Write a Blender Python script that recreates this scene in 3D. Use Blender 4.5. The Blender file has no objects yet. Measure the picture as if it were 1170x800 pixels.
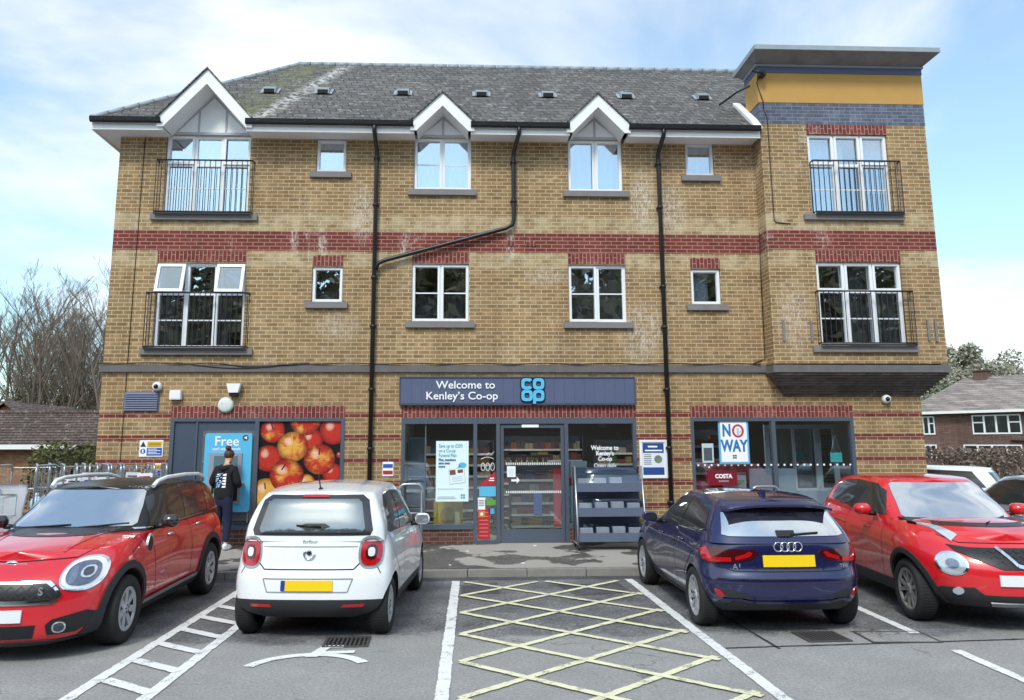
# a shop with flats above, seen across its car park on a bright cloudy day
SKYSEED = 3.0
CLOUD_A = (6.9, 7.25, 7.6)
CLOUD_B = (8.2, 8.3, 8.4)
EXPO = 0.62
SKYTINT = (1.45, 1.80, 1.75)
import bpy, bmesh, math, random
import numpy as np
from mathutils import Vector, Matrix
from mathutils.bvhtree import BVHTree
random.seed(7)
SC = bpy.context.scene
COL = SC.collection
PI = math.pi
R = math.radians

# ------------------------------------------------------------------ object helpers
def lin(c):
    return tuple(((v/255.0)/12.92 if v/255.0 <= .04045 else ((v/255.0+.055)/1.055)**2.4) for v in c)

def link(name, me, mats, parent=None, loc=None):
    o = bpy.data.objects.new(name, me)
    COL.objects.link(o)
    if mats is not None:
        for m in (mats if isinstance(mats, (list, tuple)) else [mats]):
            me.materials.append(m)
    if parent: o.parent = parent
    if loc is not None: o.location = loc
    return o

def tag(o, label=None, cat=None, group=None, kind=None):
    if label: o['label'] = label
    if cat: o['category'] = cat
    if group: o['group'] = group
    if kind: o['kind'] = kind
    return o

def empty(name, loc=(0,0,0), rz=0, label=None, cat=None, group=None):
    o = bpy.data.objects.new(name, None); COL.objects.link(o)
    o.empty_display_size = .2
    o.location = loc; o.rotation_euler = (0,0,rz)
    return tag(o, label, cat, group)

def copy_tree(o, parent=None):
    c = o.copy(); COL.objects.link(c); c.parent = parent
    for ch in [x for x in bpy.data.objects if x.parent == o and x != c]:
        copy_tree(ch, c)
    return c

class MB:
    """collects shapes into one mesh"""
    def __init__(s): s.bm = bmesh.new(); s.mi = 0
    def face(s, pts, mi=None):
        f = s.bm.faces.new([s.bm.verts.new(p) for p in pts]); f.material_index = s.mi if mi is None else mi
        return f
    def box(s, x0, x1, y0, y1, z0, z1, mi=None, M=None):
        P = [Vector((x,y,z)) for x in (x0,x1) for y in (y0,y1) for z in (z0,z1)]
        if M: P = [M @ p for p in P]
        v = [s.bm.verts.new(p) for p in P]
        for q in ((0,1,3,2),(4,6,7,5),(0,4,5,1),(2,3,7,6),(0,2,6,4),(1,5,7,3)):
            f = s.bm.faces.new([v[i] for i in q]); f.material_index = s.mi if mi is None else mi
        return s
    def tube(s, pts, r, n=8, cap=True, mi=None, smooth=True):
        pts = [Vector(p) for p in pts]; rs = r if isinstance(r, (list,tuple)) else [r]*len(pts)
        rings = []; up = None
        for i, p in enumerate(pts):
            d = (pts[min(i+1,len(pts)-1)] - pts[max(i-1,0)])
            if d.length < 1e-9: d = Vector((0,0,1))
            d.normalize()
            if up is None:
                up = Vector((0,0,1)) if abs(d.z) < .9 else Vector((1,0,0))
            a = d.cross(up)
            if a.length < 1e-6: a = d.cross(Vector((0,1,0)))
            a.normalize(); b = a.cross(d).normalized(); up = b
            rings.append([s.bm.verts.new(p + (a*math.cos(2*PI*k/n) + b*math.sin(2*PI*k/n))*rs[i]) for k in range(n)])
        for i in range(len(rings)-1):
            for k in range(n):
                f = s.bm.faces.new((rings[i][k], rings[i][(k+1)%n], rings[i+1][(k+1)%n], rings[i+1][k]))
                f.smooth = smooth; f.material_index = s.mi if mi is None else mi
        if cap and n > 2:
            for g in (rings[0][::-1], rings[-1]):
                f = s.bm.faces.new(g); f.material_index = s.mi if mi is None else mi
        return s
    def prism(s, poly, y0, y1, mi=None, plane='xz'):
        """extrude 2D polygon; plane xz extruded along y, yz along x, xy along z"""
        def P(u,v,w):
            return (u,w,v) if plane == 'xz' else ((w,u,v) if plane == 'yz' else (u,v,w))
        A = [s.bm.verts.new(P(u,v,y0)) for u,v in poly]; B = [s.bm.verts.new(P(u,v,y1)) for u,v in poly]
        n = len(poly)
        fs = [s.bm.faces.new(A), s.bm.faces.new(B[::-1])] + [s.bm.faces.new((A[i],B[i],B[(i+1)%n],A[(i+1)%n])) for i in range(n)]
        for f in fs: f.material_index = s.mi if mi is None else mi
        return s
    def lathe(s, prof, M=None, n=32, mi=None, close=False):
        """profile (r, h) turned round local y axis"""
        rings = []
        for r, h in prof:
            ring = []
            for k in range(n):
                a = 2*PI*k/n; p = Vector((r*math.cos(a), h, r*math.sin(a)))
                ring.append(s.bm.verts.new(M @ p if M else p))
            rings.append(ring)
        for i in range(len(rings)-1):
            for k in range(n):
                f = s.bm.faces.new((rings[i][k], rings[i+1][k], rings[i+1][(k+1)%n], rings[i][(k+1)%n]))
                f.smooth = True; f.material_index = s.mi if mi is None else mi
        if close:
            for g in (rings[0], rings[-1][::-1]):
                f = s.bm.faces.new(g); f.material_index = s.mi if mi is None else mi
        return s
    def ell(s, c, rad, n=14, m=9, mi=None):
        rings = []
        for j in range(1, m):
            t = PI*j/m
            rings.append([s.bm.verts.new((c[0]+rad[0]*math.sin(t)*math.cos(2*PI*k/n), c[1]+rad[1]*math.sin(t)*math.sin(2*PI*k/n), c[2]+rad[2]*math.cos(t))) for k in range(n)])
        top = s.bm.verts.new((c[0],c[1],c[2]+rad[2])); bot = s.bm.verts.new((c[0],c[1],c[2]-rad[2]))
        F = []
        for k in range(n):
            F.append((top, rings[0][k], rings[0][(k+1)%n])); F.append((bot, rings[-1][(k+1)%n], rings[-1][k]))
            for j in range(m-2):
                F.append((rings[j][k], rings[j+1][k], rings[j+1][(k+1)%n], rings[j][(k+1)%n]))
        for q in F:
            f = s.bm.faces.new(q); f.smooth = True; f.material_index = s.mi if mi is None else mi
        return s
    def build(s, name, mats, parent=None, loc=None, bevel=0, recalc=True):
        if bevel:
            bmesh.ops.bevel(s.bm, geom=[e for e in s.bm.edges if len(e.link_faces) == 2 and e.calc_face_angle(0) > .6], offset=bevel, segments=2, affect='EDGES', profile=.6)
        if recalc: bmesh.ops.recalc_face_normals(s.bm, faces=s.bm.faces)
        me = bpy.data.meshes.new(name); s.bm.to_mesh(me); s.bm.free()
        return link(name, me, mats, parent, loc)

def rrect(x0, x1, z0, z1, r, n=5):
    P = []
    for cx, cz, a0 in ((x1-r,z0+r,-90),(x1-r,z1-r,0),(x0+r,z1-r,90),(x0+r,z0+r,180)):
        for k in range(n+1):
            a = R(a0 + 90*k/n); P.append((cx+r*math.cos(a), cz+r*math.sin(a)))
    return P

def circ(cx, cz, r, n=28, rz=None):
    return [(cx + r*math.cos(2*PI*k/n), cz + (rz or r)*math.sin(2*PI*k/n)) for k in range(n)]

def text(name, body, size, loc, mat, parent=None, align='CENTER', bold=0, depth=.004, rot=(PI/2,0,0), sx=1, space=1.0, line=1.0):
    cu = bpy.data.curves.new(name, 'FONT'); cu.body = body; cu.size = size; cu.align_x = align; cu.align_y = 'CENTER'
    cu.extrude = depth; cu.offset = bold; cu.space_character = space; cu.space_line = line; cu.resolution_u = 3
    o = bpy.data.objects.new(name, cu); COL.objects.link(o)
    me = bpy.data.meshes.new_from_object(o.evaluated_get(bpy.context.evaluated_depsgraph_get()))
    bpy.data.objects.remove(o); bpy.data.curves.remove(cu)
    t = link(name, me, None, parent); me.materials.clear(); me.materials.append(mat)
    t.location = loc; t.rotation_euler = rot; t.scale = (sx,1,1)
    return t

# ------------------------------------------------------------------ materials
class NT:
    def __init__(s, name, world=False):
        s.m = bpy.data.materials.new(name); s.m.use_nodes = True; s.t = s.m.node_tree; s.n = s.t.nodes; s.l = s.t.links
        s.b = s.n['Principled BSDF']; s.out = s.n['Material Output']
    def node(s, kind, **kw):
        x = s.n.new(kind)
        for k, v in kw.items(): setattr(x, k, v)
        return x
    def link(s, a, b): s.l.new(a, b)
    def inp(s, sock, v):
        if hasattr(v, 'links'): s.l.new(v, sock)
        else: sock.default_value = v
    def math(s, op, a, b=None, c=None, clamp=False):
        x = s.node('ShaderNodeMath', operation=op, use_clamp=clamp); s.inp(x.inputs[0], a)
        if b is not None: s.inp(x.inputs[1], b)
        if c is not None: s.inp(x.inputs[2], c)
        return x.outputs[0]
    def mix(s, fac, a, b, mode='MIX'):
        x = s.node('ShaderNodeMix', data_type='RGBA', blend_type=mode)
        s.inp(x.inputs[0], fac)
        for k, v in ((6,a),(7,b)):
            if isinstance(v, tuple): v = v+(1,) if len(v) == 3 else v
            s.inp(x.inputs[k], v)
        return x.outputs[2]
    def pos(s):
        g = s.node('ShaderNodeNewGeometry'); x = s.node('ShaderNodeSeparateXYZ'); s.link(g.outputs['Position'], x.inputs[0]); return g.outputs['Position'], x.outputs
    def obj(s): return s.node('ShaderNodeTexCoord').outputs['Object']
    def comb(s, x, y, z=0.0):
        c = s.node('ShaderNodeCombineXYZ')
        for k, v in enumerate((x,y,z)): s.inp(c.inputs[k], v)
        return c.outputs[0]
    def noise(s, vec, scale, detail=4, rough=.55, out='Fac'):
        x = s.node('ShaderNodeTexNoise'); s.link(vec, x.inputs['Vector']); x.inputs['Scale'].default_value = scale
        x.inputs['Detail'].default_value = detail; x.inputs['Roughness'].default_value = rough
        return x.outputs[out]
    def ramp(s, fac, stops):
        x = s.node('ShaderNodeValToRGB'); e = x.color_ramp.elements
        while len(e) < len(stops): e.new(.5)
        for k, (p, c) in enumerate(stops):
            e[k].position = p; e[k].color = (c,c,c,1) if not isinstance(c, tuple) else c+(1,)
        s.inp(x.inputs[0], fac); return x.outputs[0]
    def bump(s, h, strength=.3, dist=.01):
        x = s.node('ShaderNodeBump'); x.inputs['Strength'].default_value = strength; x.inputs['Distance'].default_value = dist
        s.link(h, x.inputs['Height']); s.link(x.outputs[0], s.b.inputs['Normal'])
    def set(s, **kw):
        for k, v in kw.items():
            k = k.replace('_', ' ')
            if isinstance(v, tuple) and len(v) == 3: v = v+(1,)
            s.inp(s.b.inputs[k], v)
        return s

def plain(name, rgb, rough=.6, metal=0, coat=0, var=.12, scale=9, spec=.5, emit=0):
    c = lin(rgb); N = NT(name)
    if var:
        f = N.noise(N.obj(), scale, 5, .6)
        col = N.mix(f, tuple(v*(1-var) for v in c), tuple(min(1, v*(1+var)) for v in c))
        rr = N.math('MULTIPLY_ADD', f, .25, max(.02, rough-.12))
        N.set(Base_Color=col, Roughness=rr if rough > .25 else rough)
    else: N.set(Base_Color=c, Roughness=rough)
    N.set(Metallic=float(metal), Coat_Weight=float(coat), Coat_Roughness=.02, Specular_IOR_Level=float(spec))
    if emit: N.set(Emission_Color=c, Emission_Strength=float(emit))
    return N.m

def paint(name, rgb, metal=0.0, flake=False):
    N = NT(name); c = lin(rgb)
    f = N.noise(N.obj(), 3.0, 4, .5); d = N.noise(N.obj(), 60, 3, .6)
    col = N.mix(N.math('MULTIPLY', N.ramp(d, [(.45,0.0),(.8,1.0)]), .02), c, lin((150,145,135)))
    N.set(Base_Color=col, Roughness=N.math('MULTIPLY_ADD', f, .12, .22), Metallic=metal, Coat_Weight=1.0, Coat_Roughness=.03, Coat_IOR=1.55)
    return N.m

def glass(name, tint, refl, opaque=False, rough=.01, fs=1.0):
    """window glass: sees through by (1-refl), Fresnel mirror on top"""
    N = NT(name)
    g = N.node('ShaderNodeBsdfGlossy'); g.inputs['Roughness'].default_value = rough; g.inputs['Color'].default_value = (.93,.97,1,1)
    ge = N.node('ShaderNodeNewGeometry'); dt = N.node('ShaderNodeVectorMath', operation='DOT_PRODUCT'); N.link(ge.outputs['Incoming'], dt.inputs[0]); N.link(ge.outputs['Normal'], dt.inputs[1])
    fr = N.math('POWER', N.math('SUBTRACT', 1.0, N.math('ABSOLUTE', dt.outputs['Value'])), 5.0)
    fac = N.math('MULTIPLY_ADD', fr, .9*fs, refl+.04, clamp=True)
    if opaque:
        t = N.node('ShaderNodeBsdfPrincipled'); t.inputs['Base Color'].default_value = tint+(1,); t.inputs['Roughness'].default_value = .3
    else:
        t = N.node('ShaderNodeBsdfTransparent'); t.inputs['Color'].default_value = tint+(1,)
    wob = N.noise(N.obj(), 1.3, 2, .4); bp = N.node('ShaderNodeBump'); bp.inputs['Strength'].default_value = .05; bp.inputs['Distance'].default_value = .05
    N.link(wob, bp.inputs['Height']); N.link(bp.outputs[0], g.inputs['Normal'])
    mx = N.node('ShaderNodeMixShader'); N.link(fac, mx.inputs[0]); N.link(t.outputs[0], mx.inputs[1]); N.link(g.outputs[0], mx.inputs[2])
    N.link(mx.outputs[0], N.out.inputs['Surface'])
    return N.m

def brick_mat(name, c1, c2, mort, bw=.215, rh=.075, ranges=(), red=None, soldier=False, eff=.35, stain=True, salts=(), pale_rows=()):
    N = NT(name); P, S = N.pos()
    u = N.math('ADD', S[0], S[1]); v = S[2]
    vec = N.comb(v, u) if soldier else N.comb(u, v)
    def bt(a, b, m):
        x = N.node('ShaderNodeTexBrick'); N.link(vec, x.inputs['Vector'])
        x.inputs['Scale'].default_value = 1; x.inputs['Brick Width'].default_value = bw; x.inputs['Row Height'].default_value = rh
        x.inputs['Mortar Size'].default_value = .0072; x.inputs['Mortar Smooth'].default_value = .3; x.inputs['Bias'].default_value = -.1
        for k, cc in (('Color1',a),('Color2',b),('Mortar',m)): x.inputs[k].default_value = cc+(1,)
        return x
    B = bt(c1, c2, mort); col = B.outputs['Color']
    # a second, offset brick bond picks single pale or burnt bricks
    B2 = bt((0,0,0),(1,1,1),(.5,.5,.5)); 
    pick = N.noise(N.comb(N.math('FLOOR', N.math('DIVIDE', u, .118)), N.math('FLOOR', N.math('DIVIDE', v, rh))), 7.31, 0, 0)
    pale = N.ramp(pick, [(.60,0.0),(.66,1.0)]); dark = N.ramp(pick, [(.34,1.0),(.40,0.0)])
    inb = N.math('SUBTRACT', 1.0, B.outputs['Fac'])
    col = N.mix(N.math('MULTIPLY', N.math('MULTIPLY', pale, inb), .30), col, tuple(min(.8, x*1.55+.05) for x in c1))
    col = N.mix(N.math('MULTIPLY', N.math('MULTIPLY', dark, inb), .24), col, tuple(x*.55 for x in c2))
    if ranges:
        m = None
        for a, b in ranges:
            q = N.math('COMPARE', v, (a+b)/2, (b-a)/2); m = q if m is None else N.math('MAXIMUM', m, q)
        R_ = bt(red, tuple(x*.72 for x in red), lin((168,140,122)))
        col = N.mix(m, col, R_.outputs['Color'])
    fine = N.noise(P, 55, 4, .7)
    col = N.mix(.35, col, N.ramp(fine, [(.25,.25),(.75,.8)]), 'OVERLAY')
    if stain:
        big = N.noise(P, .55, 5, .6); col = N.mix(.22, col, N.ramp(big, [(.3,.36),(.7,.64)]), 'OVERLAY')
        # rain runs, stretched downwards
        rr_ = N.noise(N.comb(N.math('MULTIPLY', u, 2.6), N.math('MULTIPLY', v, .16), 9.0), 1.0, 5, .65); col = N.mix(.34, col, N.ramp(rr_, [(.32,.26),(.5,.5),(.68,.70)]), 'OVERLAY')
        for a, b in pale_rows:
            q = N.math('MULTIPLY', N.math('COMPARE', v, (a+b)/2, (b-a)/2), N.ramp(N.noise(P, 3.5, 4, .6), [(.36,0.0),(.6,.55)])); col = N.mix(q, col, lin((206,190,156)))
        for sx_, sz_, rx_, rz_, st_ in salts:
            du = N.math('DIVIDE', N.math('SUBTRACT', S[0], sx_), rx_); dv = N.math('DIVIDE', N.math('SUBTRACT', v, sz_), rz_)
            dd = N.math('ADD', N.math('MULTIPLY', du, du), N.math('MULTIPLY', dv, dv))
            q = N.math('MULTIPLY', N.ramp(dd, [(.0,1.0),(1.0,0.0)]), N.ramp(N.noise(N.comb(N.math('MULTIPLY',u,3.4),N.math('MULTIPLY',v,1.3),sx_), 7, 6, .85), [(.46,0.0),(.60,1.0)])); col = N.mix(N.math('MULTIPLY', q, st_), col, lin((222,214,202)))
        # salts: white runs and patches
        sv = N.comb(N.math('MULTIPLY', S[0], 1.6), S[1], N.math('MULTIPLY', S[2], .8))
        ef = N.math('MULTIPLY', N.ramp(N.noise(sv, .9, 3, .5), [(.56,0.0),(.72,1.0)]), N.ramp(N.noise(P, 11, 5, .75), [(.50,0.0),(.66,1.0)]))
        col = N.mix(N.math('MULTIPLY', ef, eff), col, lin((226,220,208)))
        # narrow salt trails, each with its own place
        tv = N.noise(N.comb(N.math('MULTIPLY', u, 3.2), N.math('MULTIPLY', v, .55), 3.0), 1.0, 4, .6)
        tr = N.math('MULTIPLY', N.ramp(tv, [(.66,0.0),(.74,1.0)]), N.ramp(N.noise(P, 24, 3, .7), [(.45,0.0),(.6,1.0)]))
        col = N.mix(N.math('MULTIPLY', tr, eff*1.3), col, lin((232,228,218)))
    N.set(Base_Color=col, Roughness=.88, Specular_IOR_Level=.25)
    N.bump(N.math('SUBTRACT', N.math('MULTIPLY', fine, .35), B.outputs['Fac']), .55, .012)
    return N.m

M = {}
YB1, YB2 = lin((155,126,88)), lin((132,105,72))
RED = lin((126,60,55))
M['brick'] = brick_mat('yellow_stock_brick', YB1, YB2, lin((198,181,150)), ranges=((5.675,6.075),), red=RED, eff=.5, pale_rows=((5.36,5.675),(6.075,6.42)), salts=((3.55,6.75,.30,.75,.9),(4.15,6.6,.35,.6,.7),(-2.0,6.45,.30,.7,.8),(-2.75,5.75,.12,.45,.9),(.9,5.85,.12,.5,.8),(3.5,4.1,.55,.7,.8),(-3.3,5.9,.10,.4,.8),(6.3,4.4,.4,.8,.6),(-2.4,4.2,.5,.35,.5),(1.6,5.2,.5,.2,.6),(-1.2,5.75,.08,.4,.8)))
M['brick_low'] = brick_mat('banded_brick', YB1, YB2, lin((192,174,143)), ranges=((2.48,2.575),(2.06,2.155),(1.635,1.73),(1.215,1.31),(.79,.885),(-.1,.30)), red=lin((122,58,52)))
M['brick_red'] = brick_mat('red_soldier_brick', RED, tuple(x*.75 for x in RED), lin((170,140,128)), soldier=True, eff=.3)
M['brick_blue'] = brick_mat('blue_grey_brick', lin((98,104,120)), lin((84,90,106)), lin((132,136,146)), eff=.25)
M['brick_dark'] = brick_mat('dark_plinth_brick', lin((104,66,58)), lin((84,56,50)), lin((128,112,100)), eff=.3)
M['brick_corbel'] = brick_mat('dark_corbel_brick', lin((98,90,84)), lin((74,68,63)), lin((104,98,90)), eff=.5)  # darker grey brown brick for the underside of the bay
M['brick_bg'] = brick_mat('old_buff_brick', lin((168,128,92)), lin((140,100,70)), lin((150,130,110)), eff=.1)
M['brick_house'] = brick_mat('plum_brick', lin((112,84,76)), lin((96,74,68)), lin((122,104,98)), eff=.05)
M['brick_orange'] = brick_mat('orange_brick', lin((178,104,78)), lin((160,92,70)), lin((170,130,110)), eff=.05)
M['upvc'] = plain('white_upvc', (236,238,240), .35, var=.04)
M['white'] = plain('white_painted_board', (238,238,237), .5, var=.05, scale=3)
M['stone_dark'] = plain('sooty_cast_stone', (104,101,101), .85, var=.35, scale=5)
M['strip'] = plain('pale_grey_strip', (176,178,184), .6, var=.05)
M['stone'] = plain('grey_cast_stone', (126,122,122), .85, var=.25, scale=7)
M['black'] = plain('black_plastic', (26,27,30), .4, var=.2)
M['rail'] = plain('black_painted_steel', (34,34,40), .45, var=.2)
M['alu'] = plain('grey_blue_aluminium', (80,89,102), .42, var=.07, scale=2)
M['alu_dark'] = plain('dark_grey_blue_panel', (66,78,96), .5, var=.08, scale=1.5)
M['signgrey'] = plain('slate_blue_sign_panel', (86,94,122), .45, var=.05, scale=2)
M['mustard'] = plain('mustard_render', (190,148,82), .85, var=.12, scale=2.5)
M['fascia_grey'] = plain('grey_metal_cornice', (150,158,164), .5, var=.2, scale=4)
M['soffit_grey'] = plain('weathered_grey_soffit', (132,130,132), .8, var=.6, scale=2.2)
M['steel'] = plain('brushed_steel', (150,150,148), .3, metal=.8, var=.1)
M['chrome'] = plain('polished_chrome', (225,228,232), .08, metal=1, var=0)
M['galv'] = plain('galvanised_tube', (176,180,184), .3, metal=.75, var=.12)
M['letter'] = plain('white_letters', (245,246,248), .5, var=0)
M['cyan'] = plain('sky_blue_print', (92,186,226), .45, var=.04)
M['dark'] = plain('dark_recess', (14,14,16), .8, var=.2)
M['pane'] = glass('sky_mirroring_double_glazing', (.78,.84,.88), .34)
M['pane_vent'] = glass('tilted_vent_glass', (.55,.60,.70), .10)
M['pane_clear'] = glass('shop_glass', (.88,.92,.93), .07)
M['room'] = plain('dim_room_wall', (92,88,84), .9, var=.1)
M['curtain'] = plain('white_curtain_cloth', (226,230,238), .9, var=.08)
M['net'] = plain('blue_white_blind', (196,218,232), .9, var=.05)
M['curtain_grey'] = plain('grey_curtain_cloth', (120,118,118), .9, var=.15)

def slate(name, base, rows=.2, bw=.30, slopef=1.54, moss=None):
    N = NT(name); P, S = N.pos(); vec = N.comb(N.math('ADD', S[0], N.math('MULTIPLY', S[1], .35)), N.math('MULTIPLY', S[2], slopef))
    x = N.node('ShaderNodeTexBrick'); N.link(vec, x.inputs['Vector']); x.inputs['Scale'].default_value = 1
    x.inputs['Brick Width'].default_value = bw; x.inputs['Row Height'].default_value = rows; x.inputs['Mortar Size'].default_value = .012; x.inputs['Mortar Smooth'].default_value = .2
    b = lin(base); x.inputs['Color1'].default_value = tuple(v*1.25 for v in b)+(1,); x.inputs['Color2'].default_value = tuple(v*.72 for v in b)+(1,); x.inputs['Mortar'].default_value = tuple(v*.18 for v in b)+(1,)
    col = x.outputs['Color']
    col = N.mix(.5, col, N.ramp(N.noise(P, 1.4, 6, .7), [(.3,.3),(.7,.72)]), 'OVERLAY')
    sp = N.math('MULTIPLY', N.ramp(N.noise(P, 9, 5, .75), [(.56,0.0),(.66,1.0)]), .55)
    col = N.mix(sp, col, lin((190,188,182)))
    if moss:
        d = N.math('ABSOLUTE', N.math('SUBTRACT', N.math('ADD', S[0], N.math('MULTIPLY', S[2], -.28)), moss))
        mk = N.math('MULTIPLY', N.ramp(d, [(.1,1.0),(.75,0.0)]), N.ramp(N.noise(P, 4, 6, .7), [(.42,0.0),(.58,1.0)]))
        col = N.mix(N.math('MULTIPLY', mk, .6), col, lin((104,106,52)))
        d2 = N.math('ABSOLUTE', N.math('SUBTRACT', N.math('ADD', S[0], N.math('MULTIPLY', S[2], -.42)), moss-.72))
        mk2 = N.math('MULTIPLY', N.ramp(d2, [(.03,1.0),(.28,0.0)]), N.ramp(N.noise(P, 9, 4, .7), [(.44,0.0),(.54,1.0)]))
        col = N.mix(N.math('MULTIPLY', mk2, .55), col, lin((214,212,206)))
    N.set(Base_Color=col, Roughness=.75)
    N.bump(N.math('SUBTRACT', N.math('FRACT', N.math('DIVIDE', N.math('MULTIPLY', S[2], slopef), -rows)), N.math('MULTIPLY', x.outputs['Fac'], .8)), .6, .02)
    return N.m
M['slate'] = slate('grey_fibre_slates', (88,85,82), moss=-6.75)
M['pantile'] = slate('brown_plain_tiles', (92,77,70), rows=.213, bw=.26, slopef=2.54)
M['tile_far'] = slate('grey_brown_tiles', (140,128,122), rows=.25, bw=.3, slopef=1.6)
# ------------------------------------------------------------------ the apartment block with the shop
XL, XB, XT, XR = -6.75, 5.87, 9.23, 8.87
ZS0, ZS1 = 3.33, 3.47            # string course
YT = -.40
bld = empty('apartment_building', (0,0,0), 0, 'yellow brick block of flats with red bands, slate roof and a shop below', 'building')

def wall_front(mb, x0, x1, z0, z1, y, holes, reveal=.1):
    xs = sorted({x0, x1, *[min(max(h[0],x0),x1) for h in holes], *[min(max(h[1],x0),x1) for h in holes]})
    zs = sorted({z0, z1, *[min(max(h[2],z0),z1) for h in holes], *[min(max(h[3],z0),z1) for h in holes]})
    for a, b in zip(xs, xs[1:]):
        for c, d in zip(zs, zs[1:]):
            mx, mz = (a+b)/2, (c+d)/2
            if any(h[0] < mx < h[1] and h[2] < mz < h[3] for h in holes): continue
            mb.face([(a,y,c),(b,y,c),(b,y,d),(a,y,d)])
    for h in holes:
        a, b, c, d = h[:4]; r = y + reveal
        mb.face([(a,y,c),(a,y,d),(a,r,d),(a,r,c)]); mb.face([(b,y,c),(b,r,c),(b,r,d),(b,y,d)])
        mb.face([(a,y,d),(b,y,d),(b,r,d),(a,r,d)]); mb.face([(a,y,c),(a,r,c),(b,r,c),(b,y,c)])

# upper openings  (x0,x1,z0,z1)
UP = dict(W1=(-5.86,-4.22,6.40,8.02), W2=(-2.93,-2.34,7.29,7.97), W3=(-1.00,.13,6.95,8.03), W4=(2.07,3.17,6.95,8.03), W5=(4.46,5.04,7.30,8.00),
          M1=(-5.88,-4.19,3.78,5.44), M2=(-2.93,-2.34,4.68,5.38), M3=(-1.01,.10,4.31,5.45), M4=(2.04,3.17,4.31,5.45), M5=(4.46,5.05,4.67,5.38))
TW = dict(W6=(6.80,8.42,6.40,8.05), M6=(6.80,8.48,3.81,5.44))
GR = dict(L=(-5.43,-2.22,.45,2.47), S=(-1.16,3.28,.0,2.47), Rr=(4.33,7.50,.45,2.47))

w = MB(); wall_front(w, XL, XB, ZS0, 8.06, 0, list(UP.values()))
w.face([(XL,0,ZS0),(XL,0,8.06),(XL,6.6,8.06),(XL,6.6,ZS0)]); w.face([(XL,6.6,ZS0),(XL,6.6,8.06),(XT,6.6,8.06),(XT,6.6,ZS0)])
w.build('wall', M['brick'], bld, recalc=False)
w = MB(); wall_front(w, XB, XT, ZS1, 8.25, YT, list(TW.values()))
w.face([(XB,YT,ZS1),(XB,YT,8.25),(XB,3,8.25),(XB,3,ZS1)]); w.face([(XT,YT,ZS1),(XT,6.6,ZS1),(XT,6.6,8.25),(XT,YT,8.25)])
tw = w.build('corner_bay', M['brick'], bld, recalc=False)
w = MB(); wall_front(w, XL, XR, .10, ZS0, 0, list(GR.values()), .16)
w.face([(XL,0,0),(XL,0,ZS0),(XL,6.6,ZS0),(XL,6.6,0)]); w.face([(XR,0,0),(XR,6.6,0),(XR,6.6,ZS0),(XR,0,ZS0)])
w.face([(XL,6.6,0),(XL,6.6,ZS0),(XR,6.6,ZS0),(XR,6.6,0)])
w.build('ground_floor_wall', M['brick_low'], bld, recalc=False)
# parapet of the corner bay
w = MB(); w.box(XB-.004, XT+.004, YT-.004, .25, 8.252, 8.70); w.build('blue_brick_band', M['brick_blue'], bld)
w = MB(); w.box(XB-.012, XT+.012, YT-.012, .26, 8.702, 9.33); w.build('mustard_band', M['mustard'], bld)
w = MB(); w.box(XB-.02, XT+.02, YT-.025, .27, 9.332, 9.50); w.build('parapet_course', M['signgrey'], bld)
w = MB(); w.box(XB-.045, XT+.045, YT-.055, .275, 9.455, 9.497); w.build('drip_mould', M['fascia_grey'], bld)
w = MB()
w.box(XB+.01, XT-.01, .262, 3.0, 8.18, 8.248, 0)
a0 = [(XB-.04,YT-.04),(XT+.04,YT-.04),(XT+.04,.28),(XB-.04,.28)]; a1 = [(XB-.17,YT-.42),(XT+.14,YT-.42),(XT+.14,.36),(XB-.17,.36)]
for i in range(4):
    j = (i+1) % 4
    w.face([(*a0[i],9.502),(*a0[j],9.502),(*a1[j],9.605),(*a1[i],9.605)], 1)
w.face([(*p,9.502) for p in a0][::-1], 1)
E = [(XB-.20,YT-.46),(XT+.17,YT-.46),(XT+.17,.40),(XB-.20,.40)]
for (zz0, zz1, q) in ((9.607, 9.70, E),):
    w.box(q[0][0], q[1][0], q[0][1], q[2][1], zz0, zz1, 0)
w.build('cornice', [M['fascia_grey'], M['soffit_grey']], bld)
# corbelled underside of the bay
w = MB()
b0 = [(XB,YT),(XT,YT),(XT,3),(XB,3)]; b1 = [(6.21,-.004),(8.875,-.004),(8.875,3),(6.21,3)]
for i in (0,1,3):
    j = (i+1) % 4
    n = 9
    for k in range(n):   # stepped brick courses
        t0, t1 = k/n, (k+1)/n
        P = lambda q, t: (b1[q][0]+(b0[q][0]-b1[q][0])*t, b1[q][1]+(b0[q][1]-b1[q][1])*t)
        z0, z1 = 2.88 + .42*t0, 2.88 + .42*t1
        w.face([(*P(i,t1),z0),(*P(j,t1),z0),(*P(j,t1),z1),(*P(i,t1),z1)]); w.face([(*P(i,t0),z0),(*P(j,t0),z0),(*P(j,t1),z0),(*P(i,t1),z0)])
w.build('corbel', M['brick_corbel'], bld)
w = MB(); w.box(XL-.04, XB-.02, -.05, .0, ZS0, ZS1-.003); w.box(XB-.035, XT+.035, YT-.035, 2, 3.302, 3.442)
w.build('string_course', M['stone_dark'], bld, bevel=.012)
# plinth of dark brick under the side units
w = MB(); w.box(-5.43, -2.22, -.012, .15, 0, .45)
w.build('plinth', M['brick_dark'], bld)
for bx in ((4.33,7.5,-.012,.45),(-1.12,.20,-.008,.43),(1.97,3.24,-.008,.43)): MB().box(bx[0],bx[1],bx[2],.15,0,bx[3]).build('plinth', M['brick_dark'], bld)
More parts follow.
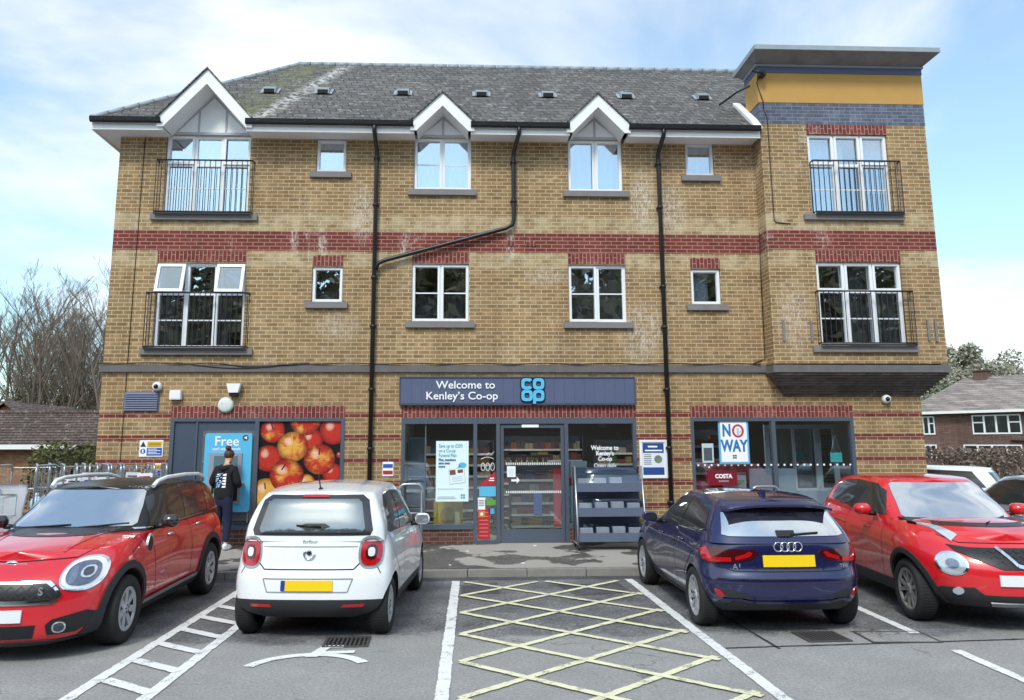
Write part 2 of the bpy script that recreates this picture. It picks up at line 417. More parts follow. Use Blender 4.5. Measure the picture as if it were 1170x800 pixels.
# soldier courses
sol = [(-5.88,-4.19,5.452,5.67,0),(-2.93,-2.34,5.392,5.60,0),(-1.01,.10,5.462,5.67,0),(2.04,3.17,5.462,5.67,0),(4.46,5.05,5.392,5.60,0),
       (-5.43,-2.22,2.472,2.70,0),(-1.16,3.28,2.472,2.70,0),(4.33,7.50,2.472,2.70,0),(6.80,8.42,8.052,8.249,YT),(6.80,8.48,5.442,5.672,YT)]
for x0,x1,z0,z1,y in sol:
    MB().box(x0,x1,y-.004,y+.09,z0,z1).build('soldier_course', M['brick_red'], bld)
# movement joint
w = MB(); w.tube([(-6.30,-.004,.2),(-6.30,-.004,3.32)], .008, 5); w.tube([(-6.30,-.004,3.48),(-6.28,-.004,8.0)], .008, 5); w.build('movement_joint', M['dark'], bld)

# roof
w = MB()
eL, eR, ef, ez = -7.12, XB-.02, -.50, 8.13
q = [(eL,ef,ez),(eR,ef,ez),(6.8,3,11.06),(-4.02,3,11.06)]
GB = [(-4.98,.90,9.17),(-.43,.62,8.76),(2.62,.63,8.78)]
sl = (11.06-8.13)/3.5
ef_pts = [(eL,ef,ez)]
for cx,hw,za in GB: ef_pts += [(cx-hw,ef,ez),(cx,ef+(za-ez)/sl,za),(cx+hw,ef,ez)]
w.face(ef_pts+q[1:]); w.face([(eL,6.7,ez),(eL,ef,ez),(-4.02,3,11.06)]); w.face([(9.3,6.7,ez),(eL,6.7,ez),(-4.02,3,11.06),(6.8,3,11.06)]); w.face([(eR,ef,ez),(9.3,6.7,ez),(6.8,3,11.06)])
w.face([(eL+.1,.1,ez),(eL+.1,6.6,ez),(9.2,6.6,ez),(eR,.1,ez)])
roof = w.build('roof', M['slate'], bld)
w = MB(); 
for k in range(36):
    x = -4.02 + k*.3
    w.tube([(x,3,11.055),(x+.285,3,11.055)], .075, 8)
h0, h1 = Vector((-4.02,3,11.05)), Vector((eL,ef,ez))
for k in range(16):
    w.tube([h0.lerp(h1,k/16), h0.lerp(h1,(k+.94)/16)], .06, 8)
w.build('ridge_tiles', M['fascia_grey'], roof)
for x in (-4.16,-3.03,-1.33,.36,1.8,3.51,5.2):
    v = MB(); y = 1.1; z = ez + (y-ef)*sl
    v.prism([(y-.17,z-.10),(y-.17,z+.02),(y+.10,z+.16),(y+.10,z+.10)], x-.13, x+.13, plane='yz')
    v.box(x-.11, x+.11, y-.177, y-.168, z-.10, z-.015, 1)
    for s_ in (-1,1): v.prism([(y-.14,z-.095),(y-.14,z-.07),(y+.06,z+.10),(y+.06,z+.07)], x+s_*.165-.03, x+s_*.165+.03, plane='yz')
    v.build('roof_vent', [M['fascia_grey'], M['dark']], roof, recalc=False)
# valley lead where roof meets bay
w = MB(); w.prism([(-.52,8.15),(-.30,8.38),(.1,8.72),(.6,9.14),(.6,9.07),(-.52,8.10)], XB-.16, XB-.006, plane='yz'); w.build('lead_flashing', M['white'], roof)

# eaves: fascia + soffit between the gables, gutters, gables
segs = [(eL,-5.78),(-4.20,-.98),(.12,2.06),(3.21,XB-.03)]
f = MB(); g = MB()
for a, b in segs:
    f.box(a, b, -.45, -.42, 7.93, 8.115); f.box(a, b, -.418, .0, 7.965, 8.0)
    ga, gb = a, b
    P = [(-.453,8.15),(-.47,8.07),(-.515,8.045),(-.56,8.07),(-.575,8.15),(-.562,8.15),(-.55,8.08),(-.515,8.062),(-.48,8.08),(-.466,8.15)]
    g.prism(P, ga, gb-.01, plane='yz')
    for x in np.arange(ga+.25, gb-.1, .9): g.box(x-.015, x+.015, -.58, -.45, 8.10, 8.125)
f.box(eL, eL+.03, -.42, 6.6, 7.93, 8.115); f.box(eL+.03, XL, 0, 6.6, 7.965, 8.0)
f.build('fascia', M['white'], bld); g.build('gutter', M['black'], bld)

def gable(cx, hw, zf, za, th, panels, wz, wx0, wx1):
    """barge boards from feet (cx +- hw, zf) to apex za, small slated roof running back, panel over the window"""
    b = MB(); y0, y1 = -.50, -.46
    k = (za-zf)/hw; low = th*math.sqrt(1+k*k)
    for s in (-1,1):
        P = [(cx,za),(cx+s*hw,zf),(cx+s*hw,zf-.17),(cx+s*(hw-.12),zf-.17),(cx,za-low)]
        b.prism(P if s > 0 else P[::-1], y0, y1)
        # soffit behind the barge board
        b.face([(cx, y1, za-low), (cx, .0, za-low), (cx+s*(hw-.12), .0, zf-.17), (cx+s*(hw-.12), y1, zf-.17)])
    gb = b.build('barge_board', M['white'], bld)
    r = MB(); yb = (za - 8.13)/sl + ef + .06
    for s in (-1,1):
        A = [(cx,-.54,za+.035),(cx+s*(hw+.02),-.54,zf+.02),(cx+s*(hw+.02),-.49,zf+.02),(cx,yb,za+.035)]
        B_ = [(p[0],p[1],p[2]-.03) for p in A]
        r.face(A); r.face(B_); r.face([A[0],A[1],B_[1],B_[0]])
    r.build('gable_roof', M['slate'], bld)
    p = MB()
    zt = za-low-.02; hwb = hw-.14
    def tri(x): return wz + .015 + max(0, (zt-wz-.015)*(1-abs(x-cx)/hwb))
    zside = wz+.005
    p.prism([(cx-hwb,zside),(cx+hwb,zside),(cx,zt+.03)], .0, .05)
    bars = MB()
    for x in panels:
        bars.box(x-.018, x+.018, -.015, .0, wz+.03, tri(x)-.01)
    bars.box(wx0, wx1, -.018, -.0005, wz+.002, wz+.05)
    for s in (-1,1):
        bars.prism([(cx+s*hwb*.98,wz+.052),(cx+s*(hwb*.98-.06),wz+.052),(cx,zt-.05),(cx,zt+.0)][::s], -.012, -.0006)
    pan = p.build('gable_panel', M['white'], bld); bars.build('cover_strip', M['strip'], pan)  # strips painted grey, their shade lines put into the colour
gable(-4.98, .90, 8.16, 9.17, .20, (-5.25,-4.72), 8.02, -5.86, -4.22)
gable(-.43, .62, 8.15, 8.76, .19, (-.43,), 8.03, -1.0, .13)
gable(2.62, .63, 8.15, 8.78, .19, (2.62,), 8.03, 2.07, 3.17)

# windows
def window(h, y, cols, rails, sill=True, cur=None, open_top=(), casement=(), sx=None, bars=(), sash=(), vent=True, seed=0):
    """cols: inner x divisions as fractions, rails: z of transoms as fractions (full width)"""
    x0,x1,z0,z1 = h; yf = y+.06; fw = .064; D = .06
    m = MB()
    xs = [x0] + [x0+(x1-x0)*c for c in cols] + [x1]; zs = [z0] + [z0+(z1-z0)*r for r in rails] + [z1]
    m.box(x0, x0+fw, yf, yf+D, z0, z1); m.box(x1-fw, x1, yf, yf+D, z0, z1)
    m.box(x0+fw, x1-fw, yf, yf+D, z0, z0+fw); m.box(x0+fw, x1-fw, yf, yf+D, z1-fw, z1)
    for c in xs[1:-1]: m.box(c-.042, c+.042, yf+.003, yf+D, z0+fw, z1-fw)
    for r in zs[1:-1]: m.box(x0+fw, x1-fw, yf+.006, yf+D, r-.03, r+.03)
    for fx0,fx1,fz in bars:
        a, b = x0+(x1-x0)*fx0, x0+(x1-x0)*fx1; z = z0+(z1-z0)*fz
        m.box(a+.03, b-.03, yf+.03, yf+D, z-.012, z+.012)
    if vent: m.box((x0+x1)/2-.17, (x0+x1)/2+.17, yf-.014, yf, z1-.042, z1-.012)
    win = m.build('window', M['upvc'], bld, bevel=.004)
    for a,b,c,d in sash:   # raised opening sashes
        A, B_, C_, D_ = x0+(x1-x0)*a, x0+(x1-x0)*b, z0+(z1-z0)*c, z0+(z1-z0)*d; q = .045
        A += .012; B_ -= .012; C_ += .012; D_ -= .012; s = MB()
        s.box(A, A+q, yf-.022, yf-.001, C_, D_); s.box(B_-q, B_, yf-.022, yf-.001, C_, D_); s.box(A+q, B_-q, yf-.022, yf-.001, C_, C_+q); s.box(A+q, B_-q, yf-.022, yf-.001, D_-q, D_)
        s.build('sash', M['upvc'], win, bevel=.003)
    p = MB(); p.box(x0+.03, x1-.03, yf+.036, yf+.044, z0+.03, z1-.03); p.build('pane', M['pane'], win)
    for ot in open_top:   # top hung vents pushed open
        a, b = xs[ot]+.02, xs[ot+1]-.02; t, lo = z1-.03, zs[-2]-.01
        o = MB(); ang = .24
        def Q(u, v, dd): # v distance down from hinge
            return (u, yf-.025-math.sin(ang)*v-dd*math.cos(ang), t-math.cos(ang)*v+dd*math.sin(ang)*0)
        L = t-lo; q = .055
        for (ua,ub,va,vb) in ((a,a+q,0,L),(b-q,b,0,L),(a+q,b-q,0,q),(a+q,b-q,L-q,L)):
            P = [Q(ua,va,0),Q(ub,va,0),Q(ub,vb,0),Q(ua,vb,0)]; P2 = [Q(ua,va,.045),Q(ub,va,.045),Q(ub,vb,.045),Q(ua,vb,.045)]
            o.face(P); o.face(P2)
            for k in range(4): o.face([P[k],P[(k+1)%4],P2[(k+1)%4],P2[k]])
        ov = o.build('open_vent', M['upvc'], win)
        gl = MB(); P = [Q(a+q,q,.02),Q(b-q,q,.02),Q(b-q,L-q,.02),Q(a+q,L-q,.02)]; P2 = [Q(a+q,q,.026),Q(b-q,q,.026),Q(b-q,L-q,.026),Q(a+q,L-q,.026)]
        gl.face(P); gl.face(P2); gl.build('vent_pane', M['pane_vent'], win)
    r = MB(); yb = y+1.4
    a,b,c,d = x0-.05,x1+.05,z0-.05,z1+.05; ya = y+.13
    r.face([(a,yb,c),(b,yb,c),(b,yb,d),(a,yb,d)]); r.face([(a,ya,c),(a,yb,c),(a,yb,d),(a,ya,d)]); r.face([(b,ya,c),(b,yb,c),(b,yb,d),(b,ya,d)])
    r.face([(a,ya,d),(b,ya,d),(b,yb,d),(a,yb,d)]); r.face([(a,ya,c),(b,ya,c),(b,yb,c),(a,yb,c)])
    r.build('room', M['room'], win)
    rr = random.Random(seed)
    for (fa,fb,fz0,fz1,mat) in (cur or ()):
        c_ = MB(); A, B_ = x0+(x1-x0)*fa, x0+(x1-x0)*fb; n = max(6, int((B_-A)/.018)); ph = rr.random()*6
        pr = None
        for i in range(n+1):
            u = A+(B_-A)*i/n; yy = y+.22+.022*math.sin(i*.9+ph)+.01*math.sin(i*.37)
            v = (c_.bm.verts.new((u,yy,z0+(z1-z0)*fz0)), c_.bm.verts.new((u,yy,z0+(z1-z0)*fz1)))
            if pr: c_.bm.faces.new((pr[0],v[0],v[1],pr[1])).smooth = True
            pr = v
        c_.build('curtain', mat, win)
    if sill:
        sx = .11 if sx is None else sx
        MB().box(x0-sx, x1+sx, y-.07, y+.06, z0-.125, z0-.012).build('sill', M['stone'], win, bevel=.008)
    return win

def juliet(win, x0, x1, z0, z1, y):
    b = MB(); yo = y-.115
    b.tube([(x0,y,z1),(x0,yo,z1),(x1,yo,z1),(x1,y,z1)], .017, 6); b.tube([(x0,y,z0),(x0,yo,z0),(x1,yo,z0),(x1,y,z0)], .015, 6)
    b.box(x0, x1, yo-.02, yo+.02, z0-.05, z0-.02)
    n = int((x1-x0)/.098)
    for i in range(n+1):
        x = x0+(x1-x0)*i/n; b.tube([(x,yo,z0),(x,yo,z1)], .0085, 5, cap=False)
    for x in (x0,x1): b.tube([(x,y+.01,z0),(x,y+.01,z1)], .013, 5)
    b.build('balcony_rail', M['rail'], win)

C3 = (.335,.665)
blind = [(.02,.33,0,.62,M['curtain']),(.36,.64,.0,.98,M['curtain']),(.67,.98,0,.62,M['curtain'])]
win = window(UP['W1'], 0, C3, (.63,), cur=blind, bars=((0,.335,.34),(.335,.665,.34),(.665,1,.34)), sx=.2, sash=((0,.335,.63,1),(.665,1,.63,1))); juliet(win, -5.98, -4.13, 6.42, 7.46, 0)
win = window(TW['W6'], YT, C3, (.62,), cur=[(.02,.33,0,.95,M['curtain']),(.36,.50,0,.95,M['curtain']),(.70,.98,.3,.95,M['curtain'])], bars=((0,.335,.32),(.335,.665,.32),(.665,1,.32)), sx=.18, sash=((0,.335,.62,1),(.335,.665,0,1),(.665,1,.62,1)), seed=3); juliet(win, 6.83, 8.58, 6.42, 7.46, YT)
win = window(UP['M1'], 0, C3, (.64,), cur=[(.02,.18,0,.62,M['curtain_grey']),(.72,.80,0,.6,M['curtain_grey'])], bars=((0,.335,.33),(.335,.665,.33),(.665,1,.33)), sx=.2, open_top=(0,2), seed=4); juliet(win, -6.0, -4.1, 3.80, 4.83, 0)
win = window(TW['M6'], YT, C3, (.655,), cur=[(.36,.60,.0,.94,M['curtain_grey']),(.66,.78,.05,.64,M['curtain']),(.80,.97,0,.64,M['curtain_grey'])], bars=((0,.335,.33),(.335,.665,.33),(.665,1,.33)), sx=.18, sash=((0,.335,.655,1),(.335,.665,0,1),(.665,1,.655,1)), seed=5); juliet(win, 6.75, 8.60, 3.85, 4.85, YT)
window(UP['W2'], 0, (), (), cur=[(.05,.95,0,1,M['net'])], sash=((0,1,0,1),), vent=False)
window(UP['W3'], 0, (.5,), (), cur=[(.03,.5,0,.52,M['net']),(.5,.97,.0,.52,M['net']),(.04,.96,.5,.98,M['net'])], sash=((0,.5,0,1),), vent=False, bars=((0,.5,.5),(.5,1,.5)), seed=6)
window(UP['W4'], 0, (.5,), (), cur=[(.03,.45,0,.97,M['curtain']),(.55,.97,0,.97,M['net'])], sash=((0,.5,0,1),(.5,1,0,1)), vent=False, seed=7)
window(UP['W5'], 0, (), (), cur=[(.05,.95,0,1,M['curtain'])], sash=((0,1,0,1),), vent=False, seed=8)
window(UP['M2'], 0, (), (), cur=[(.05,.95,0,.35,M['curtain_grey'])], sash=((0,1,0,1),))
window(UP['M3'], 0, (.5,), (), sash=((0,.5,0,1),(.5,1,0,1)), bars=((0,.5,.5),(.5,1,.5)), cur=[(.05,.95,0,.48,M['curtain_grey'])], seed=9)
window(UP['M4'], 0, (.5,), (), sash=((0,.5,0,1),), bars=((0,.5,.5),(.5,1,.5)), cur=[(.05,.95,0,.97,M['curtain_grey'])], seed=10)
window(UP['M5'], 0, (), (), cur=[(.05,.68,0,1,M['curtain'])], sash=((0,1,0,1),), seed=11)

# downpipes
def pipe(pts, clips, r=.042):
    p = MB(); p.tube(pts, r, 10)
    for c in clips: p.tube([(c[0],c[1],c[2]-.03),(c[0],c[1],c[2]+.03)], r+.012, 10); p.box(c[0]-.06, c[0]+.06, c[1], .0, c[2]-.015, c[2]+.015)
    p.build('downpipe', M['black'], bld)
pipe([(-1.74,-.515,8.08),(-1.74,-.50,7.95),(-1.73,-.1,7.72),(-1.73,-.085,7.6),(-1.73,-.085,.15)], [(-1.73,-.085,z) for z in (7.55,6.6,5.15,4.2,3.0,1.9,.9)])
pipe([(3.90,-.515,8.08),(3.90,-.50,7.95),(3.88,-.1,7.72),(3.88,-.085,7.6),(3.88,-.085,.15)], [(3.88,-.085,z) for z in (7.5,6.6,5.0,4.2,3.0,1.9,.9)])
pipe([(1.06,-.515,8.08),(1.06,-.50,7.95),(.98,-.1,7.72),(.97,-.085,7.6),(.97,-.085,6.32),(.94,-.085,6.22),(.82,-.085,6.15),(-1.55,-.10,5.48),(-1.66,-.10,5.42),(-1.70,-.09,5.30)], [(.97,-.085,7.5),(.97,-.085,6.7)])
w = MB()
for x in (.90,1.31): w.box(x-.09, x+.09, -.016, .0, 5.81, 5.92)
w.build('air_brick', M['brick_red'], bld)
# cables
c = MB()
c.tube([(XL-.1,-.03,3.50)]+[(x,-.062-.01*math.sin(x*9),3.49+.012*math.sin(x*5.1)-(.05 if -4.8 < x < -2.9 else 0)*math.sin((x+4.8)/1.9*PI)) for x in np.arange(XL,5.8,.16)], .011, 5)
c.tube([(x,-.06,3.50-.10*math.sin(min(1,max(0,(x+5.3)/2.2))*PI)) for x in np.arange(-5.4,-2.9,.1)], .009, 5)
c.tube([(5.95,YT-.012,8.6),(6.0,YT-.012,8.42),(6.02,YT-.012,8.3),(6.03,YT-.012,6.28),(6.06,YT-.012,6.22),(6.35,YT-.012,6.20)], .009, 5)
c.tube([(5.84,-.1,6.1),(5.85,-.02,5.0),(5.84,-.02,3.6),(5.6,-.02,3.5)], .010, 5)
c.tube([(5.84,-.4,9.42),(5.9,-.43,9.3),(5.84,-.43,9.1),(5.95,-.43,8.7),(5.95,-.43,8.6)], .01, 5)
c.build('cable', M['black'], bld)
w = MB(); w.tube([(5.72,-.55,9.30),(5.92,-.62,9.22)], .03, 8); w.box(5.86,5.98,-.60,-.42,9.20,9.30); w.tube([(5.35,.4,9.0),(5.55,-.1,9.05),(5.75,-.3,9.1)], .02, 6)
w.build('cable_bracket', M['black'], bld)
for x,z in ((6.08,4.1),(6.62,4.08),(8.90,4.11),(9.05,4.09)):
    MB().box(x-.02, x+.02, YT-.03, YT, z-.2, z+.2).build('fixing_channel', M['stone'], bld)
w = MB(); w.box(-6.31,-5.67,-.02,0,2.60,2.96)
for k in range(8): w.prism([(-.02,2.62+k*.042),(-.045,2.615+k*.042),(-.02,2.655+k*.042)], -6.29, -5.69, plane='yz')
w.build('louvre', M['signgrey'], bld)

# ---------------------------------------------------------------- ground floor units
def bars(name, L, parent=None, mat='alu', bev=.006):
    m = MB()
    for b in L: m.box(*b)
    return m.build(name, M[mat], parent or bld, bevel=bev)
# left unit: panels round the cash machine
bars('unit_frame', [(-5.43,-5.36,-.015,.10,.45,2.47),(-2.29,-2.22,-.015,.10,.45,2.47),(-5.36,-2.29,-.015,.10,2.41,2.47),(-5.36,-2.29,-.03,.10,.45,.53),(-3.90+.02,-3.80,-.018,.10,.53,2.41),(-4.96,-4.93,-.006,.05,.53,2.41)])
for b_ in ((-5.36,-4.96,.02,.06,.53,2.41),(-4.93,-3.88,.02,.06,.53,2.41)): bars('unit_panel', [b_], mat='alu_dark', bev=0)
bars('unit_backing', [(-3.80,-2.29,.05,.09,.53,2.41)], mat='dark', bev=0)
bars('door_handle', [(-3.945,-3.922,-.055,-.028,.58,.76)], mat='galv')
# shop front
sf = bars('shopfront_frame', [(-1.16,-1.10,-.01,.12,.13,2.47),(3.22,3.28,-.01,.12,.13,2.47),(-1.10,3.22,-.01,.12,2.36,2.47),
    (.19,.26,-.012,.12,.13,2.36),(.62,.69,-.014,.12,.13,2.36),(1.91,1.98,-.014,.12,.13,2.36),(-1.10,.19,-.03,.12,.43,.52),(1.98,3.22,-.03,.12,.43,.52),
    (.26,.62,-.01,.12,.13,.22),(-.72,-.70,.03,.06,.52,2.36)])
for b_ in ((-1.10,.19,.05,.058,.50,2.37),(.26,.62,.05,.058,.2,2.37),(1.98,3.22,.05,.058,.5,2.37)): bars('shop_pane', [b_], sf, 'pane_clear', 0)
dr = bars('sliding_door', [(.70,.76,.02,.06,.17,2.34),(1.84,1.90,.02,.06,.17,2.34),(.76,1.84,.02,.06,2.28,2.34),(.76,1.84,.02,.06,.17,.42)])
bars('door_pane', [(.76,1.84,.036,.044,.42,2.28)], dr, 'pane_clear', 0)
m = MB()
for z in (1.615,1.095):
    for k in range(30): x = .80+k*.035; m.box(x, x+.017, .031, .0355, z-.022, z+.022)
m.box(1.10,1.42,-.03,.02,2.29,2.34)
m.build('door_dots', M['letter'], dr)
m = MB(); m.prism([(.90,1.33),(1.0,1.33),(1.0,1.38),(1.06,1.31),(1.0,1.25),(1.0,1.29),(.90,1.29)], .030, .0352); m.build('door_arrow', M['letter'], dr)
m = MB(); m.box(.60,2.0,-.10,.13,.11,.165); m.build('door_threshold', M['steel'], bld)
# right window
rf = bars('shop_window_frame', [(4.33,4.39,-.01,.12,.45,2.47),(7.44,7.50,-.01,.12,.45,2.47),(4.39,7.44,-.01,.12,2.40,2.47),(5.90,5.97,-.012,.12,.52,2.40),(4.39,7.44,-.03,.12,.45,.52)])
for b_ in ((4.39,5.90,.05,.058,.50,2.41),(5.97,7.44,.05,.058,.5,2.41)): bars('shop_pane', [b_], rf, 'pane_clear', 0)
m = MB()
for k in range(24):
    x = 4.46+k*.128
    if x < 7.42 and not 5.88 < x < 5.99: m.prism(circ(x,1.575,.020,12), .0455, .049)
m.build('window_dots', M['letter'], rf)
# shop shell
s = MB()
x0,x1,y0,y1,z0,z1 = -1.30,XR-.05,.17,6.4,.16,2.75
s.face([(x0,y0,z0),(x1,y0,z0),(x1,y1,z0),(x0,y1,z0)],0); s.face([(x0,y0,z1),(x0,y1,z1),(x1,y1,z1),(x1,y0,z1)],1)
s.face([(x0,y1,z0),(x1,y1,z0),(x1,y1,z1),(x0,y1,z1)],1); s.face([(x0,y0,z0),(x0,y1,z0),(x0,y1,z1),(x0,y0,z1)],1); s.face([(x1,y0,z0),(x1,y1,z0),(x1,y1,z1),(x1,y0,z1)],1)
s.build('shop_interior', [plain('shop_floor_vinyl',(120,118,116),.35), plain('shop_wall',(118,116,112),.8)], bld)
# ------------------------------------------------------------------ inside the shop
rnd = random.Random(11)
prod_cols = [(150,40,40),(190,150,60),(60,90,150),(70,110,70),(200,195,185),(120,80,50),(170,90,40),(60,60,70),(190,170,140),(90,50,70)]
prod_cols = [tuple(int(v*.6+g*.4) for v,g in zip(c,(118,110,100))) for c in prod_cols]
PM = [plain('packet_print_%s' % w, c, .6, var=.3, scale=14) for w, c in zip(('red','yellow','blue','green','white','brown','orange','black','cream','plum'), prod_cols)]
def shelving(x0, x1, y, label, depth=.45, h=1.9, seed=0, rows=7):
    t = empty('shelving_unit', ((x0+x1)/2, y, .16), 0, label, 'shelving', 'shop shelving')
    rr = random.Random(seed); W = (x1-x0)/2
    f = MB(); f.box(-W,-W+.03,0,depth,0,h); f.box(W-.03,W,0,depth,0,h); f.box(-W+.03,W-.03,depth-.03,depth,0,h)
    f.build('frame', M['alu_dark'], t)
    s = MB(); p = MB()
    for r in range(rows):
        z = .1 + r*(h-.15)/rows
        s.box(-W+.03, W-.03, 0, depth-.03, z-.03, z); s.box(-W+.03, W-.03, -.012, -.001, z-.04, z+.005)
        x = -W+.05
        while x < W-.12:
            ww = rr.choice((.06,.08,.1,.14)); n = rr.choice((1,2,2,3)); hh = rr.uniform(.12,.27)*(h-.15)/rows/.35; c = rr.randrange(10)
            for k in range(n):
                if x+ww > W-.04: break
                if rr.random() < .985: p.box(x, x+ww-.006, .02+rr.random()*.03, .22, z+.002, z+hh, c)
                x += ww
    s.build('shelf', M['white'], t)
    o = p.build('stock', PM, t); o['kind'] = 'stuff'
    return t
shelving(.9, 2.9, 4.2, 'long shelving unit of packets seen straight through the glass sliding door', seed=1, h=2.0)
shelving(-1.1, .7, 3.3, 'shelving unit of packets deep behind the large window left of the door', seed=2)
shelving(3.1, 5.0, 3.6, 'shelving unit deep inside behind the grey display stand window', seed=3)
shelving(4.5, 5.95, 1.6, 'shelving behind the left pane of the right hand shop window', seed=4, h=2.1)
shelving(1.0, 2.2, 2.2, 'low shelving unit of packets just behind the sliding door', seed=5, h=1.35, rows=5)
for x, y, l in ((-.3,1.0,'lit strip light near the window left of the door'),(1.3,2.8,'lit strip light above the shelves behind the door'),(3.0,2.0,'lit strip light behind the window right of the door'),(5.3,2.4,'lit strip light behind the right hand shop window')):
    t = empty('strip_light', (x,y,2.68), R(12), l, 'strip light', 'shop ceiling strip lights')
    b = MB(); b.box(-.05,.05,-.6,.6,0,.06); b.build('housing', M['white'], t)
    b = MB(); b.box(-.035,.035,-.58,.58,-.03,-.002); b.build('tube', plain('lit_fluorescent_tube',(255,250,240),.5,var=0,emit=40) if 'lit_fluorescent_tube' not in bpy.data.materials else bpy.data.materials['lit_fluorescent_tube'], t)
# hard goods just behind the glass
t = empty('locker', (-.86,.5,.16), 0, 'tall pale grey locker behind the glass left of the shop door', 'locker')
b = MB(); b.box(-.20,.12,0,.5,0,1.95); b.build('cabinet', plain('pale_grey_locker',(140,150,166),.5), t, bevel=.01)
b = MB(); b.box(-.19,.11,-.006,-.001,.02,.60); b.box(-.19,.11,-.006,-.001,.62,1.2); b.box(-.19,.11,-.006,-.001,1.22,1.93); b.build('door', M['alu'], t)
b = MB(); b.box(-.28,.28,0,.02,0,.62); b.box(-.2,.2,.02,.3,0,.03)
t = b.build('yellow_board', plain('yellow_card',(206,176,50),.7,var=.2), None, (-.28,.45,.3)); tag(t, 'yellow board low behind the glass under the white window poster', 'board')
c = MB(); c.prism(circ(0,.33,.16,20), -.004,-.0005); c.build('disc', plain('ochre_card',(170,140,40),.7), t)
# posters in the shop front glass
def board(name, label, cat, x0,x1,z0,z1, y, mat, th=.02, group=None, r=0):
    b = MB(); P = rrect(x0,x1,z0,z1,r) if r else [(x0,z0),(x1,z0),(x1,z1),(x0,z1)]
    cx, cz = (x0+x1)/2, (z0+z1)/2
    b.prism([(u-cx,v-cz) for u,v in P], 0, th)
    o = b.build(name, mat, None, (cx,y,cz)); tag(o, label, cat, group); return o
def pics(o, name, polys, mat, y=-.003, th=.0025):
    b = MB()
    for P in polys: b.prism(P, y, y+th)
    return b.build(name, mat, o)
def rc(x0,x1,z0,z1): return [(x0,z0),(x1,z0),(x1,z1),(x0,z1)]
pale = plain('pale_poster_paper',(226,244,246),.5,var=.02); teal = plain('teal_print',(70,168,186),.5,var=0); navy = plain('navy_print',(52,92,140),.5,var=0); redp = plain('red_print',(178,40,48),.5,var=.08); ink = plain('black_print',(40,44,50),.6,var=0)
greyp = plain('pale_grey_print',(190,204,210),.6,var=0); brownp = plain('brown_print',(120,72,58),.6,var=.2)
fp = board('window_poster','pale poster about a funeral plan hung inside the window left of the shop door','poster',-.51,.10,.93,2.04,.02,pale)
text('headline','Save up to £250\non a Co-op\nFuneral Plan',.092,(-.255,-.004,.375),teal,fp,'LEFT',bold=.001,depth=.001,sx=.74,line=.95)
text('small_headline','Plus, members\nsave even\nmore',.068,(-.255,-.004,.145),navy,fp,'LEFT',bold=.0025,depth=.001,sx=.8,line=.9)
rot = lambda P, a, cx, cz: [((u)*math.cos(a)-(v)*math.sin(a)+cx, (u)*math.sin(a)+(v)*math.cos(a)+cz) for u,v in P]
pics(fp,'leaflet_print',[rot(rc(-.15,.15,-.14,.14),.12,.09,-.09)],greyp); pics(fp,'leaflet_print',[rot(rc(-.14,.14,-.13,.13),.12,.09,-.09)],pale,-.006)
pics(fp,'photo_print',[rot(rc(-.13,-.02,.03,.12),.12,.09,-.09),rot(rc(.02,.12,.05,.11),.12,.09,-.09)],brownp,-.009)
pics(fp,'bubble_print',[circ(.19,.11,.075,20,.05),[(.08,.05),(.16,.12),(.14,.07)]],M['cyan'],-.007)
pics(fp,'line_print',[rc(-.27,.2,-.325,-.318),rc(-.27,.05,-.47,-.46),rc(-.27,.08,-.50,-.49)]+[rot(rc(-.1,.1,-.02-k*.035,-.01-k*.035),.12,.09,-.09) for k in range(3)],greyp,-.009)
pics(fp,'emblem',[circ(.20-.022,-.44,.02,12),circ(.20+.022,-.44,.02,12),circ(.20-.022,-.485,.02,12),circ(.20+.022,-.485,.02,12)],teal)
# red collage on the narrow light beside the door
o = board('window_notice','red notice filling the foot of the narrow pane beside the shop door','notice',.275,.50,.24,.80,.03,redp,.008)
pics(o,'line_print',[rc(-.09,.08,.2-k*.07,.215-k*.07) for k in range(7)],plain('pink_print',(214,120,120),.6,var=0))
o = board('window_notice','blue notice in the narrow pane beside the shop door','notice',.30,.61,1.02,1.20,.03,M['cyan'],.008)
o = board('window_notice','small white notice left of the green one beside the shop door','notice',.275,.41,.78,1.0,.028,M['letter'],.006)
pics(o,'line_print',[rc(-.05,.05,.05-k*.03,.06-k*.03) for k in range(4)],ink)
o = board('window_notice','narrow green notice in the pane beside the shop door','notice',.43,.61,.86,.96,.03,plain('green_print',(96,160,64),.5),.008)
o = board('window_notice','small square blue sticker below the green notice','notice',.48,.58,.70,.80,.03,plain('blue_sticker',(80,160,210),.5),.006)
o = board('window_notice','orange square on the top of the red notice','notice',.285,.41,.64,.76,.022,plain('orange_print',(214,120,60),.5),.006); pics(o,'dot_print',[circ(0,0,.03,12)],M['letter'])
b = MB(); b.prism([(-.16,-.13),(.16,-.13),(.16,.14)],0,.006); o = b.build('window_notice',redp,None,(.45,.03,1.35)); tag(o,'red triangular notice at mid height beside the shop door','notice'); pics(o,'line_print',[rc(.03,.13,-.05,-.03),rc(.05,.13,-.01,.01)],M['letter'])
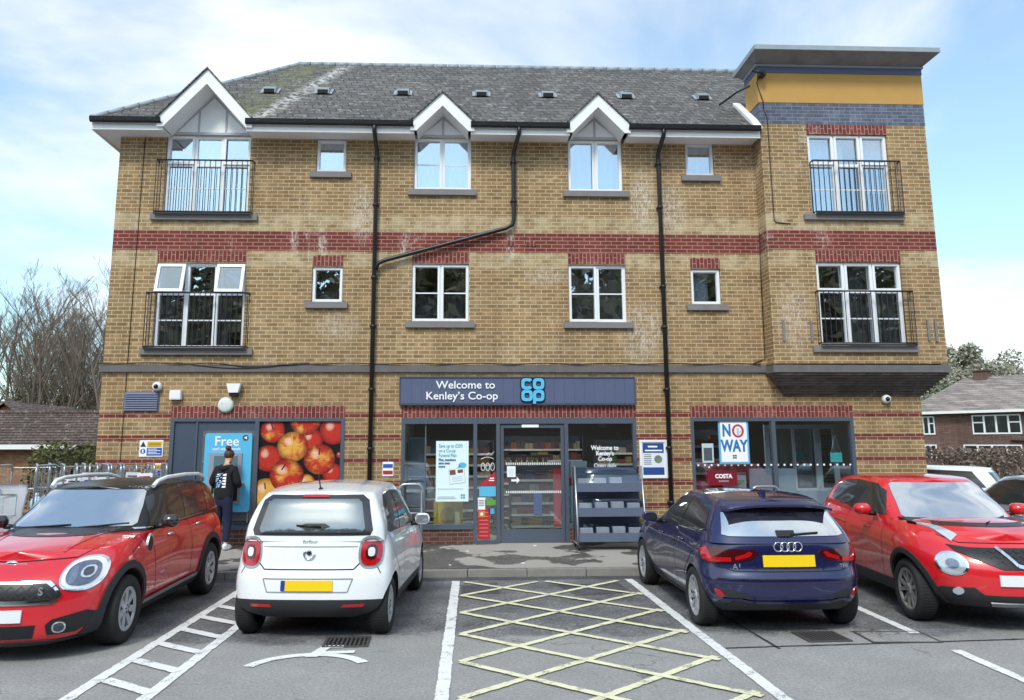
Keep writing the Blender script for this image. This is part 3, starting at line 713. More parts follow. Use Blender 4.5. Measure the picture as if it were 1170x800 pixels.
# white line drawing with swirls
o = MB()
for k in range(3):
    cx = .37+k*.09
    o.tube([(cx+.035*math.cos(a),.046,1.56+.07*math.sin(a)) for a in np.linspace(0,6.5,18)], .006, 4); o.tube([(cx-.03,.046,1.78),(cx+.03,.046,1.80+.02*k)],.004,4)
o.tube([(.33+.25*t,.046,1.70+.04*math.sin(t*PI)) for t in np.linspace(0,1,8)],.005,4)
tag(o.build('window_lettering',M['letter']),'white looping script on the narrow glass pane beside the door','lettering')
o = board('door_notice','white square notice on the left of the sliding door glass','notice',.82,.98,1.37,1.57,.028,M['letter'],.005); pics(o,'line_print',[rc(-.05,.05,.04-k*.035,.05-k*.035) for k in range(4)],greyp)
o = board('door_banner','tall red banner standing inside the right edge of the sliding door','banner',1.70,1.86,.45,1.52,.12,redp,.01)
o = board('door_banner','blue narrow banner low inside the sliding door','banner',1.36,1.52,.62,1.05,.5,plain('blue_banner',(70,96,160),.6),.01)
t = empty('bread_rack',(1.2,1.5,1.55),0,'hanging row of yellow and brown packets behind the upper sliding door','rack')
b = MB(); b.box(-.45,.6,0,.04,.16,.2); b.build('rack',M['alu_dark'],t)
for k in range(9): MB().box(-.42+k*.11,-.34+k*.11,-.03,.05,-.02,.155).build('packet',PM[(1,8,5,1,6,8,1,5,8)[k]],t,bevel=.01)
# right pane of shop front
text_o = text('window_lettering','Welcome to\nKenley’s\nCo-op',.12,(2.68,.044,1.80),M['letter'],None,bold=.003,depth=.0015,sx=.85,line=.85); tag(text_o,'white three line welcome lettering on the glass right of the door','lettering')
text_o = text('window_lettering','Open daily\n7am - 10pm',.115,(2.68,.044,1.52),M['letter'],None,bold=.003,depth=.0015,sx=.85,line=.9); tag(text_o,'white Open daily opening hours lettering on the glass above the grey stand','lettering')
o = board('door_control','grey panel behind the glass just right of the sliding door','panel',2.0,2.35,1.35,1.66,.15,plain('pale_panel',(150,160,166),.5),.03)
o = board('door_banner','red strip below the grey panel right of the sliding door','banner',2.0,2.13,1.22,1.34,.14,redp,.01)
o = board('inner_panel','tall pale blue panel inside the glass left of the grey stand','panel',2.01,2.16,.55,1.2,.14,plain('pale_blue_panel',(150,176,196),.5),.02)
# right window
nw = board('window_poster','white NO WAY poster with blue border in the right hand shop window','poster',4.87,5.45,1.60,2.41,.02,plain('blue_poster_border',(104,178,222),.5,var=.03))
pics(nw,'sheet',[rc(-.255,.255,-.37,.385)],M['letter'])
nb = plain('strong_blue_print',(44,116,176),.5,var=0)
text('lettering','N',.31,(-.135,-.0045,.21),nb,nw,bold=.012,depth=.001,sx=.72)
ring = MB()
for k in range(28):
    a0_, a1_ = 2*PI*k/28, 2*PI*(k+1)/28
    ring.prism([(.085+.075*math.cos(a0_),.21+.09*math.sin(a0_)),(.085+.075*math.cos(a1_),.21+.09*math.sin(a1_)),(.085+.115*math.cos(a1_),.21+.125*math.sin(a1_)),(.085+.115*math.cos(a0_),.21+.125*math.sin(a0_))],-.006,-.0035)
ring.build('letter_ring',plain('crimson_print',(206,44,60),.5,var=0),nw)
pics(nw,'hand_print',[rc(.06,.11,.13,.22)]+[rc(.055+.016*k,.066+.016*k,.215,.27-.008*abs(k-1.5)) for k in range(4)]+[rot(rc(-.008,.008,0,.06),-.6,.115,.17)],greyp,-.0065)
text('lettering','WAY',.30,(0,-.0045,-.08),nb,nw,bold=.012,depth=.001,sx=.72)
pics(nw,'emblem',[circ(u,v,.018,10) for u,v in ((-.02,-.255),(.02,-.255),(-.02,-.295),(.02,-.295))],nb)
cs = board('window_sign','dark red coffee sign with white capitals low in the right hand shop window','sign',4.63,5.19,1.20,1.47,.03,plain('dark_red_sign',(124,20,40),.4,var=.05),.03)
text('lettering','COSTA',.105,(0.02,-.003,.03),M['letter'],cs,bold=.005,depth=.001,sx=.95); text('lettering','EXPRESS',.04,(.02,-.003,-.06),greyp,cs,bold=.001,depth=.001,space=1.3)
o = board('coffee_machine','dark red coffee machine behind the red coffee sign','machine',4.45,5.0,.5,1.19,.3,plain('maroon_cabinet',(84,24,32),.35,var=.15),.4,r=.03)
pics(o,'buttons',[circ(-.15+.08*k,-.05,.022,10) for k in range(5)],M['steel'],-.006,.006)
o = board('window_notice','grey framed notice hanging left of the NO WAY poster','notice',4.54,4.76,1.62,1.98,.03,greyp,.008); pics(o,'print',[rc(-.08,.08,-.14,.1)],M['alu'])
o = board('counter_panel','mid grey counter panel behind the left pane under the NO WAY poster','panel',4.98,5.42,.5,1.38,.2,plain('pale_counter',(156,170,184),.5),.03)
pics(o,'stickers',[circ(.08,.3,.05,12),circ(.16,.32,.03,12)],plain('green_sticker',(110,150,80),.6))
o = board('counter_panel','tall grey counter panel either side of the window mullion','panel',5.50,6.40,.5,1.50,.22,plain('grey_counter',(146,156,168),.5),.04)
o = board('counter_panel','low grey counter panel in the right pane of the right window','panel',6.42,7.42,.5,1.08,.22,bpy.data.materials['grey_counter'],.04)
t = empty('inner_window',(6.85,.9,1.0),0,'white framed inner window seen through the right pane','window')
m = MB()
for b_ in ((-.75,-.66,0,.06,.0,1.35),(-.18,-.13,0,.06,.09,1.27),(.28,.40,0,.06,.09,1.27),(-.66,.75,0,.06,1.27,1.35),(-.66,.75,0,.06,.0,.09),(.66,.75,0,.06,.09,1.27)): m.box(*b_)
m.build('frame',plain('pale_blue_frame',(206,214,220),.5),t,bevel=.005)
MB().box(-.66,.66,.03,.036,.09,1.27).build('pane',M['pane'],t)
o = board('window_notice','turquoise card hanging by string at the right end of the right window','notice',7.05,7.28,1.62,1.80,.10,plain('turquoise_card',(90,200,200),.5),.006)
b = MB(); b.tube([(-.10,0,.09),(0,0,.42),(.10,0,.09)],.004,4); b.build('string',M['letter'],o)
# ------------------------------------------------------------------ signs on the front
sg = empty('shop_sign',(1.03,0,2.71),0,'long slate blue fascia sign with white lettering and sky blue logo above the door','sign')
m = MB(); m.box(-2.22,2.22,-.07,-.0045,.02,.51)
for k in range(23): m.box(-2.2+k*.193,-2.2+k*.193+.185,-.075,-.0705,.03,.50)
m.build('panel',M['signgrey'],sg,bevel=.002)
m = MB(); m.box(-2.24,2.24,-.09,-.005,.511,.535); m.box(-2.24,2.24,-.085,-.005,0,.019); m.box(2.221,2.24,-.085,-.005,.02,.51); m.box(-2.24,-2.221,-.085,-.005,.02,.51); m.build('trim',M['alu_dark'],sg)
text('lettering','Welcome to',.205,(-.99,-.085,.37),M['letter'],sg,bold=.002,depth=.008,sx=1.06)
text('lettering','Kenley’s Co-op',.205,(-1.06,-.085,.165),M['letter'],sg,bold=.002,depth=.008,sx=1.06)
def logo(parent, cx, cz, r, y, mat, dark):
    """four round letters c o / o p in a two by two block"""
    for grow, mt, yy, th in ((.022,dark,y,.018),(0,mat,y-.018,.017)):
        m = MB(); ro, ri = r+grow, r*.44-grow*.6
        def ring(x,z,gap=0):
            n = 36; pw = 3.2
            def sp(a,q): return (x+q*abs(math.cos(a))**(2/pw)*(1 if math.cos(a)>0 else -1), z+q*abs(math.sin(a))**(2/pw)*(1 if math.sin(a)>0 else -1))
            for k in range(n):
                a,b = 2*PI*k/n, 2*PI*(k+1)/n
                if gap and (a < gap or b > 2*PI-gap): continue
                m.prism([sp(a,ri),sp(b,ri),sp(b,ro),sp(a,ro)],yy-th,yy)
        d = r*1.02
        ring(cx-d,cz+d,.42 if grow==0 else .3); ring(cx+d,cz+d); ring(cx-d,cz-d); ring(cx+d,cz-d)
        m.box(cx+d-ro,cx+d-ri-.002,yy-th+.001,yy-.001,cz-d-ro*1.45,cz-d)
        m.build('logo',mt,parent)
logo(sg,.28,.285,.108,-.076,M['cyan'],M['dark'])
# steel clad cash machine
at = empty('cash_machine',(-4.34,0,.55),0,'bright blue free cash machine on a steel plate set in the grey panel','cash machine')
MB().box(-.49,.49,-.006,.018,.06,1.69).build('steel_plate',M['steel'],at)
m = MB(); m.prism(rrect(-.43,.43,.22,1.645,.05),-.05,-.0065); m.build('surround',M['cyan'],at,bevel=.006)
MB().box(-.335,.265,-.075,-.051,.37,1.285).build('bezel',plain('silver_bezel',(168,170,184),.35,metal=.3),at,bevel=.015)
MB().box(-.24,.19,-.079,-.0755,.96,1.23).build('screen',plain('grey_green_screen',(96,124,132),.15,var=.05),at,bevel=.001)
MB().box(-.26,.21,-.080,-.0755,.42,.93).build('keypad_recess',M['dark'],at)
m = MB()
for i in range(4):
    for j in range(4): m.box(-.14+i*.05,-.10+i*.05,-.09,-.0805,.50+j*.045,.535+j*.045)
m.box(.0,.18,-.088,-.0805,.80,.84); m.build('keypad',M['galv'],at)
MB().box(-.25,-.13,-.086,-.0805,.76,.86).build('card_slot',M['cyan'],at)
text('lettering','Free',.25,(-.03,-.052,1.49),M['letter'],at,bold=.002,depth=.002)
text('lettering','cash withdrawals',.075,(-.03,-.052,1.355),M['letter'],at,bold=.001,depth=.002)
m = MB(); m.prism(circ(.31,1.56,.055),-.056,-.0505); m.build('badge',M['alu'],at); m = MB(); m.prism([(.335,1.59),(.28,1.56),(.335,1.53)],-.058,-.0562); m.build('badge_mark',M['letter'],at)
m = MB()
for x in (-.46,.46):
    for z in (.14,.6,1.12,1.6): m.lathe([(0,0),(.012,0),(.012,.008),(0,.009)],Matrix.Translation((x,-.008,z))@Matrix.Rotation(PI,4,'X'),8)
m.build('bolt',M['galv'],at)
# apple poster
ap = board('apple_poster','square photo poster of red and yellow apples beside the cash machine','poster',-3.80,-2.29,.53,2.41,.03,plain('black_poster_ground',(22,18,20),.35,var=.5,scale=3),.018)
N = NT('apple_print'); uv = N.node('ShaderNodeUVMap'); at_ = N.node('ShaderNodeAttribute', attribute_name='tone')
sx_ = N.node('ShaderNodeSeparateXYZ'); N.link(uv.outputs[0],sx_.inputs[0]); U,V = sx_.outputs[0],sx_.outputs[1]
rr2 = N.math('ADD',N.math('MULTIPLY',U,U),N.math('MULTIPLY',V,V))
ang = N.math('ARCTAN2',U,V); off = N.math('MULTIPLY',at_.outputs['Fac'],37.0)
st = N.noise(N.comb(N.math('ADD',N.math('MULTIPLY',ang,5.0),off),N.math('MULTIPLY',rr2,1.2),off),1.0,5,.65)
bl = N.noise(N.comb(N.math('ADD',U,off),V,off),1.4,3,.5)
yel = N.math('ADD',N.math('MULTIPLY',bl,1.5),N.math('MULTIPLY_ADD',st,.9,N.math('MULTIPLY_ADD',at_.outputs['Fac'],.7,-1.25)))
c_ = N.mix(N.ramp(yel,[(.25,0.0),(.62,1.0)]),lin((190,44,36)),lin((228,170,74)))
c_ = N.mix(N.math('MULTIPLY',N.ramp(N.noise(N.comb(N.math('ADD',U,off),V,off),26,1,.5),[(.66,0.0),(.72,1.0)]),.5),c_,lin((240,190,130)))
c_ = N.mix(N.ramp(rr2,[(.35,0.0),(1.0,.85)]),c_,lin((92,20,20)))
hx = N.math('ADD',U,.28); hz = N.math('SUBTRACT',V,.32); c_ = N.mix(N.math('MULTIPLY',N.ramp(N.math('ADD',N.math('MULTIPLY',hx,hx),N.math('MULTIPLY',hz,hz)),[(.0,1.0),(.12,0.0)]),.55),c_,lin((255,226,200)))
N.set(Base_Color=c_,Roughness=.35); APM = N.m
def apples(lst):
    bm = bmesh.new(); ul = bm.loops.layers.uv.new('UVMap'); tl = bm.verts.layers.float.new('tone')
    X0,X1,Z0,Z1 = -.745,.745,-.93,.93
    for i,(cx,cz,r,tone) in enumerate(lst):
        # clipped disc on a grid, the printed picture is one flat sheet
        y = -.0012-.0006*(i+1); n = 44
        P = [(min(X1,max(X0,cx+r*(1+.03*math.sin(3*a+i))*math.cos(a))),min(Z1,max(Z0,cz+r*.97*math.sin(a)))) for a in [2*PI*k/n for k in range(n)]]
        Q = []
        for p in P:
            if not Q or (abs(p[0]-Q[-1][0])+abs(p[1]-Q[-1][1])) > 1e-5: Q.append(p)
        vs = []
        for u,v in Q:
            w_ = bm.verts.new((u,y,v)); w_[tl] = tone; vs.append(w_)
        f = bm.faces.new(vs)
        for l in f.loops: l[ul].uv = ((l.vert.co.x-cx)/r,(l.vert.co.z-cz)/r)
    me = bpy.data.meshes.new('apple_print'); bm.to_mesh(me); bm.free(); return link('apple_print',me,APM,ap)
apples([(0.211,0.590,0.214,0.05),(0.133,-0.186,0.164,0.90),(0.445,-0.303,0.195,0.10),(-0.023,-0.613,0.273,0.30),(0.445,-0.691,0.273,0.50),(-0.511,0.764,0.226,0.35),(0.086,0.970,0.296,0.55),(0.620,0.764,0.265,0.05),(-0.569,0.260,0.250,0.20),(0.620,-0.012,0.187,0.05),(0.374,0.241,0.289,0.45),(-0.129,0.473,0.285,0.80),(-0.589,-0.380,0.289,1.00),(-0.226,-0.050,0.312,0.50),(0.741,0.318,0.062,0.10)])
pics(ap,'stem_print',[rot(rc(-.012,.012,0,.12),a,x,z) for x,z,a in ((-.51,.80,.3),(.36,.32,-.1),(-.32,.05,-.6),(-.60,-.30,.15))],ink,-.0125)
# wall fittings, signs
def dome(name, x, z, label):
    t = empty(name,(x,0,z),0,label,'security camera')
    m = MB(); m.lathe([(.0,0),(.085,0),(.085,-.06),(.07,-.10),(.0,-.115)],None,20); m.build('housing',M['white'],t)
    m = MB(); m.ell((.0,-.10,-.005),(.045,.05,.045)); m.build('lens',plain('black_lens',(18,20,34),.06,var=0),t)
dome('security_camera',-5.71,3.06,'white dome security camera above the louvre on the left')
dome('security_camera',8.16,2.82,'white dome security camera under the corbelled bay on the right')
t = empty('junction_box',(-5.355,0,2.90),0,'white square box on the brick left of the round disc','box')
MB().box(-.10,.10,-.10,0,-.085,.085).build('casing',M['white'],t,bevel=.012); MB().box(-.08,.08,-.105,-.1005,-.07,.07).build('lid',M['upvc'],t)
t = empty('floodlight',(-4.285,0,3.0),R(0),'white tapered floodlight above the cash machine','floodlight')
m = MB(); m.prism([(-.13,.11),(.13,.11),(.085,-.06),(-.085,-.06)],-.13,-.015); m.build('housing',M['white'],t,bevel=.015)
m = MB(); m.box(-.075,.075,-.11,0,-.12,-.0605); m.build('lamp',M['black'],t,bevel=.01)
t = empty('wall_disc',(-4.435,0,2.715),0,'round pale bulkhead disc overlapping the red brick lintel','bulkhead light')
m = MB(); m.lathe([(.0,-.075),(.10,-.075),(.135,-.06),(.145,-.03),(.145,-.005)],None,32); m.build('cover',plain('pale_green_white',(216,224,216),.4,var=.05),t); m = MB(); m.ell((-.06,-.078,.04),(.01,.01,.01),8,5); m.build('screw',M['galv'],t)
yp = plain('safety_yellow_print',(236,190,52),.5,var=0); bp_ = plain('safety_blue_print',(44,88,176),.5,var=0)
def safety(x0,x1,z0,z1,label,y):
    o = board('safety_sign',label,'sign',x0,x1,z0,z1,y,M['letter'],.006,'safety signs on the left wall'); w_,h_ = (x1-x0)/2,(z1-z0)/2
    pics(o,'yellow_field',[rc(-.35*w_,.93*w_,.18*h_,.85*h_)],yp); pics(o,'blue_field',[rc(-.35*w_,.93*w_,-.88*h_,.08*h_),circ(-.68*w_,-.35*h_,.22*w_,16)],bp_)
    pics(o,'line_print',[rc(-.25*w_,.8*w_,(.6-.17*k)*h_,(.66-.17*k)*h_) for k in range(3)]+[[(-.92*w_,.2*h_),(-.44*w_,.2*h_),(-.68*w_,.85*h_)]],ink,-.005)
    pics(o,'line_print',[rc(-.25*w_,(.5+.3*(k%2))*w_,(-.12-.19*k)*h_,(-.05-.19*k)*h_) for k in range(4)]+[rc(-.74*w_,-.62*w_,-.58*h_,-.15*h_)],M['letter'],-.0052)
safety(-5.97,-5.54,1.77,2.07,'yellow and blue safety sign on the brick left of the grey unit',-.012)
safety(-5.80,-5.54,1.37,1.65,'lower yellow and blue safety sign half hidden behind the roll cages',-.012)
o = board('parking_notice','small white notice with navy and red bars between downpipe and shop window','sign',-1.50,-1.30,1.40,1.66,-.012,M['letter'],.006)
pics(o,'navy_field',[rc(-.09,.09,.02,.09)],bp_); pics(o,'red_field',[rc(-.09,.09,-.10,-.03)],redp)
t = empty('poster_frame',(3.59,0,1.34),0,'white framed blue and white poster on the brick right of the shop front','poster frame')
m = MB(); m.box(-.26,-.22,-.03,-.005,0,.71); m.box(.22,.26,-.03,-.005,0,.71); m.box(-.22,.22,-.03,-.005,0,.04); m.box(-.22,.22,-.03,-.005,.67,.71); m.build('frame',M['white'],t,bevel=.005)
MB().box(-.22,.22,-.014,-.006,.04,.67).build('sheet',plain('poster_paper',(226,232,242),.4,var=.03),t)
m = MB()
for P in (rc(-.2,.2,.47,.65),): m.prism(P,-.017,-.0145)
m.build('blue_field',plain('poster_blue',(44,74,140),.4,var=.1),t); m = MB(); m.prism(rc(-.2,.2,.06,.20),-.017,-.0145); m.build('blue_field',bpy.data.materials['poster_blue'],t)
m = MB()
for P in (rc(-.1,.08,.57,.60),rc(-.16,.17,.50,.525)): m.prism(P,-.0195,-.0172)
m.build('line_print',M['letter'],t)
m = MB()
for P in [rc(-.18,-.04,.43-.035*k,.44-.035*k) for k in range(6)]: m.prism(P,-.017,-.0145)
m.build('line_print',ink,t)
m = MB(); m.prism(circ(.09,.35,.075,18),-.017,-.0145); m.build('photo_print',plain('photo_green',(120,130,110),.5,var=.5,scale=20),t)
# ------------------------------------------------------------------ ground
def asphalt(name, base, patch=None, dry=None, crack=True, worn=None):
    N = NT(name); P,S = N.pos()
    g = N.noise(P,160,3,.8); m_ = N.noise(P,2.2,6,.65); b_ = N.noise(P,.35,4,.6)
    c = lin(base)
    col = N.mix(N.ramp(g,[(.3,0.0),(.72,1.0)]),tuple(v*.55 for v in c),tuple(v*1.5 for v in c))
    col = N.mix(.65,col,N.ramp(m_,[(.3,.2),(.7,.8)]),'OVERLAY')
    col = N.mix(.4,col,N.ramp(b_,[(.3,.3),(.7,.7)]),'OVERLAY')
    gm = N.noise(P,26,4,.75); col = N.mix(.8,col,N.ramp(gm,[(.36,.15),(.5,.5),(.64,.85)]),'OVERLAY')
    # oil and tyre darkening in blotches
    oil = N.math('MAXIMUM',N.math('MULTIPLY',N.ramp(N.noise(P,.8,4,.7),[(.52,0.0),(.68,1.0)]),.55),N.math('MULTIPLY',N.ramp(N.noise(P,4.5,3,.6),[(.64,0.0),(.70,1.0)]),.6))
    col = N.mix(oil,col,tuple(v*.4 for v in c))
    gp = N.math('MULTIPLY',N.ramp(N.noise(P,34,2,.5),[(.70,0.0),(.74,1.0)]),.5); col = N.mix(gp,col,lin((176,172,166)))
    rough = N.math('MULTIPLY_ADD',m_,.3,.62)
    if worn:   # older, paler wearing course in the driving lane, ragged where it meets the bays
        e = N.math('ADD',N.math('MULTIPLY',S[1],-1.0),N.math('ADD',N.math('MULTIPLY',N.noise(P,.9,5,.6),1.6),N.math('MULTIPLY',N.noise(P,9,4,.7),.5)))
        k = N.ramp(N.math('SUBTRACT',e,7.2),[(.0,0.0),(.22,1.0)])
        sp_ = N.ramp(N.noise(P,48,4,.75),[(.35,.35),(.62,1.0)])
        col = N.mix(N.math('MULTIPLY',N.math('MULTIPLY',k,sp_),.75),col,lin(worn))
    if dry:
        d = N.noise(P,1.05,4,.5); d2 = N.math('MULTIPLY_ADD',N.noise(P,9,3,.6),.08,d)
        k = N.ramp(d2,[(.55,0.0),(.57,1.0)]); col = N.mix(N.math('MULTIPLY',k,.8),col,lin(dry)); rough = N.math('MULTIPLY_ADD',k,.25,N.math('MULTIPLY_ADD',m_,.2,.42))
    if crack:
        v = N.node('ShaderNodeTexVoronoi',feature='DISTANCE_TO_EDGE'); wv = N.node('ShaderNodeVectorMath',operation='ADD'); N.link(P,wv.inputs[0])
        nv = N.node('ShaderNodeVectorMath',operation='SCALE'); N.link(N.noise(P,1.7,4,.6,'Color'),nv.inputs[0]); nv.inputs[3].default_value=1.2; N.link(nv.outputs[0],wv.inputs[1])
        N.link(wv.outputs[0],v.inputs['Vector']); v.inputs['Scale'].default_value=.42
        cr = N.math('MULTIPLY',N.math('MULTIPLY',N.ramp(v.outputs[0],[(.0,1.0),(.010,0.0)]),N.ramp(N.noise(P,.6,3,.5),[(.46,0.0),(.6,1.0)])),.7); col = N.mix(cr,col,tuple(x*.25 for x in c))
    N.set(Base_Color=col,Roughness=rough,Specular_IOR_Level=.35); N.bump(g,.5,.012); return N.m
M['asphalt'] = asphalt('car_park_asphalt',(112,112,113),worn=(176,174,170))
M['asphalt_new'] = asphalt('dark_asphalt_patch',(82,82,85),crack=False)
M['pave'] = asphalt('pavement_asphalt',(92,88,84),dry=(172,166,158),crack=False)
M['kerb'] = plain('concrete_kerb',(138,134,128),.85,var=.3,scale=6)
M['verge'] = plain('rough_grass',(84,92,52),.95,var=.4,scale=3)
M['tar'] = plain('old_tar',(58,57,57),.7,var=.4,scale=8)
def worn(name, rgb, thr=.40):
    N = NT(name); P,S = N.pos(); c = lin(rgb)
    w_ = N.math('MULTIPLY_ADD',N.noise(P,5,6,.75),.6,N.math('MULTIPLY',N.noise(P,70,3,.8),.4))
    col = N.mix(N.ramp(w_,[(thr-.035,0.0),(thr+.05,1.0)]),lin((112,112,112)),c)
    col = N.mix(.3,col,N.ramp(N.noise(P,1.8,4,.6),[(.3,.36),(.7,.66)]),'OVERLAY')
    N.set(Base_Color=col,Roughness=.75); return N.m
M['wline'] = worn('white_road_paint',(224,224,222),.415); M['yline'] = worn('pale_yellow_road_paint',(222,219,184),.43)
def sheet(name, poly, z, mat, kind='structure'):
    b = MB(); b.face([(x,y,z) for x,y in poly]); o = b.build(name,mat); o['kind']=kind; return o
b = MB(); b.face([(-300,-300,0),(300,-300,0),(300,400,0),(-300,400,0)]); o = b.build('car_park_ground',M['asphalt']); o['kind']='structure'
sheet('verge_grass',[(-120,16),(120,16),(120,300),(-120,300)],.03,M['verge'])
# pavement rises gently to the shop
b = MB(); x0,x1 = -13.5,11.0
b.face([(x0,-2.46,.112),(x1,-2.46,.112),(x1,.0,.175),(x0,.0,.175)]); b.face([(x0,0,.175),(x1,0,.175),(x1,8,.175),(x0,8,.175)])
b.face([(x0,-2.46,.0),(x0,8,0),(x0,8,.175),(x0,0,.175),(x0,-2.46,.112)]); b.face([(x1,-2.46,.0),(x1,-2.46,.112),(x1,0,.175),(x1,8,.175),(x1,8,0)])
o = b.build('pavement',M['pave'],recalc=False); o['kind']='structure'
b = MB(); rk = random.Random(2); x = x0
while x < x1:
    L = .905; dz = rk.uniform(-.004,.004)
    b.box(x,x+L-.012,-2.585+rk.uniform(-.004,.004),-2.46,-.02,.108+dz); x += L
o = b.build('kerb',M['kerb'],bevel=.012); o['kind']='structure'
sheet('channel_strip',[(x0,-2.85),(x1,-2.85),(x1,-2.586),(x0,-2.586)],.003,M['asphalt_new'])
sheet('asphalt_patch',[(-.02,-3.35),(.5,-3.05),(.5,-3.9),(-.02,-3.9)],.004,M['asphalt_new'])
sheet('asphalt_patch',[(1.35,-3.3),(2.25,-3.2),(2.3,-3.9),(1.5,-4.1)],.004,M['asphalt_new'])
# painted bays
jit = random.Random(41)
def strip(name, a, b_, w_, mat, z=.008):
    a,b_ = Vector(a),Vector(b_); d=(b_-a).normalized(); n_=Vector((-d.y,d.x)); k_=max(3,int((b_-a).length/.045)); L_,R_=[],[]
    for i in range(k_+1):   # ragged painted edge
        p=a.lerp(b_,i/k_); L_.append(tuple(p+n_*(w_/2+jit.gauss(0,.0035)))); R_.append(tuple(p-n_*(w_/2+jit.gauss(0,.0035))))
    return sheet(name,L_+R_[::-1],z,mat)
strip('white_bay_line',(-.10,-2.92),(-.17,-8.6),.115,M['wline']); strip('white_bay_line',(2.46,-2.9),(2.55,-8.6),.115,M['wline'])
strip('white_bay_line',(4.88,-2.95),(4.80,-6.36),.11,M['wline']); strip('white_bay_line',(4.80,-7.05),(4.78,-8.6),.11,M['wline'])
strip('white_bay_line',(-3.06,-2.95),(-3.16,-8.6),.11,M['wline']); strip('white_bay_line',(-2.46,-2.95),(-2.54,-8.6),.11,M['wline'])
for k in range(12):
    y = -3.28-k*.62; strip('white_hatch_line',(-3.08,y),(-2.53,y-.40),.12,M['wline'],.0115)
# yellow cross hatching between the two middle lines
X0,X1,Y0,Y1 = -.02,2.40,-8.55,-3.0
for s in (1,-1):
    k = -3
    for k in range(-6,16):
        # line y = Y1 - .62*(x-X0)*s ... spaced
        c0 = -2.98-1.06*k; m_ = .9*s
        pts = []
        for x_ in np.linspace(X0,X1,60):
            y_ = c0 + m_*(x_+.03)
            if Y0 <= y_ <= Y1: pts.append((x_,y_))
        if len(pts) > 4: strip('yellow_hatch_line',pts[0],pts[-1],.082,M['yline'],.0105 if s==1 else .0135)
# tar joints where the tarmac was cut and relaid
for a_,b__ in (((2.95,-2.7),(3.12,-6.9)),((2.6,-6.85),(6.4,-6.62))): strip('tar_joint',a_,b__,.03,M['tar'],.0055)
# wheelchair symbol painted in the bay of the white car
b = MB()
def arc(cx,cy,r,a0,a1,w_,n=24):
    for k in range(n):
        a,c = a0+(a1-a0)*k/n, a0+(a1-a0)*(k+1)/n
        b.face([(cx+(r-w_/2)*math.cos(a),cy+(r-w_/2)*math.sin(a),.008),(cx+(r+w_/2)*math.cos(a),cy+(r+w_/2)*math.sin(a),.008),(cx+(r+w_/2)*math.cos(c),cy+(r+w_/2)*math.sin(c),.008),(cx+(r-w_/2)*math.cos(c),cy+(r-w_/2)*math.sin(c),.008)])
arc(-1.42,-7.45,.56,.15*PI,.90*PI,.11)
for P in ([(-1.50,-6.98),(-1.40,-6.56),(-1.18,-6.56),(-1.18,-6.65),(-1.31,-6.65),(-1.34,-6.78),(-1.05,-6.76),(-1.05,-6.86),(-1.36,-6.88),(-1.38,-6.98)],):
    b.face([(x_,y_,.0095) for x_,y_ in P])
o = b.build('disabled_bay_symbol',M['wline']); o['kind']='structure'
# drain covers
def grate(x,y,label):
    t = empty('drain_grate',(x,y,0),R(2),label,'drain cover','drain grates in the car park')
    m = MB(); w_,d_=.23,.21
    m.box(-w_,w_,-d_,-d_+.03,.002,.014); m.box(-w_,w_,d_-.03,d_,.002,.014); m.box(-w_,-w_+.03,-d_+.03,d_-.03,.002,.014); m.box(w_-.03,w_,-d_+.03,d_-.03,.002,.014)
    m.build('frame',plain('cast_iron',(86,83,81),.65,metal=.3) if 'cast_iron' not in bpy.data.materials else bpy.data.materials['cast_iron'],t)
    m = MB()
    for k in range(9): m.box(-.19+k*.044,-.19+k*.044+.02,-d_+.03,d_-.03,.003,.012)
    m.build('bar',bpy.data.materials['cast_iron'],t); m = MB(); m.face([(-.2,-.18,.0022),(.2,-.18,.0022),(.2,.18,.0022),(-.2,.18,.0022)]); m.build('gully',M['dark'],t)
grate(-1.18,-6.42,'iron drain grate behind the white car'); grate(3.74,-6.46,'iron drain grate behind the dark blue car')
t = empty('manhole_cover',(4.52,-6.5,0),R(-3),'square manhole cover in the asphalt by the red crossover wheel','manhole cover')
m = MB(); m.box(-.36,.36,-.24,-.215,.005,.009); m.box(-.36,.36,.215,.24,.005,.009); m.box(-.36,-.335,-.215,.215,.005,.009); m.box(.335,.36,-.215,.215,.005,.009); m.build('frame',bpy.data.materials['cast_iron'],t)
m = MB(); m.box(-.33,.33,-.21,.21,.0045,.0075); m.build('lid',M['asphalt'],t)
# litter on the pavement
lit = random.Random(5)
for k,(x_,y_) in enumerate(((.08,-.9),(.95,-2.1),(1.3,-.35),(-.2,-2.2))):
    m = MB(); m.ell((0,0,.008),(lit.uniform(.02,.045),lit.uniform(.02,.04),.008),7,5); o = m.build('litter',M['white'],None,(x_,y_,.112+(y_+2.46)*.0256)); tag(o,('crumpled white litter in front of the left shop window','white scrap of litter close to the kerb before the door','white scrap of litter close to the shop door','white scrap of litter by the kerb left of the door')[k],'litter','scraps of litter on the pavement')
# ------------------------------------------------------------------ cars: +x is forward, origin on the ground under the rear axle
def pchip(tab):
    x = np.array([t[0] for t in tab],float); y = np.array([t[1] for t in tab],float)
    if len(x) == 1: return lambda v: y[0]+0*np.asarray(v,float)
    h = np.diff(x); d = np.diff(y)/h; m = np.zeros_like(x)
    for i in range(1,len(x)-1):
        if d[i-1]*d[i] > 0: w1,w2 = 2*h[i]+h[i-1],h[i]+2*h[i-1]; m[i] = (w1+w2)/(w1/d[i-1]+w2/d[i])
    m[0],m[-1] = d[0],d[-1]
    def f(v):
        v = np.clip(np.asarray(v,float),x[0],x[-1]); i = np.clip(np.searchsorted(x,v,side='right')-1,0,len(x)-2); t = (v-x[i])/h[i]
        return y[i]*(1+2*t)*(1-t)**2 + m[i]*h[i]*t*(1-t)**2 + y[i+1]*t*t*(3-2*t) + m[i+1]*h[i]*t*t*(t-1)
    return f

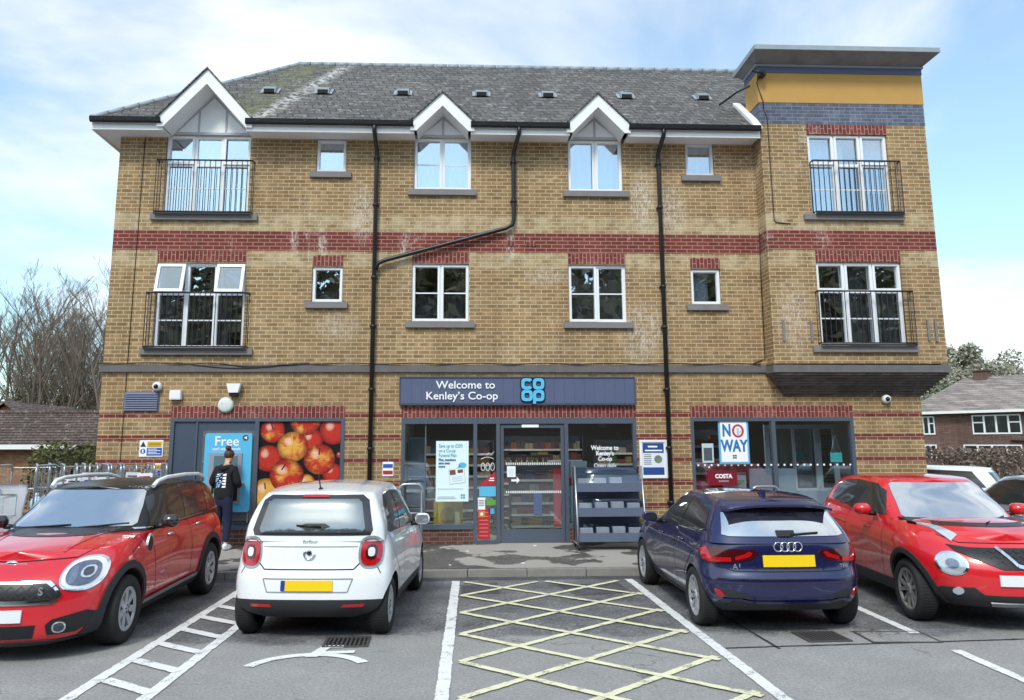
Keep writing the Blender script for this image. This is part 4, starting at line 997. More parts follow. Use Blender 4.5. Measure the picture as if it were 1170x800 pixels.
def shell(bm, bot, top, W, XR_, XF_, lr, lf, p, crown, nrow=18, waist=None, mi=0, dark_t=-1, pf=None):
    bot,top,W,XR_,XF_,crown = map(pchip,(bot,top,W,XR_,XF_,crown)); waist = waist or (lambda x,t: 1.0); pf = pf or p
    nr,ns,nf = 14,46,16
    def ring(t):
        xr,xf,w = float(XR_(t)),float(XF_(t)),float(W(t)); P=[]
        for i in range(nr): a=PI/2*i/nr; P.append((xr+lr*(1-math.cos(a)**(2/p)), w*math.sin(a)**(2/p)))
        for i in range(ns+1): P.append((xr+lr+(xf-lf-xr-lr)*i/ns, w))
        for i in range(nf-1,-1,-1): a=PI/2*i/nf; P.append((xf-lf*(1-math.cos(a)**(2/pf)), w*math.sin(a)**(2/pf)))
        return [(x,y*waist(x,t)) for x,y in P]
    rows=[]; meta=[]
    ts=[i/nrow for i in range(nrow+1)]
    r0=ring(0); r1=ring(1)
    for s in (1,.5): rows.append([(x,y*(1-s),float(bot(x))) for x,y in r0]); meta.append(-1)
    for t in ts:
        rows.append([(x,y,float(bot(x)+t*(top(x)-bot(x)))) for x,y in ring(t)]); meta.append(t)
    for s in (.04,.1,.2,.35,.5,.66,.83,1): rows.append([(x,y*(1-s),float(top(x)+crown(x)*(1-(1-s)**2.2))) for x,y in r1]); meta.append(2)
    cache={}
    def V(x,y,z):
        k=(round(x,5),round(y,5),round(z,5))
        if k not in cache: cache[k]=bm.verts.new((x,y,z))
        return cache[k]
    for j in range(len(rows)-1):
        for i in range(len(rows[0])-1):
            for sgn in (1,-1):
                q=[rows[j][i],rows[j][i+1],rows[j+1][i+1],rows[j+1][i]]; vs=[]
                for x,y,z in q:
                    v=V(x,sgn*y if abs(y)>1e-6 else 0.0,z)
                    if v not in vs: vs.append(v)
                if len(vs)<3: continue
                if sgn>0: vs=vs[::-1]
                try: f=bm.faces.new(vs)
                except ValueError: continue
                f.smooth=True; f.material_index = 1 if (meta[j] < dark_t) else mi

class Car:
    def __init__(s, name, label, cat, loc, rz, group=None):
        s.t = empty(name, loc, rz, label, cat, group)
    def bodies(s, body, cabin, mats, arches, Ra, hw, roof_mats=None):
        bm=bmesh.new(); shell(bm,**body); bmesh.ops.recalc_face_normals(bm,faces=bm.faces)
        me=bpy.data.meshes.new('body'); bm.to_mesh(me); bm.free()
        o=link('body',me,mats,s.t)
        cut=MB()
        for xw in arches:
            for sg in (1,-1):
                MT=Matrix.Translation((xw,0,Ra-.035)); y0,y1=sg*(hw-.40),sg*(hw+.25)
                cut.lathe([(Ra,y0),(Ra,y1)],MT,56,close=True)
        c=cut.build('cutter',[mats[0]],s.t); md=o.modifiers.new('b','BOOLEAN'); md.operation='DIFFERENCE'; md.object=c; md.solver='EXACT'
        ev=bpy.data.meshes.new_from_object(o.evaluated_get(bpy.context.evaluated_depsgraph_get()))
        o.modifiers.clear(); o.data=ev; bpy.data.objects.remove(c)
        idx=[f.material_index for f in ev.polygons]; ev.materials.clear()
        for m in mats: ev.materials.append(m)
        vc=[v.co for v in ev.vertices]
        for f,i_ in zip(ev.polygons,idx):
            f.material_index=min(i_,1)
            for xw in arches:
                if all(math.hypot(vc[k].x-xw,vc[k].z-(Ra-.035)) < Ra+.0015 and abs(vc[k].y) > hw-.405 for k in f.vertices): f.material_index=2
            f.use_smooth=True
        ev.set_sharp_from_angle(angle=R(38))
        s.body=o
        bm=bmesh.new(); shell(bm,**cabin); bmesh.ops.recalc_face_normals(bm,faces=bm.faces)
        me=bpy.data.meshes.new('cabin'); bm.to_mesh(me); bm.free(); me.set_sharp_from_angle(angle=R(50))
        s.cabin=link('cabin',me,roof_mats or mats,s.t)
        V=[];F=[]
        for m_ in (ev,me):
            n=len(V); V+=[v.co.copy() for v in m_.vertices]; F+=[tuple(n+i for i in f.vertices) for f in m_.polygons]
        s.bvh=BVHTree.FromPolygons(V,F)
        n0=0; s.bvh_c=BVHTree.FromPolygons([v.co.copy() for v in me.vertices],[tuple(f.vertices) for f in me.polygons])
    def hit(s,plane,u,v,sgn=1,only=None):
        B=only or s.bvh
        if plane=='side': o_,d=Vector((u,sgn*3,v)),Vector((0,-sgn,0))
        elif plane=='rear': o_,d=Vector((-4,u,v)),Vector((1,0,0))
        elif plane=='front': o_,d=Vector((9,u,v)),Vector((-1,0,0))
        else: o_,d=Vector((u,v,4)),Vector((0,0,-1))
        loc,nrm,i,dist=B.ray_cast(o_,d)
        if loc is None:
            g={'side':Vector((u,sgn*.7,v)),'rear':Vector((-.3,u,v)),'front':Vector((3,u,v)),'top':Vector((u,v,1.2))}[plane]
            loc,nrm,i,dist=B.find_nearest(g)
        if nrm.dot(d) > 0: nrm = -nrm
        return loc,nrm
    def patch(s,name,poly,plane,mat,off=.004,res=.05,sgn=1,parent=None,skirt=.012,label=None,only=None):
        bm=bmesh.new(); f=bm.faces.new([bm.verts.new((u,v,0)) for u,v in poly])
        us=[p[0] for p in poly]; vs=[p[1] for p in poly]
        for ax,lo,hi in ((0,min(us),max(us)),(1,min(vs),max(vs))):
            n=int((hi-lo)/res)
            for k in range(1,n+1):
                c=[0,0,0]; c[ax]=lo+(hi-lo)*k/(n+1); nn=[0,0,0]; nn[ax]=1
                bmesh.ops.bisect_plane(bm,geom=bm.verts[:]+bm.edges[:]+bm.faces[:],plane_co=c,plane_no=nn)
        bmesh.ops.triangulate(bm,faces=[f for f in bm.faces if len(f.verts)>4])
        hits={}
        for v in bm.verts: hits[v]=s.hit(plane,v.co.x,v.co.y,sgn,only)
        # smooth the normals a little
        bnd=[e for e in bm.edges if len(e.link_faces)==1]
        for v,(l,n) in hits.items(): v.co=l+n*off
        for f in bm.faces: f.smooth=True
        low={}
        for e in bnd:
            q=[]
            for v in e.verts:
                if v not in low: low[v]=bm.verts.new(hits[v][0]-hits[v][1]*skirt)
                q.append(low[v])
            bm.faces.new((e.verts[0],e.verts[1],q[1],q[0]))
        bmesh.ops.recalc_face_normals(bm,faces=bm.faces)
        me=bpy.data.meshes.new(name); bm.to_mesh(me); bm.free(); me.set_sharp_from_angle(angle=R(45))
        o=link(name,me,mat,parent or s.t)
        if label: o['label']=label
        return o
    def seam(s,lines,mat,plane='side',sgns=(1,-1),w=.008,off=.0025,name='panel_gap',parent=None):
        b=MB()
        for sg in sgns:
            for L in lines:
                P=[]
                for a,c in zip(L,L[1:]):
                    n=max(2,int(math.dist(a,c)/.05))
                    P+=[(a[0]+(c[0]-a[0])*k/n,a[1]+(c[1]-a[1])*k/n) for k in range(n)]
                P.append(L[-1])
                for a,c in zip(P,P[1:]):
                    dx,dz=c[0]-a[0],c[1]-a[1]; l=math.hypot(dx,dz) or 1; nx,nz=-dz/l*w/2,dx/l*w/2
                    q=[]
                    for (u,v) in ((a[0]+nx,a[1]+nz),(a[0]-nx,a[1]-nz),(c[0]-nx,c[1]-nz),(c[0]+nx,c[1]+nz)):
                        l_,n_=s.hit(plane,u,v,sg); q.append(l_+n_*off)
                    b.face(q)
        return b.build(name,mat,parent or s.body)
    def arch_trim(s,xw,Ra,wd,mat,off=.014,z0=.2,sgns=(1,-1)):
        cz=Ra-.035
        for sg in sgns:
            a0=math.asin(max(-1,min(1,(z0-cz)/(Ra+wd/2)))); n=22
            A=[a0+(PI-2*a0)*k/n for k in range(n+1)]
            P=[(xw+(Ra+.004)*math.cos(a),cz+(Ra+.004)*math.sin(a)) for a in A]+[(xw+(Ra+wd)*math.cos(a),cz+(Ra+wd)*math.sin(a)) for a in A[::-1]]
            s.patch('arch_trim',P,'side',mat,off,.07,sg,skirt=.03)
    def wheels(s,xs,ytrack,r,w,rim_r,spokes,rimmat,dark=None,twin=False,sw=.3):
        t=MB(); h=w/2; sh=.035
        t.lathe([(rim_r*.96,-h+.02),(rim_r,-h+.006),(rim_r+.012,-h),(r-.035,-h-.006),(r-.012,-h+.012),(r,-h+.04),(r,h-.04),(r-.012,h-.012),(r-.035,h+.006),(rim_r+.012,h),(rim_r,h-.006),(rim_r*.96,h-.02)],None,48)
        for k in range(60):   # tread blocks
            a=2*PI*k/60; Mx=Matrix.Rotation(a,4,'Y'); t.box(-.008,.008,-h+.035,h-.035,r-.001,r+.0035,M=Mx)
        for i,(x,sg) in enumerate([(x,sg) for x in xs for sg in (1,-1)]):
            if i==0:
                wh=t.build('wheel',M['rubber'],s.t)
                m=MB(); ro=rim_r*.97
                m.lathe([(ro,-h+.03),(ro-.012,h-.10)],None,40,1); m.lathe([(ro-.012,h-.10),(.02,h-.10)],None,40,1); m.lathe([(ro,h-.012),(ro-.022,h-.004),(ro-.035,h-.03)],None,40,0); m.lathe([(ro,h-.012),(ro,-h+.03)],None,40,0)
                m.lathe([(.0,h-.012),(.05,h-.014),(.065,h-.03),(.07,h-.08)],None,24,0)
                for k in range(spokes):
                    for q in ((-1,1) if twin else (0,)):
                        Mx=Matrix.Rotation(2*PI*k/spokes+q*.0,4,'Y'); e=q*PI/spokes*.42
                        wi,wo=.017*(.75 if twin else 1)*sw/.3,.017*(.75 if twin else 1.3)*sw/.3
                        r0,r1=.04,ro-.02; yo,yi=h-.014,h-.03
                        def P(rad,tt,yy): a=e*(.55 if rad<.1 else 1.0); return Mx@Vector((tt*math.cos(a)+rad*math.sin(a),yy,rad*math.cos(a)-tt*math.sin(a)))
                        A=[P(r0,-wi,yi),P(r0,wi,yi),P(r1,wo,yo),P(r1,-wo,yo)]; Bk=[P(r0,-wi,yi-.03),P(r0,wi,yi-.03),P(r1,wo,yo-.035),P(r1,-wo,yo-.035)]
                        m.face(A,0); m.face(Bk[::-1],0)
                        for j in range(4): m.face([A[j],Bk[j],Bk[(j+1)%4],A[(j+1)%4]],0)
                for k in range(5):
                    a=2*PI*k/5+.3; m.lathe([(0,0),(.010,0),(.010,-.02)],Matrix.Translation((.036*math.cos(a),h-.010,.036*math.sin(a))),8,1)
                m.build('rim',[rimmat,dark or M['dark']],wh,bevel=0)
            else:
                n=wh.copy(); COL.objects.link(n)
                # rims keep two levels: wheel > rim, nuts join the rim level
                for ch in [c for c in bpy.data.objects if c.parent==wh]:
                    cc=ch.copy(); COL.objects.link(cc); cc.parent=n
                n.parent=s.t; 
                w_=n
            tgt=wh if i==0 else w_
            tgt.location=(x,sg*ytrack,r); tgt.rotation_euler=(0,random.uniform(0,1),0 if sg>0 else PI)
            if i>0: tgt.rotation_euler[2]=0 if sg>0 else PI
    def mirror(s,x,y,z,mat,size=(.11,.10,.075),sgns=(1,-1),front=1):
        for sg in sgns:
            m=MB(); a,b,c=size
            m.ell((0,sg*.11,0),(a,b,c),16,10); 
            for v in m.bm.verts:
                v.co.x=max(v.co.x,-a*.35); v.co.z=max(-c*.8,min(c*.85,v.co.z))
            m.mi=1; m.tube([(0,-sg*.05,-c*.7),(0,sg*.05,-c*.6)],.03,8)
            o=m.build('mirror',[mat,M['black']],s.t,(x,sg*y,z))
            g=MB(); P=rrect(-b*.8,b*.8,-c*.6,c*.62,.03); g.prism([(sg*.11+u,v) for u,v in P],-a*.35-.004,-a*.35-.0005,plane='yz'); g.build('mirror_glass',M['chrome'],o)
    def handles(s,pts,mat,sgns=(1,-1)):
        for sg in sgns:
            for x,z in pts:
                l,n=s.hit('side',x,z,sg); m=MB(); m.tube([l+n*.002+Vector((-.085,0,0)),l+n*.03+Vector((-.06,0,0)),l+n*.034,l+n*.03+Vector((.06,0,0)),l+n*.002+Vector((.085,0,0))],.013,8)
                m.build('door_handle',mat,s.t)
    def tubeon(s,name,pts,r,mat,n=8,parent=None):
        m=MB(); m.tube(pts,r,n); return m.build(name,mat,parent or s.t)

M['rubber']=plain('tyre_rubber',(34,34,35),.8,var=.25,scale=12)
M['trim']=plain('grained_black_trim',(42,43,46),.6,var=.2,scale=20)
M['carglass']=glass('dark_car_glass',(.012,.014,.016),.0,True,fs=.7)
M['windscreen']=glass('sky_lit_windscreen',(.03,.035,.038),.66,True)
M['rearglass']=glass('grey_rear_glass',(.05,.055,.06),.17,True)
M['lens_red']=plain('red_lamp_lens',(176,14,22),.12,coat=1,var=.08,scale=30)
M['lens_dark']=plain('dark_red_lamp_lens',(66,7,14),.1,coat=1,var=.1)
M['lens_clear']=plain('clear_lamp_lens',(196,206,216),.1,metal=.4,coat=1,var=.2,scale=30)
M['lamp_glass']=plain('lamp_glass',(92,104,126),.08,metal=.3,coat=1,var=.7,scale=35)
M['lens_white']=plain('white_lamp_insert',(226,228,232),.25,coat=1,var=.05)
M['lamp_dark']=plain('dark_lamp_inside',(50,58,72),.12,coat=1,var=.4,scale=25)
M['lamp_mid']=plain('blue_grey_lamp_glass',(120,132,156),.1,metal=.5,coat=1,var=.6,scale=40)
M['plate_y']=plain('yellow_number_plate',(238,200,24),.35,var=0)
M['plate_w']=plain('white_number_plate',(228,230,234),.35,var=0)
M['plate_b']=plain('blue_plate_band',(30,60,150),.35,var=0)
M['grey_alloy']=plain('grey_alloy',(182,184,188),.35,metal=.35,var=.08)
M['dark_alloy']=plain('graphite_alloy',(150,147,144),.3,metal=.35,var=.1)
P_RED=paint('chilli_red_paint',(208,20,36)); P_RED2=paint('bright_red_paint',(212,24,34)); P_WHITE=paint('white_car_paint',(236,238,240)); P_BLUE=paint('dark_blue_paint',(15,20,74),.15); P_BLACK=paint('gloss_black_paint',(28,26,28)); P_DULL=plain('satin_black_paint',(20,20,22),.28,var=.1); P_SILVER=paint('silver_paint',(168,172,178),.5)
def mir(P): return [(-u,v) for u,v in P]
def mirq(P): return [(-u,v) for u,v in P][::-1]

# --- white city car, seen from behind
c=Car('parked_car','white small city car parked with its rounded tail to the camera','car',(-1.58,-5.93,0),PI/2-.075)
body=dict(bot=[(-.5,.24),(0,.2),(2.5,.2),(3.1,.22)],top=[(-.5,1.05),(.2,1.02),(1.2,.97),(2.1,.95),(2.7,.86),(3.0,.76)],
    W=[(0,.745),(.10,.815),(.25,.832),(.45,.834),(.65,.825),(.85,.80),(1,.755)],
    XR_=[(0,-.36),(.08,-.44),(.20,-.475),(.36,-.47),(.52,-.45),(.60,-.425),(.80,-.395),(1,-.36)],
    XF_=[(0,2.9),(.15,3.02),(.4,3.03),(.65,2.98),(.85,2.88),(1,2.72)],lr=.36,lf=.5,p=2.8,crown=[(-.4,.01),(.2,.02),(2,.03),(2.7,.045)],dark_t=.17,
    waist=lambda x,t: 1+.012*math.exp(-((x-.05)/.35)**2)*math.sin(PI*t)-.018*math.exp(-((x-1.25)/.6)**2)*math.exp(-((t-.4)/.25)**2))
cabin=dict(bot=[(-.4,.99),(2.6,.90)],top=[(-.30,1.435),(0,1.475),(.5,1.515),(1.1,1.52),(1.6,1.475),(2.0,1.40)],W=[(0,.762),(.3,.745),(.6,.70),(.85,.645),(1,.59)],
    XR_=[(0,-.37),(.3,-.345),(.65,-.285),(.88,-.235),(1,-.17)],XF_=[(0,2.42),(.5,2.05),(.85,1.75),(1,1.62)],lr=.22,lf=.45,p=3,crown=[(-.3,.03),(.4,.045),(1.8,.035)],nrow=14)
c.bodies(body,cabin,[P_WHITE,M['trim'],M['dark']],(0,2.494),.335,.832)
# tailgate: black surround, glass, third light
c.patch('tailgate_surround_and_shade',[(-.62,1.045),(.62,1.045),(.645,1.10),(.575,1.40),(.50,1.455),(-.50,1.455),(-.575,1.40),(-.645,1.10)],'rear',P_BLACK,.004,.05)
c.patch('rear_window',[(-.545,1.075),(.545,1.075),(.565,1.11),(.505,1.375),(.46,1.41),(-.46,1.41),(-.505,1.375),(-.565,1.11)],'rear',M['rearglass'],.009,.04)
c.patch('brake_light',[(-.15,1.425),(.15,1.425),(.13,1.45),(-.13,1.45)],'rear',M['lens_red'],.012,.05)
c.seam([[(-.58,1.03),(-.56,.80),(-.47,.71),(.47,.71),(.56,.80),(.58,1.03)]],M['dark'],'rear',(1,),.012,.003)
c.seam([[(-.50,.935),(.50,.935)]],P_SILVER,'rear',(1,),.01,.004,name='crease')
for sg in (1,-1):
    q=lambda r: [(sg*.635+r*.92*math.copysign(abs(math.cos(a))**.75,math.cos(a)),.875+r*1.22*math.copysign(abs(math.sin(a))**.75,math.sin(a))) for a in np.linspace(0,2*PI,29)[:-1]]
    tl=c.patch('tail_light',q(.135),'rear',P_SILVER,.008,.04); c.patch('lens',q(.112),'rear',M['lens_red'],.018,.03,parent=tl); c.patch('reflector',q(.060),'rear',M['lens_dark'],.022,.03,parent=tl); c.patch('reflector',q(.036),'rear',M['lens_white'],.026,.03,parent=tl)
    c.patch('bumper_reflector',[(sg*.36,.345),(sg*.58,.345),(sg*.60,.372),(sg*.38,.372)],'rear',M['lens_red'],.010,.06)
    c.seam([[(sg*.74,.66),(sg*.70,.735),(sg*.56,.73)]],M['dark'],'rear',(1,),.008,.003)
c.patch('number_plate',rc(-.27,.27,.505,.605),'rear',M['plate_y'],.016,.1); c.patch('plate_band',rc(.225,.27,.506,.604),'rear',M['plate_b'],.0185,.1)
c.seam([[(-.42,.49),(.42,.49),(.47,.62),(-.47,.62),(-.42,.49)]],P_SILVER,'rear',(1,),.012,.003,name='plate_recess')
rg=MB()
lc,n_=c.hit('rear',0,.865); 
rg.tube([lc+Vector((-.012,.055*math.cos(a),.055*math.sin(a))) for a in np.linspace(PI*.98,2.02*PI,14)]+[lc+Vector((-.012,.055,.02)),lc+Vector((-.012,.03,.03))],.012,6); rg.build('emblem',M['chrome'],c.t); b=MB(); b.ell(lc+Vector((-.012,0,.012)),(.012,.026,.026)); b.build('lock_button',M['carglass'],c.t)
lc,n_=c.hit('rear',0,.985); 
text('script',"forfour",.055,lc+Vector((-.004,0,0)),P_SILVER,c.t,rot=(PI/2,0,-PI/2),depth=.002)
c.patch('wiper_base',[(-.20,1.135),(-.12,1.105),(.06,1.105),(.16,1.14),(.06,1.165),(-.14,1.165)],'rear',M['black'],.016,.05); c.tubeon('wiper',[c.hit('rear',-.1,1.14)[0]+Vector((-.03,0,0)),c.hit('rear',.16,1.15)[0]+Vector((-.02,0,0))],.010,M['black'])
wpts=[(-.02,1.06),(.15,1.03),(1.7,.98),(2.12,1.0),(1.72,1.33),(1.45,1.42),(.7,1.455),(.25,1.43),(.08,1.33)]
for sg in (1,-1):
    sw=c.patch('side_window',wpts,'side',M['carglass'],.006,.06,sg); c.patch('window_pillar',[(.80,1.02),(.90,1.02),(.86,1.455),(.78,1.455)],'side',P_BLACK,.010,.06,sg,parent=sw)
c.seam([[(.84,1.0),(.84,.34)],[(.05,1.03),(.12,.80),(.36,.60),(.42,.33)],[(1.86,.95),(1.84,.60),(1.78,.33)],[(.42,.31),(1.78,.31)]],M['dark'])
c.handles([(.62,.90),(1.55,.885)],P_WHITE)
c.mirror(1.80,.80,1.02,P_WHITE,(.10,.10,.085))
c.patch('windscreen',[(-.6,1.0),(.6,1.0),(.52,1.38),(-.52,1.38)],'front',M['windscreen'],.005)
c.tubeon('aerial',[(-.02,0,1.51),(-.08,0,1.60),(-.11,0,1.66)],.008,M['black']); b=MB(); b.ell((-.01,0,1.51),(.05,.025,.018)); b.build('aerial_base',M['black'],c.t)
c.wheels((0,2.494),.715,.295,.185,.20,10,M['grey_alloy'],sw=.32)

# --- dark blue hatchback, seen from behind
c=Car('parked_car','dark blue hatchback parked with its tail to the camera','car',(3.47,-5.80,0),PI/2+.0)
body=dict(bot=[(-.7,.27),(0,.19),(2.5,.19),(3.3,.22)],top=[(-.75,.985),(-.3,1.0),(.5,.985),(1.6,.95),(2.2,.95),(2.9,.84),(3.25,.72)],
    W=[(0,.72),(.12,.80),(.28,.845),(.48,.868),(.66,.868),(.84,.845),(1,.785)],
    XR_=[(0,-.52),(.08,-.61),(.22,-.66),(.42,-.665),(.50,-.64),(.60,-.615),(.8,-.60),(.93,-.585),(1,-.555)],
    XF_=[(0,3.1),(.2,3.28),(.5,3.3),(.8,3.2),(1,3.05)],lr=.45,lf=.6,p=2.7,crown=[(-.7,.02),(.2,.02),(2.2,.035),(3.,.05)],dark_t=.10,
    waist=lambda x,t: 1+.010*math.exp(-((x)/.4)**2)*math.sin(PI*t)-.016*math.exp(-((x-1.25)/.7)**2)*math.exp(-((t-.42)/.2)**2)+.008*math.exp(-((t-.74)/.05)**2))
cabin=dict(bot=[(-.7,.94),(2.6,.90)],top=[(-.35,1.335),(0,1.375),(.5,1.40),(1.1,1.395),(1.5,1.35),(1.75,1.28)],W=[(0,.795),(.25,.77),(.6,.69),(.88,.61),(1,.555)],
    XR_=[(0,-.60),(.25,-.53),(.6,-.42),(.92,-.31),(1,-.26)],XF_=[(0,2.30),(.5,1.90),(.85,1.58),(1,1.45)],lr=.30,lf=.5,p=2.8,crown=[(-.3,.025),(.6,.035),(1.6,.03)],nrow=14)
c.bodies(body,cabin,[P_BLUE,M['trim'],M['dark']],(0,2.563),.345,.868)
# roof spoiler
sp=MB(); n=24
def spo(u): return -.385-.02*math.cos(u*PI/2)
pr=None
for i in range(n+1):
    y=-.585+1.17*i/n; k=abs(y)/.585; zt=1.365-.05*k**3; x0_=-.50+.05*k**2
    ring=[sp.bm.verts.new(p) for p in ((-.02,y,zt+.012),(x0_,y,zt-.028),(x0_+.01,y,zt-.055),(-.25,y,zt-.065),(-.02,y,zt-.06))]
    if pr:
        for a in range(5): sp.bm.faces.new((pr[a],pr[(a+1)%5],ring[(a+1)%5],ring[a])).smooth=(a==0)
    else: sp.bm.faces.new(ring)
    pr=ring
sp.bm.faces.new(pr[::-1]); sp.build('roof_spoiler',P_BLUE,c.t,bevel=.006)
c.patch('spoiler_fin_shadow',[(-.57,1.21),(.57,1.21),(.53,1.31),(-.53,1.31)],'rear',P_BLACK,.004,.06,only=c.bvh_c).name='tailgate_surround_and_shade'  # black strip paints the roof spoiler's shade onto the tailgate
c.patch('rear_window',[(-.60,1.005),(.60,1.005),(.665,1.02),(.60,1.235),(-.60,1.235),(-.665,1.02)],'rear',M['windscreen'],.009,.04)
c.patch('brake_light',rc(-.12,.12,1.275,1.295),'rear',M['lens_dark'],.02,.06,only=c.bvh_c)
for sg in (1,-1):
    f_=lambda P: [(sg*u,v) for u,v in P][::sg]
    tl=c.patch('tail_light',f_([(.32,.835),(.40,.775),(.60,.735),(.80,.725),(.853,.76),(.86,.88),(.80,.90),(.62,.88),(.36,.87)]),'rear',M['lens_dark'],.012,.035)
    c.patch('lens',f_([(.60,.752),(.80,.74),(.845,.77),(.85,.868),(.80,.885),(.78,.79),(.60,.792)]),'rear',M['lens_red'],.018,.03,parent=tl)
    c.patch('lens',f_([(.38,.842),(.42,.80),(.56,.765),(.56,.80),(.46,.83),(.42,.855)]),'rear',M['lens_red'],.018,.03,parent=tl)
    c.patch('bumper_reflector',f_([(.68,.40),(.74,.39),(.775,.47),(.72,.46)]),'rear',M['lens_red'],.012,.05)
    c.patch('bumper_vent',f_([(.40,.385),(.66,.385),(.70,.46),(.62,.47),(.45,.42)]),'rear',M['trim'],.006,.06)
c.patch('number_plate',rc(-.28,.28,.70,.82),'rear',M['plate_y'],.012,.1)
c.seam([[(-.45,.835),(.45,.835),(.36,.665),(-.36,.665),(-.45,.835)]],P_BLACK,'rear',(1,),.012,.003,name='plate_recess')
c.seam([[(-.80,.93),(-.72,.70),(-.58,.655),(.58,.655),(.72,.70),(.80,.93)]],M['dark'],'rear',(1,),.010,.003)
c.seam([[(-.80,.575),(.80,.575)]],P_BLACK,'rear',(1,),.012,.004,name='bumper_crease'); c.seam([[(-.76,.52),(.76,.52)]],P_BLACK,'rear',(1,),.012,.004,name='bumper_crease')
c.patch('diffuser',[(-.66,.285),(.66,.285),(.60,.345),(.52,.36),(.40,.335),(-.40,.335),(-.52,.36),(-.60,.345)],'rear',M['trim'],.012,.06)
c.seam([[(-.70,.37),(-.54,.375),(-.42,.35),(.42,.35),(.54,.375),(.70,.37)]],P_BLUE,'rear',(1,),.018,.016,name='diffuser_lip')
rg=MB()
for k in range(4):
    cy=.105-.07*k; lc,n_=c.hit('rear',cy,.905)
    rg.tube([lc+Vector((-.010,.047*math.cos(a),.047*math.sin(a))) for a in np.linspace(0,2*PI,25)],.008,6,cap=False)
rg.build('emblem',M['chrome'],c.t)
lc,n_=c.hit('rear',.55,.70); text('badge','A1',.085,lc+Vector((-.006,0,0)),M['chrome'],c.t,rot=(PI/2,0,-PI/2),depth=.003)
lc,n_=c.hit('rear',-.58,.70); text('badge','35 TFSI',.055,lc+Vector((-.006,0,0)),M['chrome'],c.t,rot=(PI/2,0,-PI/2),depth=.003)
c.tubeon('wiper',[c.hit('rear',-.05,1.03)[0]+Vector((-.03,0,0)),c.hit('rear',-.36,1.045)[0]+Vector((-.025,0,0))],.010,M['black']); c.patch('wiper_base',rc(-.10,.10,1.01,1.06),'rear',M['black'],.018,.05)
wpts=[(-.20,1.06),(.1,1.02),(1.5,.985),(2.02,.985),(1.62,1.20),(1.35,1.305),(.8,1.345),(.2,1.335),(-.02,1.27)]
for sg in (1,-1):
    sw=c.patch('side_window',wpts,'side',M['carglass'],.006,.06,sg); c.patch('window_pillar',[(.72,1.0),(.84,1.0),(.80,1.34),(.71,1.34)],'side',P_BLACK,.010,.06,sg,parent=sw)
    c.seam([[(-.20,1.05),(.1,1.01),(1.5,.975),(2.02,.975)]],M['chrome'],'side',(sg,),.012,.008,name='window_trim')
c.seam([[(.80,.98),(.80,.34)],[(-.1,1.03),(-.02,.80),(.34,.55),(.40,.32)],[(1.92,.95),(1.90,.60),(1.84,.32)],[(.40,.30),(1.84,.30)]],M['dark'])
c.seam([[(-.55,.83),(.5,.80),(2.6,.76)]],P_BLACK,'side',(1,-1),.006,.002,name='shoulder_crease')
c.patch('sill_trim',[(.36,.19),(2.2,.19),(2.2,.245),(.36,.245)],'side',M['trim'],.010,.08,1); c.patch('sill_trim',[(.36,.19),(2.2,.19),(2.2,.245),(.36,.245)],'side',M['trim'],.010,.08,-1)
c.handles([(.50,.87),(1.45,.845)],P_BLUE); c.mirror(1.72,.83,1.02,P_BLUE,(.10,.105,.075))
c.patch('windscreen',[(-.62,1.0),(.62,1.0),(.52,1.27),(-.52,1.27)],'front',M['windscreen'],.005)
b=MB(); b.prism([(.0,1.39),(.16,1.42),(.05,1.47),(.0,1.46)],-.02,.02); b.build('aerial',P_BLUE,c.t,bevel=.008)
c.wheels((0,2.563),.775,.315,.20,.225,10,M['grey_alloy'],sw=.36)

# --- red compact crossover with black roof, front to the camera
c=Car('parked_car','red car with a black roof, silver roof rails and hexagonal grille, facing the camera','car',(-4.36,-3.64,0),-PI/2)
body=dict(bot=[(-.8,.28),(0,.22),(2.6,.20),(3.4,.115)],top=[(-.8,1.06),(.5,1.06),(1.8,1.04),(2.3,1.02),(2.7,.975),(3.1,.915),(3.4,.84)],
    W=[(0,.78),(.12,.855),(.3,.895),(.5,.905),(.7,.895),(.86,.865),(1,.80)],
    XR_=[(0,-.70),(.15,-.80),(.4,-.82),(.7,-.78),(1,-.70)],
    XF_=[(0,3.28),(.06,3.42),(.15,3.48),(.30,3.49),(.5,3.48),(.68,3.47),(.82,3.43),(.93,3.33),(1,3.18)],lr=.4,lf=.80,p=2.6,pf=2.35,crown=[(-.7,.02),(2,.04),(2.6,.075),(3.2,.075)],dark_t=.10,
    waist=lambda x,t: 1+.012*math.exp(-((x-2.67)/.5)**2)*math.sin(PI*t)+.012*math.exp(-((x)/.5)**2)*math.sin(PI*t)-.014*math.exp(-((x-1.3)/.7)**2)*math.exp(-((t-.4)/.22)**2))
cabin=dict(bot=[(-.7,1.02),(2.6,.98)],top=[(-.62,1.44),(-.2,1.50),(.4,1.525),(1.0,1.525),(1.45,1.49),(1.7,1.44)],W=[(0,.815),(.3,.785),(.6,.735),(.88,.675),(1,.615)],
    XR_=[(0,-.72),(.5,-.66),(.85,-.60),(1,-.52)],XF_=[(0,2.28),(.3,2.09),(.6,1.87),(.85,1.67),(1,1.53)],lr=.25,lf=.48,p=3,crown=[(-.6,.03),(.4,.04),(1.6,.03)],nrow=14)
c.bodies(body,cabin,[P_RED,M['trim'],M['dark']],(0,2.67),.385,.908,roof_mats=[P_DULL])
c.patch('windscreen',[(-.635,1.095),(.635,1.095),(.665,1.12),(.56,1.44),(.52,1.462),(-.52,1.462),(-.56,1.44),(-.665,1.12)],'front',M['windscreen'],.012,.025,only=c.bvh_c)
c.patch('scuttle',[(-.70,1.055),(.70,1.055),(.70,1.10),(-.70,1.10)],'front',M['black'],.004,.06)
